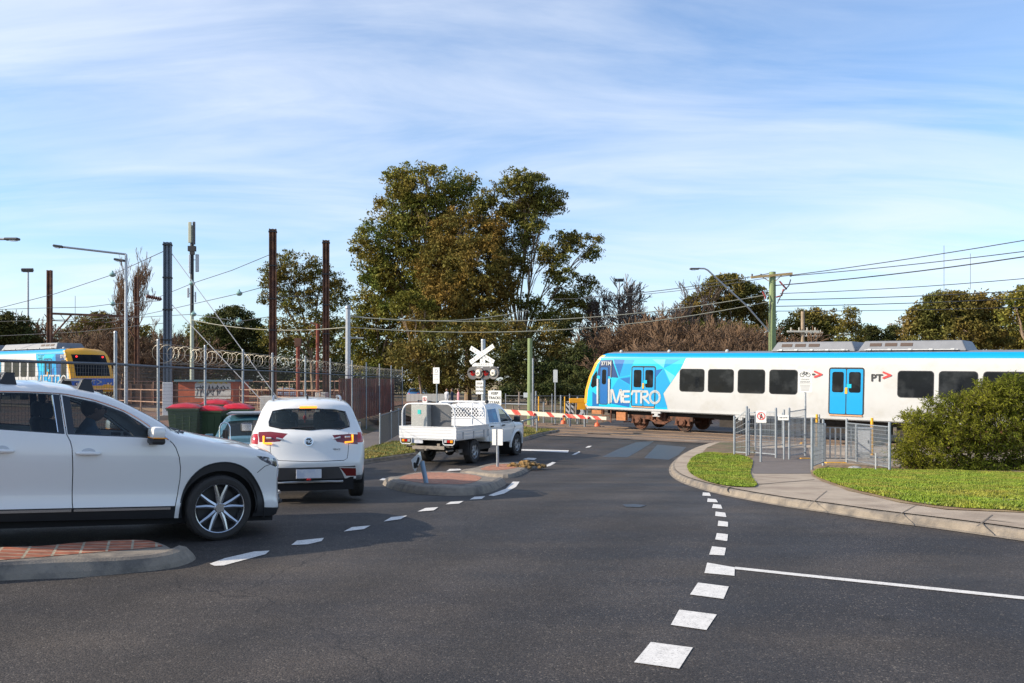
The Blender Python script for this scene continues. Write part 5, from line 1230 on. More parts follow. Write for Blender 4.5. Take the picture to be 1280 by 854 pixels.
def far_train():
    ex = Vector((-.829,.559,0)).normalized(); ey = Vector((.559,.829,0)).normalized(); Y0 = 58.5; zr = .12
    Pn = Vector(((87-640)/F*Y0, Y0, 0)) - ex*.3
    t = thing('train', 'blue train with yellow front stabled behind the fence on the far left', 'train', (0,0,0))
    t.matrix_world = Matrix(((ex.x,ey.x,0,Pn.x),(ex.y,ey.y,0,Pn.y),(0,0,1,zr),(0,0,0,1)))
    def uv(px, py):
        a = (px-640)/F; s = (a*Pn.y-Pn.x)/(ex.x-a*ex.y); Y = Pn.y+ex.y*s; return (s, CH-(py-HZ)/F*Y-zr)
    wins = [(uv(b,0)[0], uv(a,0)[0], 2.0, 3.06) for a, b in ((35.8,43.6),(25.8,33.2),(15.8,23.6),(6,14))]
    doors = [(uv(64,0)[0], uv(55,0)[0], 1.2, 3.15, m_blu), (wins[-1][1]+.6, wins[-1][1]+2.0, 1.2, 3.15, m_blu)]
    x = doors[-1][1]+.8
    while x < 21: wins.append((x, x+1.2, 2.0, 3.06)); x += 1.75
    body, spatch, rrect, ys, nosex = build_train(t, 24.2, True, False, wins, doors, ((uv(62,0)[0], uv(62,0)[0]+7.5),(uv(62,0)[0]+8.2, uv(62,0)[0]+15)))
    xe = uv(44,0)[0]
    def cl(P): return [(max(x, nosex(z)+.14), z) for x, z in P]
    spatch(cl([(.2,1.0),(.2,3.57),(xe,3.57),(xe-.4,2.2),(xe+.5-.9,1.0)]), m_blu, 'livery_panel', .003, sp=.9)
    for mt, P_ in ((m_cyan, [(2.2,3.5),(xe-.1,3.5),(xe-.6,2.4),(3.4,2.2)]), (m_navy, [(.8,3.5),(2.1,3.5),(1.9,2.0),(.9,2.2)]), (m_mid, [(2.3,1.0),(3.9,1.0),(3.3,2.3),(2.2,2.6)]), (m_cyl, [(xe-1.2,3.5),(xe-.2,3.5),(xe-.8,2.7)])):
        spatch(cl(P_), mt, 'livery_panel', .0045, sp=.9)
    T = Matrix(((-1,0,0,0),(0,0,-1,-.02),(0,1,0,0),(0,0,0,1))); mb = MB(); x0 = -(xe-.2); w = .10
    for L_ in ([(0,0),(0,.9),(.08,.9),(.35,.1),(.62,.9),(.7,.9),(.7,0)], [(1.5,.9),(.95,.9),(.95,.5),(1.45,.5),(.95,.45),(1.0,0),(1.5,0)], [(1.7,.7),(1.8,.9),(2.4,.9)], [(2.1,.9),(2.1,0)], [(2.6,0),(2.6,.9),(3.1,.9),(3.15,.6),(2.9,.45),(3.2,0)]):
        stroke(mb, [(x0+a*.95, 1.15+b) for a, b in L_], w, T)
    stroke(mb, [(x0+3.45+.38*math.cos(2*PI*k/18), 1.6+.45*math.sin(2*PI*k/18)) for k in range(18)], w, T, closed=True)
    mb.build('lettering', m_body, t)
    p = (-(uv(79,0)[0]), 3.32); text('371M', .30, m_body, t, T @ Matrix.Translation((p[0],p[1],0)), bold=.01)
    dk = spatch(rrect(uv(83,0)[0], 1.2, uv(76,0)[0], 3.1, .1), m_groove, 'cab_door', .011); spatch(rrect(uv(82,0)[0], 1.9, uv(77,0)[0], 2.95, .1), m_twin, 'pane', .0145, dk)
    # PT and chevron on the nose
    Tn = Matrix(((0,0,-1,nosex(1.62)-.345),(-1,0,0,3.05/2),(0,1,0,1.62),(0,0,0,1)))
    Tn = Matrix(((0,0,-1,nosex(1.62)-.345),(1,0,0,3.05/2),(0,1,0,1.62),(0,0,0,1)))
    text('PT', .34, m_body, t, Tn @ Matrix.Translation((-.22,0,0)), bold=.01); mb = MB(); stroke(mb, [(.10,.15),(.42,.0),(.10,-.15)], .06, Tn); mb.build('logo_chevron', m_body, t)
far_train()
for n in (0.4, 2.0, 5.0, 6.6, 9.6, 11.2):
    # yard tracks under and beyond the stabled train
    ex = Vector((-.829,.559)); ey = Vector((.559,.829)); Pn = Vector(((87-640)/F*58.5, 58.5)); a = Pn+ey*(n+.3)-ex*22; b = Pn+ey*(n+.3)+ex*60
    mb = MB(); mb.beam((a.x,a.y,G(a.x,a.y)+.05),(b.x,b.y,G(b.x,b.y)+.05 if n > 3 else .09), .08, .12); structure(mb.build('rail', m_rail))
# ------------------------------------------------------------------ fences
m_galv = M('galvanised_post', (.30,.33,.36), .5, .5, var=.2, scale=6); m_wire = M('fence_wire', (.09,.095,.10), .6, .3, var=.1); m_dwire = M('dark_rail', (.10,.11,.125), .5, .5, var=.2)
m_razor = M('razor_wire', (.27,.25,.21), .5, .5, var=.2); m_rustp = M('rusty_steel', (.10,.045,.028), .75, var=.35, scale=3, bump=.2, bscale=20, alt=(.19,.085,.04), alts=1.5)
m_white_p = M('white_steel', (.70,.70,.68), .5, var=.06); m_rustrail = M('rusty_fence', (.36,.22,.15), .8, var=.3, scale=4)
def fence(name, pts, label, zt, zrail, posts=True, mesh=.06, coil=False, hspace=.075, cat='fence', post_r=.032, wire=.0022, base=-.05, mat_rail=None, mid=(), group=None):
    t = thing(name, label, cat, (pts[0][0], pts[0][1], 0)); o = Vector((pts[0][0], pts[0][1], 0))
    if group: t['group'] = group
    g = lambda p: G(p[0], p[1])
    if posts:
        for p in pts:
            mb = MB(); b = Vector((p[0], p[1], g(p)+base)); mb.cyl(b-o, Vector((p[0], p[1], zt(p)))-o, post_r, n=8); mb.sphere(Vector((p[0],p[1],zt(p)))-o, post_r*1.15, 8, 4); mb.build('post', m_galv, t, smooth=True)
    rails = MB()
    for a, b in zip(pts, pts[1:]): rails.tube([Vector((a[0],a[1],zrail(a)))-o, Vector((b[0],b[1],zrail(b)))-o], .028, 6)
    rails.build('top_rail', mat_rail or m_dwire, t, smooth=True)
    for k, f in enumerate(mid):
        mb = MB()
        for a, b in zip(pts, pts[1:]): mb.tube([Vector((a[0],a[1],f(a)))-o, Vector((b[0],b[1],f(b)))-o], .018, 5)
        mb.build('middle_rail', m_rustrail, t)
    if mesh:
        mb = MB()
        for a, b in zip(pts, pts[1:]):
            va, vb = Vector(a[:2]), Vector(b[:2]); L = (vb-va).length; n = max(1, int(L/mesh))
            for i in range(n):
                p = va+(vb-va)*((i+.5)/n); z0 = g(p)+.02; z1 = zrail(a)+(zrail(b)-zrail(a))*((i+.5)/n); mb.beam(Vector((p.x,p.y,z0))-o, Vector((p.x,p.y,z1))-o, wire*1.5, wire*1.5, (1,0,0))
            z0a, z0b = g(a)+.05, g(b)+.05; m = int((zrail(a)-z0a)/hspace)
            for j in range(m):
                mb.beam(Vector((a[0],a[1],z0a+(zrail(a)-z0a)*j/m))-o, Vector((b[0],b[1],z0b+(zrail(b)-z0b)*j/m))-o, wire*1.5, wire*1.5)
        mb.build('mesh_panel', m_wire, t)
    if coil:
        mb = MB(); P = []; run = 0; rnd = random.Random(3)
        for a, b in zip(coil, coil[1:]):
            va, vb = Vector((a[0],a[1],zrail(a)+.30)), Vector((b[0],b[1],zrail(b)+.30)); L = (vb-va).length; n = int(L/.42*14); d = (vb-va).normalized(); s_ = d.cross(Vector((0,0,1)))
            for i in range(n):
                an = 2*PI*(run)/14; run += 1; r = .19+.02*math.sin(run*.13)
                P.append(va+(vb-va)*(i/n)+s_*math.cos(an)*r+Vector((0,0,1))*math.sin(an)*r-o)
        mb.tube(P, .0052, 3, cap=False); mb.build('razor_coil', m_razor, t)
        mb = MB()
        for dz in (.08,.30,.52):
            for a, b in zip(coil, coil[1:]): mb.tube([Vector((a[0],a[1],zrail(a)+dz))-o, Vector((b[0],b[1],zrail(b)+dz))-o], .006, 3)
        mb.build('strand_wire', m_razor, t)
    return t
FP = [(-26,13.6),(-17,13.5),(-12,13.4),(-7.75,13.2),(-7.30,16.2),(-7.8,19.4),(-7.95,22.8),(-7.95,26),(-7.95,29.2),(-7.75,33.0),(-7.6,36.8),(-7.4,40.7),(-7.45,45),(-7.5,49.8),(-7.5,54.6),(-7.6,61)]
fence('security_fence', FP, 'tall mesh fence topped with razor wire coil running away behind the large white car', lambda p: 2.75, lambda p: 2.17 if p[1] < 30 else 2.17-.12*min(1,(p[1]-30)/15), coil=FP[5:], mesh=.075, base=-.05)
# far yard fences with pale rails
def yard_fence(P, h, label, mats, nr=3):
    t = thing('rail_fence', label, 'fence', (P[0][0], P[0][1], 0)); o = Vector((P[0][0], P[0][1], 0))
    for a, b in zip(P, P[1:]):
        n = max(1, int(math.hypot(b[0]-a[0], b[1]-a[1])/2.6))
        for i in range(n+1):
            p = Vector(a).lerp(Vector(b), i/n); z = G(p.x, p.y); mb = MB(); mb.cyl(Vector((p.x,p.y,z-.05))-o, Vector((p.x,p.y,z+h))-o, .035, n=6); mb.build('post', mats, t)
    for k in range(nr):
        mb = MB()
        for a, b in zip(P, P[1:]): mb.tube([Vector((a[0],a[1],G(*a)+h*(k+1)/nr-.03))-o, Vector((b[0],b[1],G(*b)+h*(k+1)/nr-.03))-o], .032, 5)
        mb.build('rail', mats, t)
def gl(px, py): return tuple(gp(px, py)[:2])
yard_fence([gl(150,508), gl(230,506), gl(330,506), gl(440,512)], 1.9, 'pale pipe rail fence in front of the graffiti wall beyond the tracks', m_rustrail)
yard_fence([gl(-60,514), gl(60,514), gl(150,514), gl(205,518)], 1.4, 'low rusty pipe rail fence beside the stabled train', m_rustrail, 2)
yard_fence([(-6.4,60),(-2.5,54),(1.0,50.5)], 1.2, 'grey pipe rail fence beyond the pickup truck', m_galv, 2)
yard_fence([gl(205,512), gl(300,510), gl(400,515)], 1.3, 'nearer rusty pipe rail fence between the tracks and the rusty masts', m_rustrail, 3)
t = thing('rust_mesh_screen', 'orange red construction mesh screen inside the yard behind the small white sports utility vehicle', 'screen', (0,0,0)); a = wp(300,500,62); b = wp(455,500,66); mm_ = MB(); z0 = G(a.x,62)
for k in range(60): p = a.lerp(b, k/59); mm_.beam((p.x,p.y,z0+.1),(p.x,p.y,z0+1.25), .05,.012,(1,0,0))
for k in range(9): mm_.beam((a.x,a.y,z0+.15+k*.135),(b.x,b.y,z0+.15+k*.135), .03,.03)
mm_.build('mesh_panel', M('orange_mesh', (.42,.10,.05), .8, var=.3), t)
for k in range(7): p = a.lerp(b, k/6); mb = MB(); mb.cyl((p.x,p.y,z0-.1),(p.x,p.y,z0+1.5), .05, n=6); mb.build('post', m_rustrail, t)
# low mesh fence along the footway
LFP = [gl(475,558), gl(489,550), gl(498,545), gl(506,540)]
fence('low_mesh_fence', LFP, 'waist high dark mesh fence beside the footway left of the pickup truck', lambda p: G(*p)+1.25, lambda p: G(*p)+1.18, mesh=.05, hspace=.05, wire=.004)

# ------------------------------------------------------------------ pedestrian crossing gates and fences on the right
def post(par, x, y, h, r=.035, mat=None, name='post', z0=None):
    z = G(x, y)+.1 if z0 is None else z0; mb = MB(); mb.cyl((x,y,z-.1),(x,y,z+h), r, n=10); mb.sphere((x,y,z+h), r*1.05, 8, 4); return mb.build(name, mat or m_galv, par, smooth=True)
def panel(name, label, px0, px1, hpx, mesh=.055, bars=False, frame=True, cat='fence', low=.12, infill=None, rows=None):
    """fence panel between two foot pixels; hpx = pixel rows of the two post tops"""
    a = gp(*px0, .12); b = gp(*px1, .12); t = thing(name, label, cat, (0,0,0))
    ha = (px0[1]-hpx[0])*a.y/F; hb = (px1[1]-hpx[1])*b.y/F
    for p, h in ((a, ha), (b, hb)): post(t, p.x, p.y, h, .036, z0=p.z)
    mb = MB(); 
    za0, zb0 = a.z+low, b.z+low; za1, zb1 = a.z+ha-.10, b.z+hb-.10
    if frame:
        for z0, z1 in ((za0, zb0), (za1, zb1)): mb.beam((a.x,a.y,z0),(b.x,b.y,z1), .022,.028)
        mb.build('frame_rail', m_galv, t)
    L = (b-a).length
    mb = MB()
    if bars:
        n = max(2, int(L/.16))
        for i in range(1, n):
            k = i/n; p = a.lerp(b, k); mb.beam((p.x,p.y,za0+(zb0-za0)*k),(p.x,p.y,za1+(zb1-za1)*k), .035,.035,(1,0,0))
        mb.build('vertical_bar', m_steel, t)
    else:
        n = int(L/mesh)
        for i in range(1, n):
            k = i/n; p = a.lerp(b, k); mb.beam((p.x,p.y,za0+(zb0-za0)*k),(p.x,p.y,za1+(zb1-za1)*k), .006,.006,(1,0,0))
        m = rows or 7
        for j in range(1, m): mb.beam((a.x,a.y,za0+(za1-za0)*j/m),(b.x,b.y,zb0+(zb1-zb0)*j/m), .008,.008)
        mb.build('mesh_panel', m_galv if infill is None else infill, t)
    return t, a, b
panel('mesh_fence', 'narrow galvanised mesh fence panel at the left end of the pedestrian gates', (918,569.5), (933.5,570.5), (521,509))
panel('pedestrian_gate', 'galvanised mesh gate standing behind the no pedestrians sign', (936,569.5), (970,573), (512,511), cat='gate')
panel('mesh_fence', 'galvanised mesh panel behind the pedestrian gate beside the tracks', (944.5,563), (978.5,560), (519,517))
panel('mesh_fence', 'slanting galvanised mesh panel between the gate opening and the cyclist sign', (986.5,575), (1006.5,570.5), (511,508), mesh=.10)
panel('mesh_fence', 'galvanised mesh panel beyond the pedestrian opening next to the yellow post', (980,564), (1024,558), (520,519), mesh=.08)
panel('mesh_fence', 'short mesh panel at the path edge seen almost end on beside the palisade gate', (1015,588.5), (1029,583), (524,525.5), mesh=.06, rows=9)
panel('palisade_gate', 'grey palisade gate of upright bars between the short mesh panel and the cabinet', (1031,578), (1070.5,578), (530.5,531), bars=True, cat='gate')
panel('mesh_fence', 'galvanised mesh fence panel in front of the grey cabinet', (1058.5,579), (1112,590), (524.5,529), mesh=.05, rows=10)
for px, py, top, lab in ((1021,561,518,'yellow post behind the mesh panel near the cyclist sign'), (1090,572,522.5,'tall yellow post beside the grey cabinet'), (673.5,524,495,'yellow post beyond the boom gate beside the green pole'), (706,524,496,'yellow post left of the black striped board')):
    p = gp(px, py, .05); h = (py-top)*p.y/F; mb = MB(); mb.cyl((0,0,-.1),(0,0,h), .045, n=10); o = mb.build('bollard', M('yellow_post', (.78,.40,.02), .5, var=.1), smooth=True); o.location = p; tag(o, lab, 'bollard', 'yellow posts at the crossing')
# cabinet, low marker, foot boards
p = gp(1079,573,.1); t = thing('equipment_cabinet', 'small grey steel cabinet behind the mesh fence', 'cabinet', p, R(-22)); mb = MB(); mb.box((0,0,.55),(.50,.36,.80),0,.015); mb.build('casing', m_steel, t); mb = MB(); mb.box((0,-.185,.55),(.42,.012,.70)); d_ = mb.build('door', M('pale_steel', (.50,.51,.53), .45, .3), t); mb = MB(); mb.box((.15,-.2,.55),(.02,.02,.10)); mb.build('handle', m_blk, d_)
mb = MB(); mb.box((0,0,.97),(.58,.44,.04)); mb.box((0,0,.08),(.4,.3,.2)); mb.build('cap_and_plinth', m_steel, t)
for a, b, lab in (((1000,573.2),(1013,573.2),'yellow tactile strip at the end of the dark path'), ((1032,578.5),(1057,578.5),'yellow edge strip under the palisade gate')):
    A = gp(*a,.14); B = gp(*b,.14); mb = MB(); mb.beam(A, B, .16, .03); tag(mb.build('tactile_strip', M('yellow_paint', (.75,.38,.04), .7, var=.15)), lab, 'ground strip')
for P in (((994,565),(1002,553)), ((1006,549),(1008,546))):
    A = gp(*P[0],.02); B = gp(*P[1],.02); mb = MB(); mb.beam(A, B, .10, .008); structure(mb.build('lane_marking', M('yellow_paint', (.75,.38,.04), .7, var=.15)))
A = gp(1032,567); B = gp(1180,540); mb = MB(); mb.beam((A.x,A.y,A.z+.05),(B.x,B.y,B.z+.05), .12, .12); tag(mb.build('timber_edge', M('pale_timber', (.42,.30,.14), .8, var=.2)), 'long pale timber edge beside the track behind the palisade gate', 'timber edge')
p = gp(1068.5,587,.12); mb = MB(); mb.sphere((0,0,.02), .20, 10, 6, (1,.7,.4)); o = mb.build('rock', M('pale_rock', (.35,.34,.33), .9, var=.3), smooth=True); o.location = p; tag(o, 'small pale rock on dry ground in front of the palisade gate', 'rock')
p = gp(1094.5,589,.12); mb = MB(); mb.box((0,0,.22),(.022,.015,.50)); o = mb.build('marker_stake', m_white_p); o.location = p; tag(o, 'thin white stake in front of the mesh fence', 'marker')

# ------------------------------------------------------------------ signs
def sign(px, py, label, boards, pole=None, name='road_sign', r=.03, cat='sign', off=.12, polemat=None, rz=-.42, toppx=None):
    """px, py = foot pixel; boards = list of (left, top, right, bottom pixels, material, painter)"""
    p = gp(px, py, off); t = thing(name, label, cat, p, rz); Y = p.y
    if toppx is not None:
        mb = MB(); mb.cyl((0,0,-.1),(0,0,(py-toppx)*Y/F), r, n=10); mb.build('pole', polemat or m_galv, t, smooth=True)
    for (x0, y0, x1, y1, mt, fn) in boards:
        w = (x1-x0)*Y/F; h = (y1-y0)*Y/F; cx = ((x0+x1)/2-px)*Y/F; cz = (py-(y0+y1)/2)*Y/F
        mb = MB(); mb.prism([(a*w/2, b*h/2) for a, b in rr_unit(w, h)], .012, face_T((cx, -r-.004, cz))); b = mb.build('sign_board', mt, t)
        if fn: fn(t, b, face_T((cx, -r-.018, cz)), w, h)
    return t
def rr_unit(w, h, r=.06):
    P = []; rx, ry = min(.9, 2*r*min(w,h)/w), min(.9, 2*r*min(w,h)/h)
    for sx, sy, a0 in ((1,-1,-90),(1,1,0),(-1,1,90),(-1,-1,180)):
        for i in range(4): a = R(a0+30*i); P.append((sx*(1-rx)+rx*math.cos(a), sy*(1-ry)+ry*math.sin(a)))
    return P
m_sign = M('sign_white', (.72,.72,.70), .4, var=.04, scale=8); m_back = M('sign_back', (.42,.45,.48), .4, .5, var=.1)
def lines(L_, size, mat=None, gap=1.25):
    def f(t, b, T, w, h):
        n = len(L_)
        for i, s_ in enumerate(L_): text(s_, size*h, mat or m_txt, b, T @ Matrix.Translation((0, ((n-1)/2-i)*size*h*gap, 0)), depth=.002, bold=.006*h)
    return f
def f_nopeds(t, b, T, w, h):
    mb = MB(); r = w*.36; stroke(mb, [(r*math.cos(2*PI*k/24), r*math.sin(2*PI*k/24)+h*.06) for k in range(24)], w*.07, T, closed=True); stroke(mb, [(-r*.7, r*.7+h*.06), (r*.7, -r*.7+h*.06)], w*.06, T, .002, .006); mb.build('prohibition_ring', m_redl, b)
    mb = MB(); T2 = T; stroke(mb, [(0,h*.22),(0,h*.21)], w*.12, T2); stroke(mb, [(0,h*.14),(.0,h*.02),(-w*.10,-h*.14)], w*.10, T2); stroke(mb, [(0,h*.02),(w*.10,-h*.12)], w*.08, T2); stroke(mb, [(-w*.14,h*.04),(0,h*.13),(w*.13,h*.05)], w*.05, T2); mb.build('walking_figure', m_txt, b)
sign(951,578,'white sign with red ring and crossed walking figure in front of the mesh gate', [(945.5,513.5,958,528.5,m_sign,f_nopeds)], toppx=527, r=.035)
sign(980,575,'small white lettered sign between two gate posts', [(973,519,986,525.3,m_sign,lines(['USE GATE'],.34))], toppx=512, r=.03)
def f_bike(t, b, T, w, h):
    mb = MB(); c = h*.28
    for s_ in (-1,1): stroke(mb, [(s_*w*.22+w*.15*math.cos(2*PI*k/14), c+w*.15*math.sin(2*PI*k/14)) for k in range(14)], w*.035, T, closed=True)
    stroke(mb, [(-w*.22,c),(-w*.08,c+w*.2),(w*.14,c+w*.2),(w*.22,c)], w*.035, T); stroke(mb, [(-w*.08,c+w*.2),(0,c),(w*.14,c+w*.2)], w*.035, T); stroke(mb, [(-w*.12,c+w*.24),(-w*.04,c+w*.24)], w*.04, T); mb.build('bicycle_symbol', m_txt, b)
    text('CYCLISTS', h*.085, m_txt, b, T @ Matrix.Translation((0,h*.07,0)), depth=.002); text('DISMOUNT', h*.085, m_txt, b, T @ Matrix.Translation((0,-h*.04,0)), depth=.002)
    mb = MB(); stroke(mb, [(-w*.45,-h*.12),(w*.45,-h*.12)], w*.02, T)
    for k in range(5): stroke(mb, [(-w*.36+.02*k*w,-h*(.19+.055*k)),(w*.36-.02*k*w,-h*(.19+.055*k))], w*.022, T)
    mb.build('small_print', M('grey_print', (.22,.22,.22), .6), b)
sign(1006.5,570.5,'tall white cyclist sign with bicycle drawing beside the gates', [(998.3,462.5,1014.7,490.5,m_sign,f_bike)], toppx=463, r=.035, polemat=m_steel)
# tilted keep left sign on the island
p = gp(533.5,604,.15); s_ = p.y/F; t = thing('keep_left_sign', 'knocked over white arrow sign leaning on a bent blue post on the brick island', 'sign', p, R(-30))
mb = MB(); mb.cyl((0,0,-.05),((526-533.5)*s_,0,(604-577)*s_), .045, n=12); mb.build('pole', M('blue_grey_steel', (.22,.30,.38), .5, .4), t, smooth=True)
T = face_T(((521.5-533.5)*s_, -.07, (604-577.5)*s_)); K = [((x-521.5)*s_, -(y-577.5)*s_) for x, y in ((513.5,575.5),(527,564.5),(529,574),(519.5,590),(516.5,586))]
mb = MB(); mb.prism(K, .015, T); b = mb.build('sign_board', m_sign, t)
mb = MB(); A = [((x-521.5)*s_, -(y-577.5)*s_) for x, y in ((525,573),(523,579),(519.8,583))]; stroke(mb, A, .05, T, .015, .021); stroke(mb, [((x-521.5)*s_, -(y-577.5)*s_) for x, y in ((522.9,583),(519.4,584.2),(519.0,579.8))], .05, T, .016, .022); mb.build('arrow', m_txt, b)
# back of a square sign on the low island
sign(622,583.5,'blank white backed square sign on a round post on the low island', [(615.5,536.5,622-1.0,556.5,m_white_p,None),(622+1.0,536.5,630,556.5,m_white_p,None)], toppx=537, r=.038, off=.10, polemat=m_galv)
def f_park(t, b, T, w, h):
    mb = MB(); stroke(mb, [(w*.22*math.cos(2*PI*k/16), h*.28+w*.22*math.sin(2*PI*k/16)) for k in range(16)], w*.05, T, closed=True); stroke(mb, [(-w*.4,-h*.08),(w*.4,-h*.08)], w*.03, T)
    for k in range(2): stroke(mb, [(-w*.3,h*(.08-.3*k)),(w*.3,h*(.08-.3*k))], w*.06, T)
    mb.build('symbol', M('grey_print', (.22,.22,.22), .6), b)
sign(546,548,'white upright rectangular sign on a slim pole behind the pickup truck', [(541.5,459.5,550.5,479.5,m_sign,f_park)], toppx=460, r=.03)
sign(694,528,'grey back of a rectangular sign on a tall pole before the yellow train barrier', [(691.8,462.5,697.5,478,m_back,None)], toppx=462, r=.035)
sign(617.5,552,'white sign reading keep tracks clear', [(610.2,488.3,628.2,506.8,m_sign,lines(['KEEP','TRACKS','CLEAR'],.24,gap=1.28))], toppx=487, r=.035)
sign(531,548,'small white pictogram sign on the gates behind the pickup truck', [(528.5,495,535,504.5,m_sign,f_nopeds)], toppx=500, r=.03)
sign(664,548-16,'small grey box sign near the base of the green pole', [(653.8,491,659.5,497,m_back,None)], toppx=491, r=.02)
# striped barrier board and white arrow board beside the train
p = gp(712,529,.05); s_ = p.y/F; t = thing('hazard_board', 'black and white diagonal striped board beside the train nose', 'sign', p); W_, H_ = 9.5*s_, 22*s_
mb = MB(); mb.box((0,0,H_/2+.25),(W_,.03,H_)); b = mb.build('sign_board', m_sign, t); T = face_T((0,-.017,H_/2+.25)); mb = MB()
for k in range(-2,4):
    P = [(-W_/2, -H_/2+k*.30+.34),(W_/2, -H_/2+k*.30-.16),(W_/2, -H_/2+k*.30-.02),(-W_/2, -H_/2+k*.30+.48)]
    P = [(x, max(-H_/2, min(H_/2, y))) for x, y in P]
    if abs(P[0][1]-P[3][1])+abs(P[1][1]-P[2][1]) > .05: mb.prism([P[0],(P[1][0],P[1][1]-.0),(P[2][0],P[2][1]+.0),P[3]], .003, T)
mb.build('stripe', m_txt, b); mb = MB(); mb.cyl((-.1,.04,-.1),(-.1,.04,H_*.8), .03, n=8); mb.build('pole', m_galv, t)
p = gp(726,529,.05); s_ = p.y/F; t = thing('arrow_board', 'white board with chevron arrow low in front of the train nose', 'sign', p); T = face_T((0,0,14*s_)); c = lambda L_: [((x-726)*s_, -(y-514)*s_) for x, y in L_]
mb = MB(); mb.prism(c([(724,509.5),(727,509),(730.5,513.5),(727,518),(723.5,517.5),(726,513.5)]), .03, T); mb.build('arrow', m_sign, t); mb = MB(); mb.cyl((0,.05,-.1),(0,.05,16*s_), .03, n=8); mb.box((0,.02,14*s_),(.5,.03,.55)); mb.build('pole', m_blk, t)
# yellow beam barrier behind
A = wp(711.5,501,48); B = wp(733,501,48); t = thing('yellow_beam_barrier', 'yellow horizontal beam barrier on posts in front of the train nose', 'barrier', (A.x,48,G(A.x,48))); z = A.z-G(A.x,48); w = B.x-A.x
mb = MB(); mb.box((w/2,0,z),(w,.25,.26),0,.03); mb.box((w*.72,-.02,z-.28),(.5,.2,.4)); mb.build('beam', m_yel, t)
for k in (.05,.9): mb = MB(); mb.cyl((w*k,0,-.1),(w*k,0,z), .06, n=8); mb.build('post', m_galv, t)
for i, (px, top, bot) in enumerate(((701,494,529),(720,503,527),(722,496,529),(669.8,489,527),(649,490,530),(679.5,503,528))):
    p = gp(px, bot); mb = MB(); mb.cyl((0,0,-.1),(0,0,(bot-top)*p.y/F), .05, n=8); o = mb.build('fence_post', M('post_brown', (.25,.20,.17), .8, var=.2) if i in (1,4) else m_galv, smooth=True); o.location = p
    tag(o, ('grey fence post left of the striped hazard board','brown fence post between the striped board and the white arrow board','grey fence post directly left of the white arrow board','grey fence post right behind the green pole','brown fence post left of the green pole beyond the boom','thin short grey post right of the yellow post')[i], 'post')
FQ = [tuple(gp(632,527)[:2]), tuple(gp(660,528)[:2]), tuple(gp(690,528)[:2]), tuple(gp(712,528)[:2]), tuple(gp(734,528)[:2])]
fence('mesh_fence', FQ, 'dark mesh fence beyond the boom gate in front of the dark trees', lambda p: G(*p)+1.7, lambda p: G(*p)+1.6, mesh=.10, hspace=.16, wire=.006)
# pipe rail in front of the boom gate
t = thing('pipe_handrail', 'bent grey pipe rail on two posts beside the white pickup truck', 'handrail', gp(653,545)); o = gp(653,545)
P = [gp(600,547), gp(640,545,0), gp(653.5,545.5,0), gp(671,543,0)]; hh = lambda p, py: CH-(py-HZ)/F*p.y
mb = MB(); q = [Vector((p.x,p.y,hh(p, y)))-o for p, y in zip(P, (536,529,526.5,522))]; mb.tube(q, .035, 8); mb.build('rail', m_galv, t, smooth=True)
for p, qq in zip(P[2:], q[2:]): mb = MB(); mb.cyl(p-o-Vector((0,0,.1)), qq, .04, n=8); mb.build('post', m_galv, t, smooth=True)

# ------------------------------------------------------------------ level crossing signal and boom
p = gp(604,545); s_ = p.y/F; o = p; t = thing('crossing_signal', 'railway crossing signal with white crossed boards and four round lamp hoods', 'crossing signal', p, R(-26)); zc = lambda y: (545-y)*s_; xc = lambda x: (x-604)*s_
mb = MB(); mb.cyl((0,0,-.1),(0,0,zc(425.3)), .10, n=16); mb.lathe([(.001,.05),(.10,.04),(.105,0)], Matrix.Translation((0,0,zc(425.3))), 16); mb.build('mast', m_steel, t, smooth=True)
m_stop = m_sign
for i, (a, b, word) in enumerate((((588,434.7),(621,453.3),'RAILWAY'), ((588,453.3),(621,432.7),'CROSSING'))):
    A = Vector((xc(a[0]),0,zc(a[1]))); B = Vector((xc(b[0]),0,zc(b[1]))); L_ = (B-A).length; an = math.atan2(B.z-A.z, B.x-A.x); c_ = (A+B)/2
    T = Matrix.Translation((c_.x, -.13-.03*i, c_.z)) @ Matrix.Rotation(R(90),4,'X') @ Matrix.Rotation(an,4,'Z'); h = .205
    mb = MB(); mb.prism([(-L_/2,-h/2),(L_/2,-h/2),(L_/2,h/2),(-L_/2,h/2)], .02, T); bd = mb.build('cross_board', m_sign, t)
    for k, ch in enumerate(word):
        u = ((k+.5)/len(word)-.5)*L_*.94
        if i == 0 and abs(u) < .11: continue
        text(ch, .15, M('grey_print', (.22,.22,.22), .6), bd, T @ Matrix.Translation((u,0,.0225)), depth=.001)
mb = MB(); T = face_T((xc(605.3), -.13, zc(453.8))); mb.prism([(-.60*.9,-.16),(.60*.9,-.16),(.60*.9,0),(.13,0),(.13,.20),(-.13,.20),(-.13,0),(-.60*.9,0)], .02, T); bd = mb.build('track_count_board', m_sign, t)
text('2', .17, M('grey_print', (.22,.22,.22), .6), bd, T @ Matrix.Translation((0,.09,.022)), depth=.001); text('TRACKS', .15, M('grey_print', (.22,.22,.22), .6), bd, T @ Matrix.Translation((0,-.08,.022)), depth=.001, spacing=1.3)
mb = MB(); mb.beam((xc(589),-.1,zc(459.8)),(xc(627),-.1,zc(459.8)), .05,.05); mb.build('cross_arm', M('pale_metal', (.5,.5,.5), .4, .4), t)
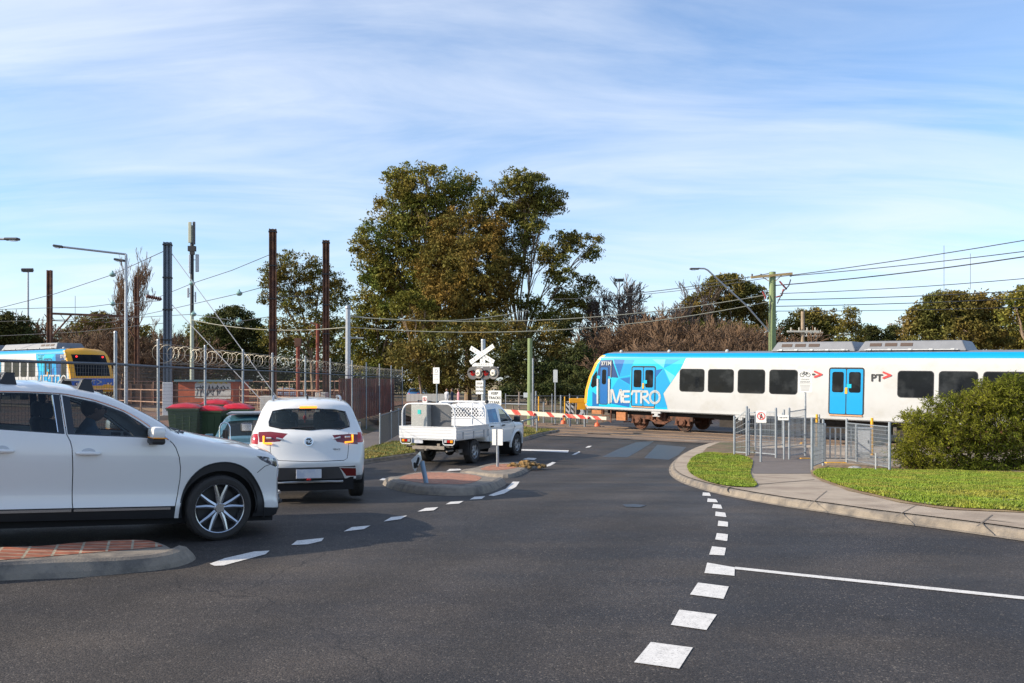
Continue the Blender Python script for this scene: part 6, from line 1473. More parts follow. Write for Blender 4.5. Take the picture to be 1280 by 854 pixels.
for k, (lx, r_, red, side) in enumerate(((592.2,.30,1,-1),(600.8,.25,0,1),(610.5,.30,1,-1),(621.5,.29,0,1))):
    T = face_T((xc(lx), -.16, zc(466.3)), 0 if red else R(-8)); hd_ = MB()
    if red:
        hd_.lathe([(.001,.02),(r_,.02),(r_,.0),(.001,-.02)], T, 28); h_ = hd_.build('lamp_backboard', m_grey_p, t, smooth=True, sharp=30)
        mb = MB(); mb.lathe([(.001,.05),(.10,.045),(.13,.03)], T, 20); mb.build('lamp_lens', M('red_lens', (.30,.005,.006), .2, emit=(.9,.01,.01), estr=.12), h_)
        mb = MB(); A_ = [(.145*math.cos(R(a)), .145*math.sin(R(a))) for a in range(10,171,10)]
        for (a, b) in zip(A_, A_[1:]): mb.quad(T @ Vector((a[0],a[1],.02)), T @ Vector((b[0],b[1],.02)), T @ Vector((b[0]*.95,b[1]*.95-.03,.24)), T @ Vector((a[0]*.95,a[1]*.95-.03,.24)))
        mb.build('lamp_hood', m_blk, h_)
    else:
        hd_.lathe([(r_,.06),(r_*1.02,.0),(r_*.9,-.06),(.001,-.08)], T, 28); hd_.lathe([(r_*.66,.05),(r_,.06)], T, 28); h_ = hd_.build('lamp_backboard', m_grey_p if k == 3 else M('brown_grey', (.16,.14,.13), .6), t, smooth=True, sharp=30)
        mb = MB(); mb.lathe([(.001,.14),(.13,.13),(.165,.08),(.17,-.02)], T, 24); cp = mb.build('lamp_cap', M('lamp_cap_white', (.66,.62,.54), .5, var=.1), h_, smooth=True); mb = MB(); mb.lathe([(.001,.16),(.05,.155),(.055,.14)], T, 12); mb.build('knob', M('grey_print', (.22,.22,.22), .6), cp)
w = 10.5*s_; h = 17*s_; T = face_T((xc(600.5),-.11,zc(484.3))); mb = MB(); mb.prism([(-w/2,-h/2),(w/2,-h/2),(w/2,h/2),(-w/2,h/2)], .015, T); bd = mb.build('stop_sign_board', m_sign, t)
for i, s0 in enumerate(('STOP','ON RED','SIGNAL')): text(s0, h*.20, m_txt, bd, T @ Matrix.Translation((0,(1-i)*h*.27,.017)), depth=.001, bold=.003)
mb = MB(); mb.box((xc(605),0,.55),(.75,.6,1.1),0,.03); mb.build('mechanism_box', m_steel, t)
# boom: hinged left of the signal, reaching right
bt = thing('boom_gate', 'long red and white boom lowered across the road in front of the train', 'boom gate', (0,0,0))
A = Vector(((607-640)/F*o.y, o.y-.35, CH-(513.8-HZ)/F*o.y)); Yb = 39.0; B = wp(757.8, 523.2, 37.6); A = wp(607, 513.0, o.y-.3)
n = 15; L_ = (B-A)
pxr = [(641,649.5),(660.5,667.5),(685,691),(708,718),(723,731),(741.5,749.5)]
def bx(px): 
    a = (px-640)/F; k = (a*A.y-A.x)/(L_.x-a*L_.y); return k
ks = [0]+[bx(v) for pr_ in pxr for v in pr_]+[1]
for i in range(len(ks)-1):
    a = A+L_*ks[i]; b = A+L_*ks[i+1]; h0 = .24-.10*ks[i]; h1 = .24-.10*ks[i+1]
    mb = MB()
    vs = []
    for (q, hh_, kk) in ((a, h0, ks[i]), (b, h1, ks[i+1])):
        e = .10 if 0 < kk < 1 else 0; dxy = L_.normalized()*e
        for (dy, dz) in ((-.04,-1),(.04,-1),(.04,1),(-.04,1)): vs.append(q+Vector((0,dy,dz*hh_/2))-dxy*dz)
    mb.add(vs, [(0,1,2,3),(7,6,5,4),(0,4,5,1),(1,5,6,2),(2,6,7,3),(3,7,4,0)])
    if i % 2: mb.build('red_section', M('boom_red', (.60,.045,.03), .5, var=.2, alt=(.62,.30,.22), alts=3, altr=(.5,.8)), bt)
    else: mb.build('white_section', M('boom_cream', (.66,.62,.50), .5, var=.08), bt)
for k in (.42,.66,.86):
    q = A+L_*k; mb = MB(); mb.sphere(q+Vector((0,-.08,-.02)), .06, 10, 6); mb.build('boom_lamp', M('boom_lamp_red', (.45,.01,.01), .2), bt)
for k in (.66,.93):
    q = A+L_*k; mb = MB(); mb.cyl(q+Vector((0,0,-.05)), q+Vector((0,0,-.22)), .015, n=6); mb.lathe([(.001,.0),(.09,-.02),(.12,-.16),(.001,-.17)], Matrix.Translation(q+Vector((0,0,-.2))), 12); mb.build('hanging_lamp', M('orange_cone', (.75,.12,.03), .5), bt)

# ------------------------------------------------------------------ masts, poles, lamps
m_pgreen = M('treated_pole', (.21,.27,.13), .85, var=.25, scale=2, stretch=(3,3,.3), bump=.2, bscale=20); m_ptimber = M('grey_timber_pole', (.30,.23,.16), .9, var=.25, scale=2); m_silver = M('silver_pole', (.40,.42,.45), .4, .5, var=.12)
def hpole(px, top, base, name, label, cat, r0, r1, mat, Y=None, n=10, off=0):
    p = gp(px, base, off) if Y is None else Vector(((px-640)/F*Y, Y, G((px-640)/F*Y, Y)))
    t = thing(name, label, cat, p); H = CH-(top-HZ)/F*p.y-p.z
    mb = MB(); mb.cyl((0,0,-.3),(0,0,H), r0, r1, n); mb.build('pole', mat, t, smooth=True); return t, p, H
def ibeam(px, top, w_px, label, Y, base_white=None, mat=None, name='catenary_mast', d=None, flash=True):
    x = (px-640)/F*Y; g = G(x, Y); t = thing(name, label, 'mast', (x, Y, g), R(12)); H = CH-(top-HZ)/F*Y-g; w = w_px*Y/F; d = d or w*.8; z0 = -.3
    if base_white:
        zb = CH-(base_white-HZ)/F*Y-g; mb = MB(); mb.box((0,0,zb/2),(w*1.15,d*1.15,zb),0,.02); mb.build('painted_base', m_white_p, t); z0 = zb; mb = MB(); mb.box((0,0,.05),(w*2.4,d*2.4,.35)); mb.build('footing', m_conc, t)
    mb = MB()
    for s_ in (-1,1): mb.box((s_*w*.42,0,(H+z0)/2),(w*.16,d,H-z0))
    mb.box((0,0,(H+z0)/2),(w*.70,d*.16,H-z0)); mb.box((0,-d*.36,(H+z0)/2),(w*.25,d*.12,H-z0)); mb.build('steel_section', mat or m_rustp, t)
    for z in [H*.985, H*.80, H*.62, H*.45]: mb = MB(); mb.box((0,0,z),(w*1.15,d*1.12,.07)); mb.build('clamp_band', m_blk, t)
    
    return t, Vector((x, Y, g)), H
m_bluesteel = M('blue_grey_mast', (.13,.16,.20), .5, .4, var=.2, scale=4)
M1, P1, H1 = ibeam(209.5, 303, 9.5, 'blue grey steel mast with a white painted base behind the green bins', 43, 478, m_bluesteel)
M2, P2, H2 = ibeam(341, 286.5, 9.0, 'tall rusty steel mast above the small white sports utility vehicle, left one of the pair', 52); M3, P3, H3 = ibeam(407.5, 300.5, 8.5, 'tall rusty steel mast, right one of the pair, just left of the silver pole', 56)
for (px, x0, x1, y0, y1, Y, lab) in ((341,327.5,343,495,515,51,'pale concrete footing block at the left rusty mast'),(402,396,409,490.5,515,54.5,'white concrete footing block at the right rusty mast'),(358,349,362,497,515,51.5,'grey block beside the left rusty mast')):
    a = wp(x0, y0, Y); b = wp(x1, y1+6, Y); mb = MB(); mb.box((0,0,0),(b.x-a.x,.9,a.z-b.z),0,.03); o = mb.build('concrete_block', M('block_white', (.52,.51,.47), .85, var=.15, scale=3)); o.location = ((a.x+b.x)/2, Y, (a.z+b.z)/2); tag(o, lab, 'concrete block')
# insulator stack on M1
mb = MB(); T = Matrix.Translation((0,0,H1-2.85)) @ Matrix.Rotation(R(-78),4,'Y')
mb.lathe([(.001,.25)]+[(.06+.05*(k%2),.3+.05*k) for k in range(14)]+[(.001,1.05)], T, 10); mb.build('insulator', M('brown_insulator', (.10,.035,.03), .4), M1, smooth=True)
# rusty gantry on the left
def gantry():
    Y = 75; a = wp(62,338,Y); b = wp(171,346,Y+6); t = thing('overhead_gantry', 'rusty portal gantry of two posts and a cross beam above the stabled train', 'gantry', (0,0,0)); za = wp(0,392,Y).z; zb = wp(0,396,Y+6).z
    for p, w_ in ((a,.36),(b,.36)):
        g = G(p.x,p.y); mb = MB()
        for s_ in (-1,1): mb.box((p.x+s_*w_*.4,p.y,(p.z+g)/2),(.07,w_,p.z-g))
        mb.box((p.x,p.y,(p.z+g)/2),(w_*.75,.08,p.z-g)); mb.build('post', m_rustp, t)
    mb = MB(); mb.beam((a.x,a.y,za),(b.x,b.y,zb), .18,.18); mb.beam((a.x,a.y,za-.6),(b.x,b.y,zb-.6), .07,.07)
    for k in range(9): mb.beam(Vector((a.x,a.y,za)).lerp(Vector((b.x,b.y,zb)), k/9), Vector((a.x,a.y,za-.6)).lerp(Vector((b.x,b.y,zb-.6)), (k+.5)/9), .04,.04)
    c1 = Vector((a.x,a.y,za)).lerp(Vector((b.x,b.y,zb)),.24); c2 = Vector((a.x,a.y,za)).lerp(Vector((b.x,b.y,zb)),.80)
    mb.beam(c1,(a.x,a.y,za-2.2), .12,.12); mb.beam(c2,(b.x,b.y,zb-2.2), .12,.12); mb.build('cross_beam', m_rustp, t)
gantry()
# telecom pole
t, p, H = hpole(240, 282, 466, 'telecom_pole', 'slender green grey pole stacked with mobile phone antennas', 'antenna pole', .20, .14, M('pole_green_grey', (.42,.46,.36), .6, var=.15), Y=85)
s_ = 85/F; zz_ = lambda y: CH-(y-HZ)*s_-p.z
mb = MB(); mb.cyl((0,0,zz_(400)),(0,0,zz_(303)), .17, n=10); mb.build('cable_sleeve', m_blk, t)
for (x0, y0, x1, y1, dy) in ((-3.6,278,.2,304,-.2),(1.5,277.5,4.5,306,-.1),(-1.5,281,1.5,304,.35),(-3,319,-.5,342,-.2),(4.5,318,8.5,340,0),(-6,360,-3.5,372,0),(3.5,365,5,378,0)):
    mb = MB(); mb.box(((x0+x1)/2*s_, dy, zz_((y0+y1)/2)),((x1-x0)*s_,.16,(y1-y0)*s_),0,.03); a_ = mb.build('antenna_panel', M('antenna_cream', (.50,.50,.36), .5, var=.1) if x0 < -3 and y0 < 300 else m_grey_p if dy > 0 or x0 == 1.5 else m_silver, t)
mb = MB(); mb.box((0,0,zz_(311)),(.7,.4,.5)); mb.beam((0,0,zz_(325)),(6*s_,0,zz_(325)), .05,.05); mb.beam((0,0,zz_(367)),(-5*s_,0,zz_(367)), .05,.05); mb.beam((0,0,zz_(370)),(4*s_,0,zz_(370)), .05,.05); mb.box((.1,-.2,zz_(317)),(.4,.3,.3)); mb.build('antenna_bracket', m_blk, t)
# street light on the left, second arm from outside the frame
def lamp_head(par, p, ang, L_=.9, mat=None, tilt=6):
    mb = MB(); T = Matrix.Translation(p) @ Matrix.Rotation(ang,4,'Z') @ Matrix.Rotation(R(-tilt),4,'Y'); mb.T = T; mb.box((L_/2,0,0),(L_,.26,.10),0,.04); mb.T = Matrix(); h_ = mb.build('lamp_head', mat or m_grey_p, par)
    mb = MB(); mb.T = T; mb.box((L_*.6,0,-.06),(L_*.45,.18,.03)); mb.T = Matrix(); mb.build('lamp_lens', m_lens, h_)
t, p, H = hpole(157.5, 318, 500, 'street_lamp', 'slim pale street lamp pole with a long arm reaching left over the stabled train', 'street lamp', .085, .055, m_silver, Y=38)
s_ = 38/F; A = Vector((0,0,H)); B = Vector(((88-157.5)*s_, -.6, H+(318-311.5)*s_)); mb = MB(); mb.tube([A+Vector((0,0,-.2)),A,B], .045, 8); mb.build('arm', m_silver, t, smooth=True)
d = (B-A); ang = math.atan2(d.y, d.x); lamp_head(t, B, ang, .40, m_grey_p, 6); lamp_head(t, Vector((-.05,0,H-.28)), PI, .45, m_grey_p, 8)
p = Vector((-26.5, 34, G(-26.5,34))); t = thing('street_lamp', 'street lamp whose arm and head enter the picture at the upper left edge', 'street lamp', p); s_ = 34/F; H = CH+(475-297)*s_-p.z
mb = MB(); mb.cyl((0,0,-.2),(0,0,H), .13,.08, 10); mb.build('pole', m_silver, t); B = Vector(((6-640)*s_-p.x, 0, CH+(475-299)*s_-p.z)); mb = MB(); mb.tube([(0,0,H),(B.x,B.y,B.z)], .045, 8); mb.build('arm', m_silver, t); lamp_head(t, B, 0, .55, m_grey_p, 0)
# floodlights
for (px, top, base, Y, lab, sz) in ((35,340,480,120,'thin floodlight pole on the far left',1.0),(774,352,480,150,'thin floodlight pole among the bare trees',1.0)):
    t, p, H = hpole(px, top, base, 'floodlight_pole', lab, 'floodlight', .17, .12, m_silver, Y=Y)
    mb = MB(); mb.beam((-.7,0,H),(.7,0,H), .08,.08)
    for k in (-.55,.0,.5): mb.box((k,-.1,H+.25),(.5,.3,.42),0,0,Matrix.Rotation(R(25),4,'X'))
    mb.build('floodlight', m_grey_p, t)
# silver pole and others in the middle
t, p, H = hpole(435, 385, 520, 'power_pole', 'plain silver grey pole at the right end of the rusty masts', 'pole', .17, .13, m_silver, Y=50); mb = MB(); mb.sphere((0,0,H), .16, 10, 6); mb.beam((-.3,0,H-1.7),(.9,0,H-1.7), .07,.07); mb.build('bracket', m_galv, t)
t, p, H = hpole(397, 405, 520, 'signal_post', 'thin rusty red pole between the rusty mast pair', 'pole', .12, .11, M('rusty_red', (.20,.05,.03), .8, var=.2), Y=60); mb = MB(); mb.beam((-.5,0,H+.1),(.2,0,H-.1), .10,.14); mb.tube([(-.6,0,H-.2),(-.3,0,H-.9)], .03, 5); mb.build('bracket', m_rustp, t)
t, p, H = hpole(372.5, 428, 520, 'signal_post', 'short dark red post with a cap right of the left rusty mast', 'pole', .14, .14, M('rusty_red', (.20,.05,.03), .8, var=.2), Y=63); mb = MB(); mb.box((0,0,H),(.45,.3,.6)); mb.build('cap', m_rustp, t)
t, p, H = hpole(662.5, 423, 530, 'power_pole', 'mossy green timber pole beyond the boom gate', 'pole', .17, .14, m_pgreen, Y=50)
t, p, H = hpole(666.2, 448, 530, 'steel_post', 'thin grey steel post beside the mossy green pole', 'pole', .055, .05, m_galv, Y=49.2)
# power pole with transformer gear and lamp arm
Y = 52; t, p, H = hpole(965.5, 340, 530, 'power_pole', 'green timber power pole with crossarm, cable ends and a long lamp arm', 'power pole', .24, .19, m_pgreen, Y=Y); s_ = Y/F; q = lambda x, y, dy=0: Vector(((x-965.5)*s_, dy, CH-(y-HZ)*s_-p.z))
mb = MB(); mb.beam(q(937.5,347.5,-.2), q(989,342.5,-.2), .12,.13); mb.beam(q(960,352,-.2), q(951,346.5,-.2), .04,.04); mb.beam(q(968,352,-.2), q(977,343.5,-.2), .04,.04); mb.build('crossarm', M('pale_timber', (.42,.35,.27), .8, var=.2), t)
mb = MB()
for x in (939, 950, 975, 987): mb.cyl(q(x,346.5,-.2), q(x,343,-.2), .05, n=6)
mb.build('insulator', m_grey_p, t)
mb = MB(); mb.tube([q(962,415), q(930,382,-.4), q(880,340.5,-1), q(876,338.5,-1), q(868,338.3,-1)], .05, 8); mb.build('lamp_arm', m_silver, t, smooth=True); lamp_head(t, q(869.5,338.8,-1), PI, .55, m_grey_p, 0)
mb = MB(); 
for a, b in (((978,362),(969,372)),((952,365),(955,374)),((973,352),(982,362))): mb.tube([q(*a,-.2), q((a[0]+b[0])/2+2,(a[1]+b[1])/2+3,-.25), q(*b,-.2)], .05, 6)
mb.build('cable_termination', M('cable_red', (.28,.04,.035), .5), t); mb = MB(); mb.tube([q(987,350,-.2), q(984,358,-.3), q(976,366,-.3), q(970,380,-.25)], .035, 6); mb.tube([q(961.5,378,-.25), q(961,415,-.25), q(961,440,-.25)], .03, 6); mb.build('cable_tail', m_blk, t)
# distant timber poles with crossarms
for (px, top, Y, arms, lab) in ((1003.5,389,80,[(983,414.5,1023,414.5)],'grey timber pole with one low crossarm right of the green power pole'), (1020.5,414,110,[(1004,416,1028,416),(1005,420,1026,420)],'stubby distant pole with white insulators'), (1047,412,125,[(1036,420,1060,419)],'small distant green pole with a pale crossarm'),
                            (1114,404,140,[(1108,406,1132,404),(1110,412,1130,411)],'distant pole with double crossarms, left one of the far pair'), (1129,396,150,[(1120,402,1136,401)],'distant taller pole, right one of the far pair'), (1108,414,160,[(1099,421,1113,420)],'tiny distant pole with low crossarm')):
    t, p, H = hpole(px, top, 530, 'power_pole', lab, 'power pole', .2, .16, m_ptimber if px != 1047 else m_pgreen, Y=Y); s_ = Y/F; mb = MB()
    for (x0, y0, x1, y1) in arms:
        mb.beam(((x0-px)*s_,-.2,CH-(y0-HZ)*s_-p.z), ((x1-px)*s_,-.2,CH-(y1-HZ)*s_-p.z), .13,.16)
        for k in range(4): xx = ((x0+(x1-x0)*(k+.5)/4)-px)*s_; zz2 = CH-(y0+(y1-y0)*(k+.5)/4-HZ)*s_-p.z; mb.cyl((xx,-.2,zz2),(xx,-.2,zz2+.35), .06, n=5)
    mb.build('crossarm', M('pale_crossarm', (.50,.48,.42), .7), t)
# ------------------------------------------------------------------ wires
m_cable = M('cable', (.05,.055,.06), .6, var=0); m_cable2 = M('pale_cable', (.30,.30,.24), .6, var=0); m_guy = M('guy_wire', (.50,.50,.49), .4, .4, var=0)
def wire(a, b, sag, r, label, mat=None, group=None, name='overhead_wire', balls=()):
    n = 16; P = [a.lerp(b, i/n)-Vector((0,0,sag*4*(i/n)*(1-i/n))) for i in range(n+1)]; mb = MB(); mb.tube(P, r, 4)
    o = mb.build(name, mat or m_cable); tag(o, label, 'wire', group); return o
gR = 'power lines over the train'
for (x0,y0,Y0,x1,y1,Y1,sg,r,lab) in ((966,347,52,1300,289,40,.3,.022,'topmost power line rising to the right edge'), (987,345,52,1300,304,42,.3,.022,'power line from the crossarm tip rising right'), (968,357,52,1300,305,42,.5,.03,'thick power cable running right from the green pole'),
      (975,367,52,1300,337,46,.4,.02,'fourth power line down right of the green pole'), (972,375,52,1300,356,50,.3,.024,'fifth power line down right of the green pole'), (970,383,54,1300,366,56,.3,.024,'sixth power line down, passing in front of the brown tree'), (969,389,56,1300,378,62,.3,.02,'lowest power line passing in front of the brown tree'),
      (966,341,52,730,372,60,.2,.022,'power line running left from the green power pole top'), (962,347,52,690,374,70,.3,.018,'second line running left from the crossarm toward the big trees')):
    a_, b_ = wp(x0,y0,Y0), wp(x1,y1,Y1); wire(a_, b_ + ((b_-a_)*.9 if x1 == 1300 else Vector((0,0,0))), sg, r, lab, group=gR)
for (x0,y0,Y0,x1,y1,Y1,sg,lab) in ((435,396,50,962,368,52,.8,'upper pale cable crossing in front of the big trees'), (435,409,50,962,377,52,.9,'lower pale cable crossing in front of the big trees'), (240,400,60,435,409,50,.4,'pale cable running left from the silver pole'), (435,394,50,660,388,56,.5,'short pale cable just above the crossbuck sign')):
    wire(wp(x0,y0,Y0), wp(x1,y1,Y1), sg, .026, lab, m_cable2, 'pale cables in front of the trees')
for L_, lab in (([(-60,397,62),(0,385,60),(70,367,58),(140.5,343.5,55),(205,314,43)], 'contact wire rising to the blue grey mast through a round insulator'), ([(-40,388,66),(60,385,64),(110,384,63),(141,380,62),(199,376,43)], 'thin wire crossing behind the slim lamp pole'),
                ([(110,403,75),(180,379,66),(240,354.5,58),(290,338,54),(336,319,52)], 'wire with round spacer rising to the left rusty mast'), ([(130,404,76),(220,385,64),(299,367,54),(336,357,52)], 'middle thin wire left of the rusty mast'),
                ([(0,402,90),(170,397,70),(240,393,62),(299,402,54),(337,396,52)], 'low thin wire sagging through the lower round insulator'), ([(0,420,90),(100,415,75),(205,404,60)], 'lowest thin wire above the stabled train roof'), ([(345,372,52),(405,369,56)], 'short wire between the rusty masts')):
    mb = MB(); mb.tube([wp(*p) for p in L_], .020, 4); tag(mb.build('overhead_wire', m_cable), lab, 'wire', 'railway overhead wires')
for (x0,y0,Y0,x1,y1,Y1,lab) in ((214,316,43,352,505,40,'bright guy wire slanting down from the top of the blue grey mast'), (214,380,43,345,520,40,'lower bright guy wire slanting down from the blue grey mast')):
    wire(wp(x0,y0,Y0), wp(x1,y1,Y1), 0, .022, lab, m_guy, 'guy wires of the blue grey mast', 'guy_wire')
for i, (px, py, Y) in enumerate(((140.5,343.5,55),(141,380,62),(240,354.5,58),(242,393,61.7),(299,367,54),(299,402,54))):
    p = wp(px, py, Y); mb = MB(); mb.sphere((0,0,0), .20, 12, 6, (1,1,.75)); mb.cyl((0,0,-.1),(0,0,.25), .05, n=6); o = mb.build('wire_insulator', M('insulator_green', (.22,.38,.36), .3, var=.1), smooth=True); o.location = p
    tag(o, ('round green glass insulator above the street lamp arm joint','round green insulator low beside the slim street lamp','round green insulator on the telecom pole, upper one','round green insulator on the telecom pole, lower one','round green insulator between telecom pole and left rusty mast, upper one','round green insulator left of the left rusty mast, lower one')[i], 'insulator')
for px, a, b in ((1180,307,365),(1213,317,362),(94,370,410)):
    wire(wp(px,a,46), wp(px,b,46), 0, .012, 'thin vertical dropper wire at the '+{1180:'right, left of the other dropper',1213:'right, nearest the picture edge',94:'left above the stabled train'}[px], group='vertical dropper wires', name='dropper_wire')

# ------------------------------------------------------------------ bins, hand trolley, teal car is above
m_bin = M('bin_green', (.025,.060,.022), .55, var=.12, scale=6); m_lid = M('bin_red', (.52,.012,.03), .4, var=.08)
def wheelie(px, Y, label, rz, h=1.07, ztop=None):
    x = (px-640)/F*Y; z0 = G(x, Y); t = thing('wheelie_bin', label, 'bin', (x, Y, z0), rz, 'green bins with red lids'); S_ = (ztop-z0)/1.09 if ztop else 1
    mb = MB(); w0, w1, d0, d1, hb = .26, .33, .27, .37, .98*S_; zb = .06
    vs = [(-w0,-d0,zb),(w0,-d0,zb),(w0,d0,zb),(-w0,d0,zb),(-w1,-d1,hb),(w1,-d1,hb),(w1,d1,hb),(-w1,d1,hb)]; mb.add(vs, [(3,2,1,0),(0,1,5,4),(1,2,6,5),(2,3,7,6),(3,0,4,7),(4,5,6,7)])
    for s_ in (-1,1):
        mb.box((s_*w1*1.0,0,hb-.02),(.05,d1*2+.04,.06),0,.01); mb.box((0,s_*d1,hb-.02),(w1*2+.06,.05,.06),0,.01)
    for k in (-.15,.0,.15): mb.beam((k,-d0-.012,zb+.1),(k*1.2,-d1-.004,hb-.12), .03,.012); mb.beam((w0+.01,k,zb+.1),(w1+.002,k*1.2,hb-.12), .012,.03); mb.beam((-w0-.01,k,zb+.1),(-w1-.002,k*1.2,hb-.12), .012,.03)
    mb.build('bin_body', m_bin, t, bevel=.008)
    mb = MB(); N_ = 8
    for i in range(N_+1):
        for j in range(N_+1):
            u, v = -1+2*i/N_, -1+2*j/N_; mb.v.append((u*(w1+.02), v*(d1+.03), hb+.03+.075*S_*(1-u**4)*(1-abs(v)**3)+(.012 if j % 3 == 1 else 0)))
    mb.f = [(j+i*(N_+1), j+(i+1)*(N_+1), j+1+(i+1)*(N_+1), j+1+i*(N_+1)) for i in range(N_) for j in range(N_)]; mb.m = [0]*len(mb.f)
    mb.box((0,0,hb+.02),(w1*2+.04,d1*2+.06,.03)); mb.build('lid', m_lid, t, smooth=True, sharp=40)
    mb = MB(); mb.tube([(-.2,d1+.07,hb),(.2,d1+.07,hb)], .018, 8); mb.box((0,d1+.04,hb),(.3,.07,.04)); mb.build('handle', m_bin, t)
    for s_ in (-1,1): mb = MB(); mb.cyl((s_*.25,d0,.10),(s_*.31,d0,.10), .10, n=14); mb.build('wheel', m_blk, t)
for (px, Y, rz, zt_, lab) in ((232,22.6,R(98),1.30,'green bin with red lid, leftmost and nearest of the bins'), (262,22.9,R(96),1.24,'green bin with red lid behind the fence post'), (272,24.6,R(92),1.36,'green bin with red lid partly behind the fence post bin'), (297,24.0,R(94),1.27,'green bin with red lid closest to the teal hatchback')):
    wheelie(px, Y, lab, rz, ztop=zt_)
Y = 18.2; c = Vector(((281-640)/F*Y, Y, G((281-640)/F*Y, Y))); s_ = Y/F; t = thing('hand_trolley', 'upright chrome tube hoop with a black bag strapped inside beside the teal hatchback', 'hand trolley', c); H = CH-(528-HZ)*s_-c.z; w = 6.3*s_
mb = MB(); mb.tube([(-w,0,.1),(-w,0,H-.10),(-w*.7,0,H-.03),(0,0,H),(w*.7,0,H-.03),(w,0,H-.10),(w,0,.1)], .013, 8); mb.tube([(-w,0,.1),(-w,-.2,.08),(w,-.2,.08),(w,0,.1)], .013, 6); mb.build('frame', m_chr, t, smooth=True)
mb = MB(); mb.box((0,.04,H-.30),(w*1.1,.06,.30),0,.03); mb.box((.01,.0,H-.50),(w*1.2,.10,.2),0,.03); mb.build('bag', m_blk, t); mb = MB(); mb.box((-w*.5,-.04,H-.44),(.07,.03,.08),0,.01); mb.build('red_reflector', m_lid, t)
for s2 in (-1,1): mb = MB(); mb.cyl((s2*(w+.02),.05,.10),(s2*(w+.06),.05,.10), .10, n=14); mb.build('wheel', m_rub, t)

# ------------------------------------------------------------------ graffiti wall and brick kiosk
def wall(px0, px1, top, bot, Y, name, label, mat, th=.3):
    a = wp(px0, top, Y); b = wp(px1, bot, Y); t = thing(name, label, 'wall', ((a.x+b.x)/2, Y, 0)); g = min(G(a.x,Y), G(b.x,Y)); w = b.x-a.x; mb = MB(); mb.box((0,th/2,(a.z+g)/2),(w,th,a.z-g)); mb.build('wall_body', mat, t); return t, w, a.z, g
m_redbrick = M('red_brick', (.50,.12,.055), .9, var=.3, scale=2.5, bump=.2, bscale=14)
t, w, zt_, g = wall(223, 291, 477, 505, 66, 'graffiti_wall', 'low red brick building wall with white and yellow graffiti', m_redbrick, 4.0)
mb = MB(); mb.box((0,2,zt_+.06),(w+.5,4.5,.14)); mb.build('roof_slab', M('teal_slab', (.10,.20,.24), .7), t)
rnd = random.Random(5); T = face_T((0,-.01,0)); mw = M('graffiti_white', (.62,.60,.54), .7, var=.15); mk = M('graffiti_black', (.03,.03,.035), .7, var=0); my = M('graffiti_yellow', (.65,.50,.08), .7)
mb = MB(); sx = 66/F; x0 = (246-257)*sx; x1 = (286-257)*sx; zc_ = CH-(489-HZ)*sx

for k in range(8):
    cx = x0+(x1-x0)*(k+.5)/8; hw = .26+.04*rnd.random(); mb.prism([(cx-hw, zc_-.60+.1*rnd.random()), (cx+hw, zc_-.62+.1*rnd.random()), (cx+hw*1.1, zc_+.1*rnd.random()), (cx+hw, zc_+.55+.15*rnd.random()), (cx, zc_+.62+.15*rnd.random()), (cx-hw, zc_+.55+.15*rnd.random())], .004+.0005*k, T)
mb.build('graffiti_fill', mw, t); mb = MB()
for k in range(10):
    cx = x0+(x1-x0)*(k+.3)/10; P = [(cx+rnd.uniform(-.1,.25), zc_+rnd.uniform(-.45,.45)) for _ in range(6)]; stroke(mb, P, .05, T, .012, .015)
mb.build('graffiti_outline', mk, t); mb = MB()
for k in range(5): cx = x0+(x1-x0)*(k+.4)/6; stroke(mb, [(cx, zc_+.62), (cx+.3, zc_+.72), (cx+.5, zc_+.58)], .10, T, .006, .010)
mb.build('graffiti_highlight', my, t)
t, w, zt_, g = wall(145, 222, 480, 500, 70, 'timber_wall', 'dark brown timber wall behind the stabled train', M('dark_timber', (.075,.035,.022), .9, var=.3, scale=2)); mb = MB()
for k in range(6): mb.box((-w/2+w*(k+.5)/6, -.03, (zt_+g)/2),(.10,.06,zt_-g))
mb.build('batten', m_rustp, t)
# rusty corrugated screen behind the razor fence
t = thing('brown_screen_fence', 'rust brown screen panels behind the razor wire fence', 'fence', (-8.6, 46, 0)); mb = MB()
A = Vector((-8.35,42.5)); B = Vector((-8.3,61.5)); n = 60
for i in range(n):
    a = A.lerp(B, i/n); b = A.lerp(B, (i+1)/n); o_ = .05*(i % 2); mb.box(((a.x+b.x)/2+8.6+o_, (a.y+b.y)/2-46, (G(a.x,a.y)+1.95)/2),(.04,(b-a).length*1.02,1.95-G(a.x,a.y)))
mb.build('screen_panel', M('rust_screen', (.27,.075,.045), .85, var=.3, scale=1.5, alt=(.13,.045,.03), alts=.8), t)
# ------------------------------------------------------------------ more cars, people
simple_car('hatchback', 'silver hatchback parked far off beside the left rusty mast', (wp(363,495,112).x, 112, G(wp(363,495,112).x,112)), R(8), M('silver_paint', (.42,.44,.48), .3, .4, coat=.5), 4.2, .86, 1.5)
simple_car('hatchback', 'grey car parked far off behind the brown screen panels', (wp(452,497,100).x, 100, G(wp(452,497,100).x,100)), R(5), M('grey_paint', (.20,.21,.25), .3, .4, coat=.5), 4.2, .86, 1.5)
simple_car('parked_car', 'blue car parked far off left of the white upright sign', (wp(523,497,105).x, 105, G(wp(523,497,105).x,105)), R(80), M('blue_paint', (.03,.12,.30), .3, .3, coat=.5), 4.2, .86, 1.5)
simple_car('parked_car', 'red car seen under the train beyond the crossing', (wp(901,520,62).x, 62, G(wp(901,520,62).x,62)-.05), R(80), m_red_p, 4.3, .88, 1.45)
simple_car('parked_car', 'dark car seen under the train right of the red car', (wp(921,520,70).x, 70, G(wp(921,520,70).x,70)-.05), R(80), M('charcoal_paint', (.04,.045,.05), .3, .3, coat=.5), 4.3, .88, 1.45)
mb = MB(); a = wp(508,493,92); b = wp(560,500,92)
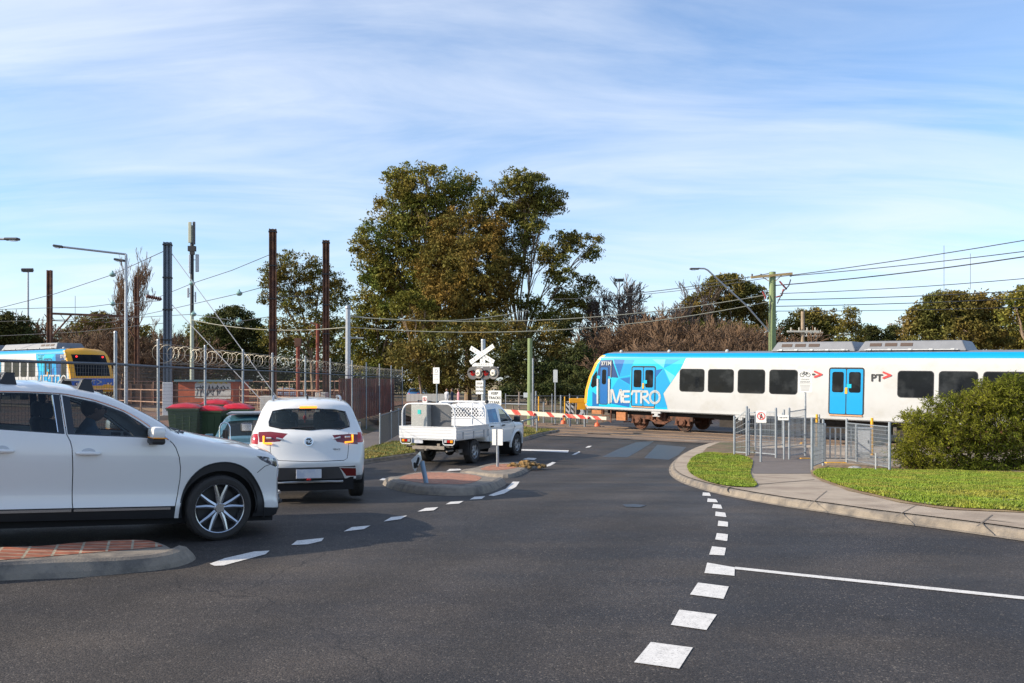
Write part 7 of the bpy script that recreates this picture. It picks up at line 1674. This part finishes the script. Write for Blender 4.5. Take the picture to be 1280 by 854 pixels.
for k in range(10): mb.box((a.x+(b.x-a.x)*(k+.5)/10, 92, (G(-9,92)+a.z)/2+.05),((b.x-a.x)/10*.97,.12,a.z-G(-9,92)))
tag(mb.build('low_wall', M('cream_wall', (.55,.53,.48), .8, var=.1)), 'long low cream wall beyond the pickup truck', 'wall')
# rubble on the low island
rnd = random.Random(11); mb = MB(); p = gp(656,586,.03)
for k in range(60):
    a = rnd.uniform(0,2*PI); r_ = rnd.random()**.6*.42; s0 = rnd.uniform(.03,.09); mb.sphere((r_*math.cos(a)*1.3, r_*math.sin(a), s0*.6+max(0,.16*(1-r_*2))), s0, 5, 3, (1.2,.9,.7))
o = mb.build('rubble_pile', M('rubble', (.34,.20,.07), .95, var=.5, scale=9, alt=(.10,.07,.03), alts=6)); o.location = p; tag(o, 'heap of brown rubble and dry leaves at the end of the low island', 'rubble')
# ------------------------------------------------------------------ trees
def leaf_mat(name, c1, c2, c3=None, trans=.15):
    m = bpy.data.materials.new(name); m.use_nodes = True; nt = m.node_tree; N = nt.nodes; L = nt.links; b = N['Principled BSDF']; out = N['Material Output']
    g = N.new('ShaderNodeNewGeometry'); tc = N.new('ShaderNodeTexCoord'); n = N.new('ShaderNodeTexNoise'); n.inputs['Scale'].default_value = .35; n.inputs['Detail'].default_value = 3; L.new(tc.outputs['Object'], n.inputs['Vector'])
    mr = N.new('ShaderNodeMapRange'); mr.inputs[1].default_value = .38; mr.inputs[2].default_value = .62; L.new(n.outputs[0], mr.inputs[0])
    mx = N.new('ShaderNodeMix'); mx.data_type = 'RGBA'; L.new(mr.outputs[0], mx.inputs[0]); mx.inputs[6].default_value = (*c1,1); mx.inputs[7].default_value = (*c2,1)
    mr2 = N.new('ShaderNodeMapRange'); mr2.inputs[3].default_value = .55; mr2.inputs[4].default_value = 1.5; L.new(g.outputs['Random Per Island'], mr2.inputs[0])
    sc = N.new('ShaderNodeVectorMath'); sc.operation = 'SCALE'; L.new(mx.outputs[2], sc.inputs[0]); L.new(mr2.outputs[0], sc.inputs['Scale'])
    L.new(sc.outputs[0], b.inputs['Base Color']); b.inputs['Roughness'].default_value = .75; b.inputs['Specular IOR Level'].default_value = .15
    t = N.new('ShaderNodeBsdfTranslucent'); L.new(sc.outputs[0], t.inputs[0]); ms = N.new('ShaderNodeMixShader'); ms.inputs[0].default_value = trans
    L.new(b.outputs[0], ms.inputs[1]); L.new(t.outputs[0], ms.inputs[2]); L.new(ms.outputs[0], out.inputs[0]); return m
lm_green = leaf_mat('leaf_gum_green', (.115,.145,.028), (.19,.15,.028))
lm_brown = leaf_mat('leaf_gum_bronze', (.20,.125,.028), (.135,.12,.028))
lm_olive = leaf_mat('leaf_olive', (.13,.135,.028), (.15,.115,.026))
lm_dark = leaf_mat('leaf_dark', (.045,.06,.017), (.072,.07,.02))
lm_warm = leaf_mat('leaf_warm_brown', (.17,.12,.030), (.115,.115,.028))
lm_lime = leaf_mat('leaf_yellow_green', (.16,.15,.025), (.12,.12,.02))
lm_bush = leaf_mat('leaf_bush', (.21,.21,.022), (.09,.12,.014), trans=.4)
m_bark = M('bark_pale', (.30,.22,.155), .9, var=.35, scale=2, bump=.5, bscale=10, alt=(.13,.085,.055), alts=1.0)
m_bark2 = M('bark_dark', (.075,.052,.038), .95, var=.35, scale=2); m_twig = M('bare_twig', (.13,.095,.075), .9, var=.3, scale=.3); m_twigw = M('twig_warm', (.155,.095,.055), .9, var=.3, scale=.25)

def leaves(centers, per, spread, size, rng, droop=.3, aspect=2.4):
    """centers (n,3), spread (n,) -> arrays of folded leaf quads"""
    n = len(centers); tot = n*per; c = np.repeat(centers, per, 0); s = np.repeat(spread, per)[:, None]
    d = rng.normal(size=(tot,3)); d /= np.linalg.norm(d, axis=1)[:,None]; rad = rng.random((tot,1))**.45
    p = c + d*rad*s*np.array([1,1,.62]); p[:,2] -= droop*s[:,0]*rad[:,0]*.5
    a = rng.normal(size=(tot,3)); a[:,2] -= droop; a /= np.linalg.norm(a, axis=1)[:,None]
    b = np.cross(a, rng.normal(size=(tot,3))); b /= np.linalg.norm(b, axis=1)[:,None]
    L = size*(.6+.8*rng.random((tot,1))); w = L/aspect
    v = np.stack([p-a*L/2, p+b*w/2, p+a*L/2, p-b*w/2], 1).reshape(-1,3)
    return v
def quads_mesh(name, v, mat, parent):
    n = len(v)//4; me = bpy.data.meshes.new(name); me.vertices.add(len(v)); me.vertices.foreach_set('co', v.astype(np.float32).ravel())
    me.loops.add(n*4); me.loops.foreach_set('vertex_index', np.arange(n*4, dtype=np.int32)); me.polygons.add(n)
    me.polygons.foreach_set('loop_start', np.arange(0, n*4, 4, dtype=np.int32)); me.polygons.foreach_set('loop_total', np.full(n, 4, dtype=np.int32)); me.update(calc_edges=True)
    me.materials.append(mat); o = bpy.data.objects.new(name, me); C.objects.link(o); o.parent = parent; return o
def limb(mb, a, b, r0, r1, rnd, wob=.08, n=6, sides=6, sag=0):
    d = b-a; L = d.length; P = []; R_ = []; off = Vector((0,0,0))
    for i in range(n+1):
        k = i/n; off += Vector((rnd.gauss(0,1), rnd.gauss(0,1), rnd.gauss(0,.5)))*wob*L/n*(0 if i in (0, n) else 1)
        P.append(a+d*k+off*math.sin(PI*k)*1.0+Vector((0,0,sag*L*math.sin(PI*k)))); R_.append(r0+(r1-r0)*k)
    mb.tube(P, R_, sides, cap=False); return P
def tree(name, label, Y, blobs, mat, base_px, seed, per=26, clumps=1.0, size=.34, spread=.85, trunk_r=.35, bark=None, group=None, gbase=None, hollow=.55, cat='tree', sub=None, fork=.45, droop=.3, base_y=None, flat=.8):
    """blobs: (px, py, rx_px, ry_px[, dY]) traced on the photo's crown; real sizes follow from the distance Y"""
    rnd = random.Random(seed); rng = np.random.default_rng(seed); s_ = Y/F
    bx = (base_px-640)*s_; gz = G(bx, Y); t = thing(name, label, cat, (bx, Y, gz), 0, group); o = Vector((bx, Y, gz)); cen = []; spr = []; ctrs = []
    for b in blobs:
        px, py, rx, ry = b[:4]; dy = b[4] if len(b) > 4 else rnd.uniform(-.5,.5)*rx*s_
        c = np.array([(px-640)*s_-o.x, dy, CH-(py-HZ)*s_-o.z]); rr = np.array([rx*s_, min(rx, ry*1.4)*s_*flat, ry*s_]); ctrs.append((Vector(c), rx*s_, ry*s_))
        area = rr[0]*rr[2]; k = max(6, int(clumps*area*21.0/(spread**2)))
        d = rng.normal(size=(k,3)); d /= np.linalg.norm(d,axis=1)[:,None]; rad = (hollow+(1-hollow)*rng.random((k,1)))**.8
        p = c+d*rad*rr*(1-.0*rng.random((k,1))); cen.append(p); spr.append(spread*(.55+.8*rng.random(k)))
    cen = np.concatenate(cen); spr = np.concatenate(spr)
    v = leaves(cen, int(per*1.25), spr*.82, size*.92, rng, droop); quads_mesh('crown', v, mat, t)
    mb = MB(); H = max(c.z for c, _, _ in ctrs); top = sum((c for c, _, _ in ctrs), Vector())/len(ctrs)
    fk = Vector((top.x*.35, 0, H*fork*.8)); limb(mb, Vector((0,0,-.3)), fk, trunk_r*.75, trunk_r*.5, rnd, .04, 6, 8)
    for c, rx, rz in ctrs:
        st = fk*rnd.uniform(.75,1.0) if c.z > fk.z else fk*rnd.uniform(.5,.8)
        P = limb(mb, st, c+Vector((0,0,rz*.3)), trunk_r*.34, trunk_r*.07, rnd, .14, 7, 6, .04)
        ids = np.argsort(np.linalg.norm(cen-np.array(c), axis=1))[:int(10+rx*4)]
        for i in ids[::2]: limb(mb, P[rnd.randint(3,7)], Vector(cen[i]), trunk_r*.10, trunk_r*.03, rnd, .12, 4, 4)
    mb.build('trunk', bark or m_bark, t, smooth=True); return t
GT = 'trees beyond the level crossing'
# big group in the middle
tree('gum_tree', 'tall dark green gum tree, highest of the central group', 112, [(535,235,48,30),(498,262,36,32),(575,240,26,22),(470,298,30,24),(520,300,42,34),(478,345,28,26),(452,310,16,14),(560,290,34,34),(505,225,26,18),(545,345,38,34),(590,225,12,8),(500,335,42,36),(545,390,40,34),(470,335,22,20),(525,265,44,30),(490,375,30,26)], lm_green, 548, 1, per=30, size=.42, spread=1.1, trunk_r=.75, hollow=.45, clumps=.62, group=GT)
tree('gum_tree', 'bronze leaved gum tree in the middle of the central group', 106, [(575,290,46,34),(545,325,30,34),(600,330,40,36),(560,375,46,30),(618,292,18,26),(525,400,28,26),(600,400,40,34),(600,365,44,34),(560,345,38,34),(628,360,22,30)], lm_brown, 585, 2, per=30, size=.40, spread=1.0, trunk_r=.6, hollow=.4, clumps=.62, group=GT)
tree('gum_tree', 'open crowned gum tree on the right of the central group with sky between its branches', 108, [(648,232,34,20),(690,250,26,18),(612,250,18,14),(715,300,26,16),(740,315,14,12),(665,285,20,14),(700,345,22,16),(735,355,14,14),(650,330,18,16),(690,395,34,14),(720,375,18,12),(632,265,14,12),(668,222,16,10),(748,300,8,6),(722,398,14,8),(660,380,20,14),(600,262,22,20),(612,292,26,24),(628,322,26,26),(672,250,30,22),(650,265,34,22),(690,320,26,18),(655,300,20,18),(705,370,22,14)], lm_olive, 640, 3, per=26, size=.36, spread=.85, trunk_r=.40, hollow=.2, clumps=.62, group=GT, fork=.32)
tree('gum_tree', 'bushy bronze and green tree filling the lower middle of the central group', 101, [(560,430,50,34),(620,425,44,36),(680,430,34,30),(520,445,36,26),(590,470,46,22),(650,465,34,24),(540,475,34,18),(700,462,26,20)], lm_warm, 600, 4, per=26, size=.36, spread=.95, trunk_r=.5, hollow=.3, clumps=.70, group=GT)
tree('gum_tree', 'green bushy tree on the lower left of the central group', 118, [(465,385,30,26),(450,420,28,26),(490,420,30,30),(500,375,22,20),(470,455,36,20),(520,370,24,20)], lm_green, 470, 5, per=26, size=.40, spread=1.0, trunk_r=.45, hollow=.3, clumps=.8, group=GT)
tree('gum_tree', 'small yellow green tree in front of the central group', 100, [(510,372,20,10),(532,380,14,8),(500,385,12,8)], lm_lime, 528, 6, per=24, size=.32, spread=.7, trunk_r=.2, hollow=.2, clumps=.9, group=GT, fork=.5)
tree('gum_tree', 'open gum tree with pale trunk behind the rusty masts', 125, [(372,335,38,22),(345,350,22,18),(400,350,28,26),(425,372,20,24),(372,375,34,24),(395,410,36,26),(338,372,14,12),(350,420,30,24),(425,420,22,26)], lm_olive, 392, 7, per=22, size=.40, spread=.95, trunk_r=.45, hollow=.35, clumps=.50, group=GT)
tree('evergreen_tree', 'dense dark green round tree left of the rusty masts', 130, [(295,410,34,28),(270,425,26,26),(315,430,28,28),(300,452,44,22),(258,452,24,20)], lm_dark, 300, 8, per=34, size=.42, spread=1.1, trunk_r=.5, hollow=.5, clumps=.95, group=GT)
tree('evergreen_tree', 'dark tree with drooping foliage low behind the crossing signal', 92, [(640,455,30,20),(675,465,30,20),(705,470,26,18),(720,450,24,24),(655,435,16,12)], lm_dark, 684, 9, per=26, size=.34, spread=.8, trunk_r=.3, hollow=.3, clumps=.75, group=GT)
tree('evergreen_tree', 'dark shrubby tree directly behind the train nose', 88, [(745,480,26,22),(730,500,22,16),(765,470,26,26),(790,480,30,24),(715,495,20,14)], lm_dark, 745, 10, per=30, size=.32, spread=.8, trunk_r=.25, hollow=.3, clumps=.95, group=GT)
tree('evergreen_tree', 'small open tree hanging over the pale sky gap right of the central group', 104, [(702,405,18,12),(708,420,16,10),(695,440,20,14)], lm_dark, 706, 12, per=22, size=.32, spread=.7, trunk_r=.18, hollow=.2, clumps=.7, group=GT)
tree('shrub', 'dark rounded shrub behind the mesh fence between the green pole and the striped board', 72, [(690,487,26,12),(672,490,18,9),(708,490,18,10)], lm_dark, 690, 14, per=30, size=.26, spread=.6, trunk_r=.10, hollow=.3, clumps=.9, group='dark shrubs beyond the boom gate')
tree('shrub', 'dark low shrub behind the keep tracks clear sign', 74, [(645,488,20,11),(630,492,14,8)], lm_dark, 642, 15, per=30, size=.26, spread=.6, trunk_r=.10, hollow=.3, clumps=.9, group='dark shrubs beyond the boom gate')
tree('shrub', 'dark green shrub filling the gap left of the train nose', 76, [(728,480,20,16),(742,488,16,14),(755,480,20,18)], lm_dark, 735, 16, per=30, size=.26, spread=.6, trunk_r=.10, hollow=.3, clumps=.9, group='dark shrubs beyond the boom gate')
tree('evergreen_tree', 'broad low brown tree backing the scrub directly above the train nose', 110, [(790,435,34,14),(830,430,36,16),(870,425,36,18),(812,418,22,14),(850,412,24,14)], lm_warm, 830, 17, per=26, size=.36, spread=.95, trunk_r=.3, hollow=.3, clumps=.55, group=GT)
tree('evergreen_tree', 'broad low brown tree backing the scrub left of the green power pole foot', 110, [(905,425,38,18),(945,428,34,18),(925,412,26,14),(885,415,22,14)], lm_warm, 920, 18, per=26, size=.36, spread=.95, trunk_r=.3, hollow=.3, clumps=.6, group=GT)
def conifer(label, px, top, base, w, Y, seed, mat):
    rng = np.random.default_rng(seed); rnd = random.Random(seed); s_ = Y/F; x = (px-640)*s_; g = G(x,Y); t = thing('conifer', label, 'tree', (x,Y,g), 0, GT); H = CH-(top-HZ)*s_-g; n = 240; z = H*(.08+.92*(1-rng.random(n)**.7)); r = w*s_*(1-z/H)**.8*(.5+.5*rng.random(n)); a = rng.random(n)*2*PI
    c = np.stack([r*np.cos(a), r*np.sin(a), z], 1); quads_mesh('crown', leaves(c, 30, .5+.5*rng.random(n), .34, rng, .5), mat, t); mb = MB(); mb.cyl((0,0,-.2),(0,0,H), .3, .04); mb.build('trunk', m_bark2, t)
conifer('pointed dark conifer between the central group and the bare trees', 741, 374, 490, 34, 120, 21, lm_dark)
# right hand side
tree('evergreen_tree', 'broad dark tree crowning the brown scrub left of the green power pole', 128, [(905,365,32,20),(880,385,30,18),(935,375,26,22),(925,400,34,18),(870,402,26,14),(905,350,20,8),(955,395,14,16)], lm_warm, 912, 31, per=32, size=.42, spread=1.1, trunk_r=.5, hollow=.5, clumps=.9, group=GT)
tree('gum_tree', 'rounded brown green tree just right of the green power pole', 118, [(1000,405,26,16),(1022,402,26,18),(985,420,24,16),(1035,420,26,18),(1005,430,34,14)], lm_warm, 1010, 32, per=30, size=.40, spread=1.0, trunk_r=.4, hollow=.45, clumps=.85, group=GT)
tree('gum_tree', 'small feathery dark tree in the middle of the right hand skyline', 112, [(1062,392,14,10),(1052,408,16,12),(1070,408,14,12),(1060,428,22,14)], lm_olive, 1060, 33, per=20, size=.34, spread=.8, trunk_r=.3, hollow=.2, clumps=.6, group=GT)
tree('evergreen_tree', 'low dark green tree behind the distant poles', 135, [(1086,418,16,14),(1105,428,18,12),(1078,432,20,10),(1128,430,20,12),(1118,412,12,8)], lm_dark, 1090, 34, per=30, size=.42, spread=1.0, trunk_r=.3, hollow=.4, clumps=.95, group=GT)
tree('gum_tree', 'large domed brown green tree on the right skyline above the train', 100, [(1195,385,46,22),(1165,400,34,20),(1225,395,38,22),(1155,420,26,18),(1200,420,46,24),(1245,415,32,24),(1235,378,24,14),(1150,395,16,14),(1185,372,26,10)], lm_warm, 1205, 35, per=32, size=.38, spread=1.0, trunk_r=.5, hollow=.5, clumps=.85, group=GT, fork=.35)
tree('gum_tree', 'dark green tree cut by the right edge of the picture', 92, [(1290,375,30,20),(1275,395,22,14),(1310,400,36,30),(1268,372,10,8)], lm_green, 1300, 36, per=28, size=.36, spread=.9, trunk_r=.45, hollow=.45, clumps=.8, group=GT)
tree('gum_tree', 'brown tree low behind the domed tree at the right', 108, [(1265,425,30,22),(1290,432,36,20)], lm_warm, 1275, 37, per=28, size=.38, spread=.95, trunk_r=.4, hollow=.4, clumps=.9, group=GT)
# left hand side
tree('evergreen_tree', 'dark green tree at the far left behind the train roof', 110, [(12,405,28,16),(-10,415,34,22),(30,422,20,14),(10,430,40,16)], lm_dark, 8, 41, per=32, size=.40, spread=1.0, trunk_r=.4, hollow=.5, clumps=.95, group=GT)
tree('gum_tree', 'brown green tree behind the gantry beam', 140, [(110,408,24,14),(130,400,22,12),(95,420,24,14),(140,420,26,16)], lm_warm, 115, 42, per=26, size=.44, spread=1.1, trunk_r=.35, hollow=.4, clumps=.8, group=GT)
tree('gum_tree', 'olive tree behind the slim street lamp', 136, [(178,420,22,14),(160,432,24,14),(190,440,24,16)], lm_olive, 175, 43, per=26, size=.42, spread=1.0, trunk_r=.35, hollow=.4, clumps=.8, group=GT)
tree('gum_tree', 'dark green tree just right of the telecom pole', 138, [(248,415,16,14),(238,432,18,14),(262,405,14,12)], lm_green, 248, 44, per=26, size=.42, spread=1.0, trunk_r=.35, hollow=.4, clumps=.9, group=GT)
# bare trees: one builder, twigs by recursion
def bare(H, seed, spread=.5, levels=5, up=.35, r0=.22, nb=3, mat=None, mult=0, sides=4, rmin=.024):
    rnd = random.Random(seed); mb = MB()
    def grow(p, d, L, r, lev):
        n = 3; P = [p]; q = p; dd = d
        for i in range(n):
            dd = (dd+Vector((rnd.gauss(0,.12), rnd.gauss(0,.12), rnd.gauss(0,.06)+.03))).normalized(); q = q+dd*L/n; P.append(q)
        mb.tube(P, [max(rmin, r*(1-.45*i/n)) for i in range(n+1)], sides if lev > 1 else 3, cap=False)
        if lev == 0: return
        for k in range(nb+(1 if rnd.random() < .5 else 0)):
            a = rnd.uniform(0, 2*PI); u = dd.orthogonal().normalized(); w_ = dd.cross(u); s_ = spread*rnd.uniform(.6,1.3)
            nd = (dd+(u*math.cos(a)+w_*math.sin(a))*s_+Vector((0,0,up*.3))).normalized(); st = P[rnd.randint(1, n)] if k else P[-1]
            grow(st, nd, L*rnd.uniform(.58,.82), r*.55, lev-1)
    if mult:
        for k in range(mult):
            a = 2*PI*k/mult; grow(Vector((math.cos(a)*.3, math.sin(a)*.3, 0)), Vector((math.cos(a)*.35, math.sin(a)*.35, 1)).normalized(), H*.36, r0*.6, levels-1)
    else: grow(Vector((0,0,-.3)), Vector((0,0,1)), H*.30, r0, levels)
    mb.m = [0]*len(mb.f); me = mb.build('branches', mat or m_twig, None); dat = me.data; bpy.data.objects.remove(me)
    zs = [v.co.z for v in dat.vertices]; return dat, max(zs)
protos = [bare(14, 1, .55, 6, .35), bare(14, 2, .60, 6, .3), bare(14, 5, .5, 6, .5)]
bush = [bare(6, 8, .55, 6, .25, .14, 3, m_twigw, 5), bare(6, 9, .6, 6, .2, .14, 3, m_twigw, 5)]
pop = [bare(20, 4, .26, 6, 1.6, .26, 3, m_twigw), bare(20, 12, .24, 6, 1.8, .24, 3, m_twigw)]
def put(pr, px, top, Y, label, name='bare_tree', wx=1.0, group=None, rz=0.0):
    dat, h = pr; x = (px-640)/F*Y; g = G(x,Y); H = CH-(top-HZ)/F*Y-g; t = thing(name, label, 'tree', (x,Y,g), rz, group); o = bpy.data.objects.new('branches', dat); C.objects.link(o); o.parent = t; k = H/h; o.scale = (k*wx, k*wx, k); return t
for i, (px, top, Y, wx, lab) in enumerate(((776,345,118,1.1,'large bare tree left of the other bare ones, around the far floodlight pole'),(815,340,122,1.2,'tallest bare tree in the middle above the train nose'),(848,343,126,1.0,'bare tree just left of the broad dark tree'),(795,375,112,1.3,'smaller bare tree low between the two tall bare ones'),(838,372,112,1.3,'smaller bare tree in front of the brown scrub'),(760,392,112,1.2,'low bare tree beside the pointed conifer'))):
    put(protos[i % 3], px, top, Y, lab, wx=wx, rz=i*1.3)
GB = 'brown leafless scrub trees behind the train'
k = 0
for px, top, Y in ((770,400,100),(790,390,104),(812,405,98),(832,380,103),(852,388,99),(868,398,106),(885,395,98),(902,402,102),(918,398,97),(935,400,103),(950,398,98),(962,408,101),(978,425,104),(842,412,92),(875,412,92),(908,415,91),(940,415,92),(800,425,90),(1130,432,110),(990,428,100),(780,432,92),(825,428,90),(860,425,90),(955,428,90)):
    t = put(bush[k % 2], px, top, Y, 'brown leafless multi stemmed scrub tree in the thicket behind the moving train', 'scrub_tree', 1.0+.2*(k % 3), GB, k*.9); k += 1
GPp = 'brown leafless trees behind the stabled train'
for px, top, Y in ((72,388,120),(92,402,118),(118,408,112),(138,402,114),(200,404,118),(216,396,114),(228,410,116),(52,404,122),(105,412,108),(165,412,106),(190,418,108),(210,420,106),(130,422,104),(85,425,106),(226,432,104),(180,430,102),(148,428,102)):
    put(pop[k % 2] if k % 3 else bush[k % 2], px, top, Y, 'brown leafless tree in the row behind the stabled yellow fronted train', 'bare_tree', 1.25, GPp, k*.7); k += 1
put(pop[0], 152, 308, 100, 'tall slender leafless poplar left of the slim street lamp arm', wx=.85); put(pop[1], 174, 340, 104, 'slender leafless poplar right of the slim street lamp', wx=.9, rz=1)
# far wooded skyline as individual dark crowns is closed by a distant tree belt nobody could count
def belt(x0, x1, y, h, seed, mat, n, label):
    rng = np.random.default_rng(seed); c = np.stack([rng.uniform(x0,x1,n), y+rng.uniform(-6,6,n), rng.random(n)**.8*h*(.75+.25*np.sin(rng.uniform(0,6,n)))], 1); c[:,2] += np.array([G(a,b) for a,b in c[:,:2]])
    v = leaves(c, 24, 1.1+.9*rng.random(n), .6, rng, .2); o = quads_mesh('distant_trees', v, mat, None); tag(o, label, 'trees', kind='stuff')
belt(-110, -62, 158, 8.5, 51, lm_warm, 1100, 'distant brown wooded belt behind the left railway yard'); belt(-62, -10, 156, 10.5, 52, lm_dark, 1500, 'distant olive wooded belt behind the rusty masts')
belt(12, 105, 150, 10.5, 53, lm_warm, 2600, 'distant brown wooded belt behind the moving train')
# ------------------------------------------------------------------ the leafy bush on the right
def big_bush():
    Y = 24.2; s_ = Y/F; rng = np.random.default_rng(77); rnd = random.Random(77); bx = (1215-640)*s_; gz = G(bx,Y)+.12; t = thing('wattle_bush', 'large dense green bush beside the footpath in front of the train', 'bush', (bx,Y,gz))
    blobs = [(1160,560,34,30),(1200,545,44,40),(1245,535,44,46),(1285,530,40,50),(1330,530,50,55),(1180,525,30,18),(1225,505,28,20),(1255,487,18,16),(1240,500,26,22),(1150,535,20,14),(1135,570,18,18),(1165,585,34,12),(1210,585,44,14),(1260,588,44,14),(1300,585,44,20),(1285,495,26,22),(1262,474,8,8),(1255,482,14,10),(1200,500,14,10),(1172,505,14,10),(1140,520,14,8),(1232,486,10,12),(1290,478,14,12),(1205,505,10,10)]
    cen = []
    for (px, py, rx, ry) in blobs:
        k = int(rx*ry*.29)+10; d = rng.normal(size=(k,3)); d /= np.linalg.norm(d,axis=1)[:,None]; rad = (.30+.70*rng.random((k,1)))**.7*(1+.32*(rng.random((k,1)) > .84))
        c = np.array([(px-640)*s_-bx, 0, CH-(py-HZ)*s_-gz]); p = c+d*rad*np.array([rx*s_, .95*min(1.2, rx*s_*1.6), ry*s_]); p[:,2] = np.maximum(p[:,2], .03); cen.append(p)
    cen = np.concatenate(cen)
    # each clump is a small spray: narrow leaves along an arching twig
    V = []; tw = MB()
    for c in cen:
        out = np.array([c[0]*.35, c[1]*.6, .35])+rng.normal(size=3)*.45; out /= np.linalg.norm(out); L = rng.uniform(.18,.36); n = 13
        a0 = c-out*L*.5; tw.tube([Vector(a0), Vector(c+np.array([0,0,.02])), Vector(c+out*L*.5)], [.005,.003,.002], 3, cap=False)
        for i in range(n):
            q = a0+out*L*(i+.5)/n; s2 = rng.normal(size=3); s2 -= out*s2.dot(out); s2 /= np.linalg.norm(s2); ld = out*.6+s2; ld[2] -= .15; ld /= np.linalg.norm(ld); l = rng.uniform(.08,.15); w = np.cross(ld, rng.normal(size=3)); w /= np.linalg.norm(w); w *= .013
            V += [q, q+ld*l*.5+w, q+ld*l, q+ld*l*.5-w]
    quads_mesh('foliage', np.array(V), lm_bush, t)
    for k in range(26): limb(tw, Vector((rnd.uniform(-.6,.9),rnd.uniform(-.3,.3),-.05)), Vector(cen[rnd.randint(0,len(cen)-1)]), .022, .006, rnd, .1, 5, 5)
    tw.build('stems', m_bark2, t)
big_bush()
# ------------------------------------------------------------------ people
def person(label, loc, rz, joints, radii, edges, mats, hair=None, head=None, lod=2):
    t = thing('person', label, 'person', loc, rz); me = bpy.data.meshes.new('body'); me.from_pydata(joints, edges, []); o = bpy.data.objects.new('body', me); C.objects.link(o); o.parent = t
    sk = o.modifiers.new('skin', 'SKIN'); sk.use_smooth_shade = True; ss_ = o.modifiers.new('sub', 'SUBSURF'); ss_.levels = ss_.render_levels = lod
    for i, r in enumerate(radii): o.data.skin_vertices[0].data[i].radius = (r, r)
    o.data.skin_vertices[0].data[0].use_root = True; me.materials.append(mats[0])
    if head:
        mb = MB(); mb.sphere(head, .115, 14, 10, (1.0,.78,1.15)); h_ = mb.build('head', mats[1], t, smooth=True)
        fx = head[0]+.10; mb = MB(); mb.sphere((fx+.015,head[1],head[2]-.01), .022, 8, 6, (1,.7,1.2)); mb.build('nose', mats[1], h_, smooth=True)
        for s_ in (-1,1): mb = MB(); mb.sphere((fx-.005,head[1]+s_*.035,head[2]+.02), .012, 8, 6); mb.build('eye', m_txt, h_); mb = MB(); mb.sphere((head[0],head[1]+s_*.092,head[2]), .025, 8, 6, (.8,.4,1.3)); mb.build('ear', mats[1], h_, smooth=True)
        mb = MB(); mb.box((fx-.004,head[1],head[2]-.055), (.012,.045,.010)); mb.build('mouth', M('lip', (.30,.10,.08), .6), h_)
        mb = MB(); mb.sphere((head[0]-.025,head[1],head[2]+.035), .125, 14, 10, (1.0,.82,1.05)); mb.build('hair', mats[2], h_, smooth=True)
    return t
m_skin = M('skin', (.42,.24,.17), .6, var=.05)
def stand(label, x, y, rz, top, legs, hairc):
    z = G(x,y); J = [(0,0,.95),(0,0,1.15),(0,0,1.38),(0,0,1.50),(0,0,1.56),(0,.17,1.40),(0,.22,1.12),(.05,.22,.88),(0,-.17,1.40),(0,-.22,1.12),(.05,-.22,.88),(0,.09,.90),(0,.10,.5),(0,.10,.08),(.10,.10,.04),(0,-.09,.90),(0,-.10,.5),(0,-.10,.08),(.10,-.10,.04)]
    r = [.14,.13,.15,.07,.055,.075,.05,.035,.075,.05,.035,.10,.07,.045,.04,.10,.07,.045,.04]; E = [(0,1),(1,2),(2,3),(3,4),(2,5),(5,6),(6,7),(2,8),(8,9),(9,10),(0,11),(11,12),(12,13),(13,14),(0,15),(15,16),(16,17),(17,18)]
    t = person(label, (x,y,z), rz, J, r, E, (top, m_skin, hairc), head=(.0,0,1.66), lod=1)
    return t
hb_ = M('hair_brown', (.05,.03,.02), .7); 
for px, Y, rz, cl, lab in ((573,78,R(200),M('pink_shirt', (.60,.28,.32), .8),'distant standing person in pink top beyond the pickup truck'), (565,80,R(160),M('navy_shirt', (.03,.04,.08), .8),'distant standing person in dark clothes left of the one in pink'), (558.5,80,R(250),M('pale_shirt', (.50,.52,.55), .8),'distant standing person in pale clothes, leftmost of the three')):
    x = (px-640)/F*Y; stand(lab, x, Y, rz, cl, None, hb_)
def driver():
    def P(x, y, z): return SUVo + SUVx*x + SUVy*y + Vector((0,0,z))
    J = [(-1.38,-.40,0.950),(-1.40,-.40,1.110),(-1.38,-.40,1.250),(-1.35,-.40,1.330),(-1.34,-.40,1.380),(-1.36,-.58,1.230),(-1.20,-.62,1.030),(-.96,-.54,1.090),(-1.36,-.22,1.230),(-1.20,-.20,1.030),(-.96,-.28,1.090),(-1.30,-.49,0.890),(-.92,-.50,0.910),(-.80,-.50,0.610),(-1.30,-.31,0.890),(-.92,-.30,0.910),(-.80,-.30,0.610)]
    r = [.14,.14,.15,.065,.055,.075,.05,.038,.075,.05,.038,.10,.075,.05,.10,.075,.05]; E = [(0,1),(1,2),(2,3),(3,4),(2,5),(5,6),(6,7),(2,8),(8,9),(9,10),(0,11),(11,12),(12,13),(0,14),(14,15),(15,16)]
    t = person('seated driver with glasses and dark hair at the wheel of the large white car', SUV.location, SUV.rotation_euler.z, J, r, E, (M('denim_shirt', (.10,.16,.22), .8), m_skin, hb_), head=(-1.31,-.40,1.46))
    t.matrix_world = SUV.matrix_world.copy()
    mb = MB()
    for s_ in (-1,1): mb.tube([Vector((-1.195,-.40+s_*.035,1.48))+Vector((0,math.cos(a)*.026,math.sin(a)*.022)) for a in [2*PI*k/12 for k in range(12)]], .004, 4, closed=True); mb.tube([(-1.195,-.40+s_*.06,1.485),(-1.30,-.40+s_*.095,1.48)], .004, 4)
    mb.build('glasses', m_blk, t)
    for y in (-.54,-.28):
        for k in range(4): mb = MB(); mb.tube([(-.975,y-.03+.02*k,1.10),(-.935,y-.03+.02*k,1.135),(-.915,y-.03+.02*k,1.115),(-.93,y-.03+.02*k,1.09)], [.010,.010,.009,.007], 6); mb.build('finger', m_skin, t, smooth=True)
driver()
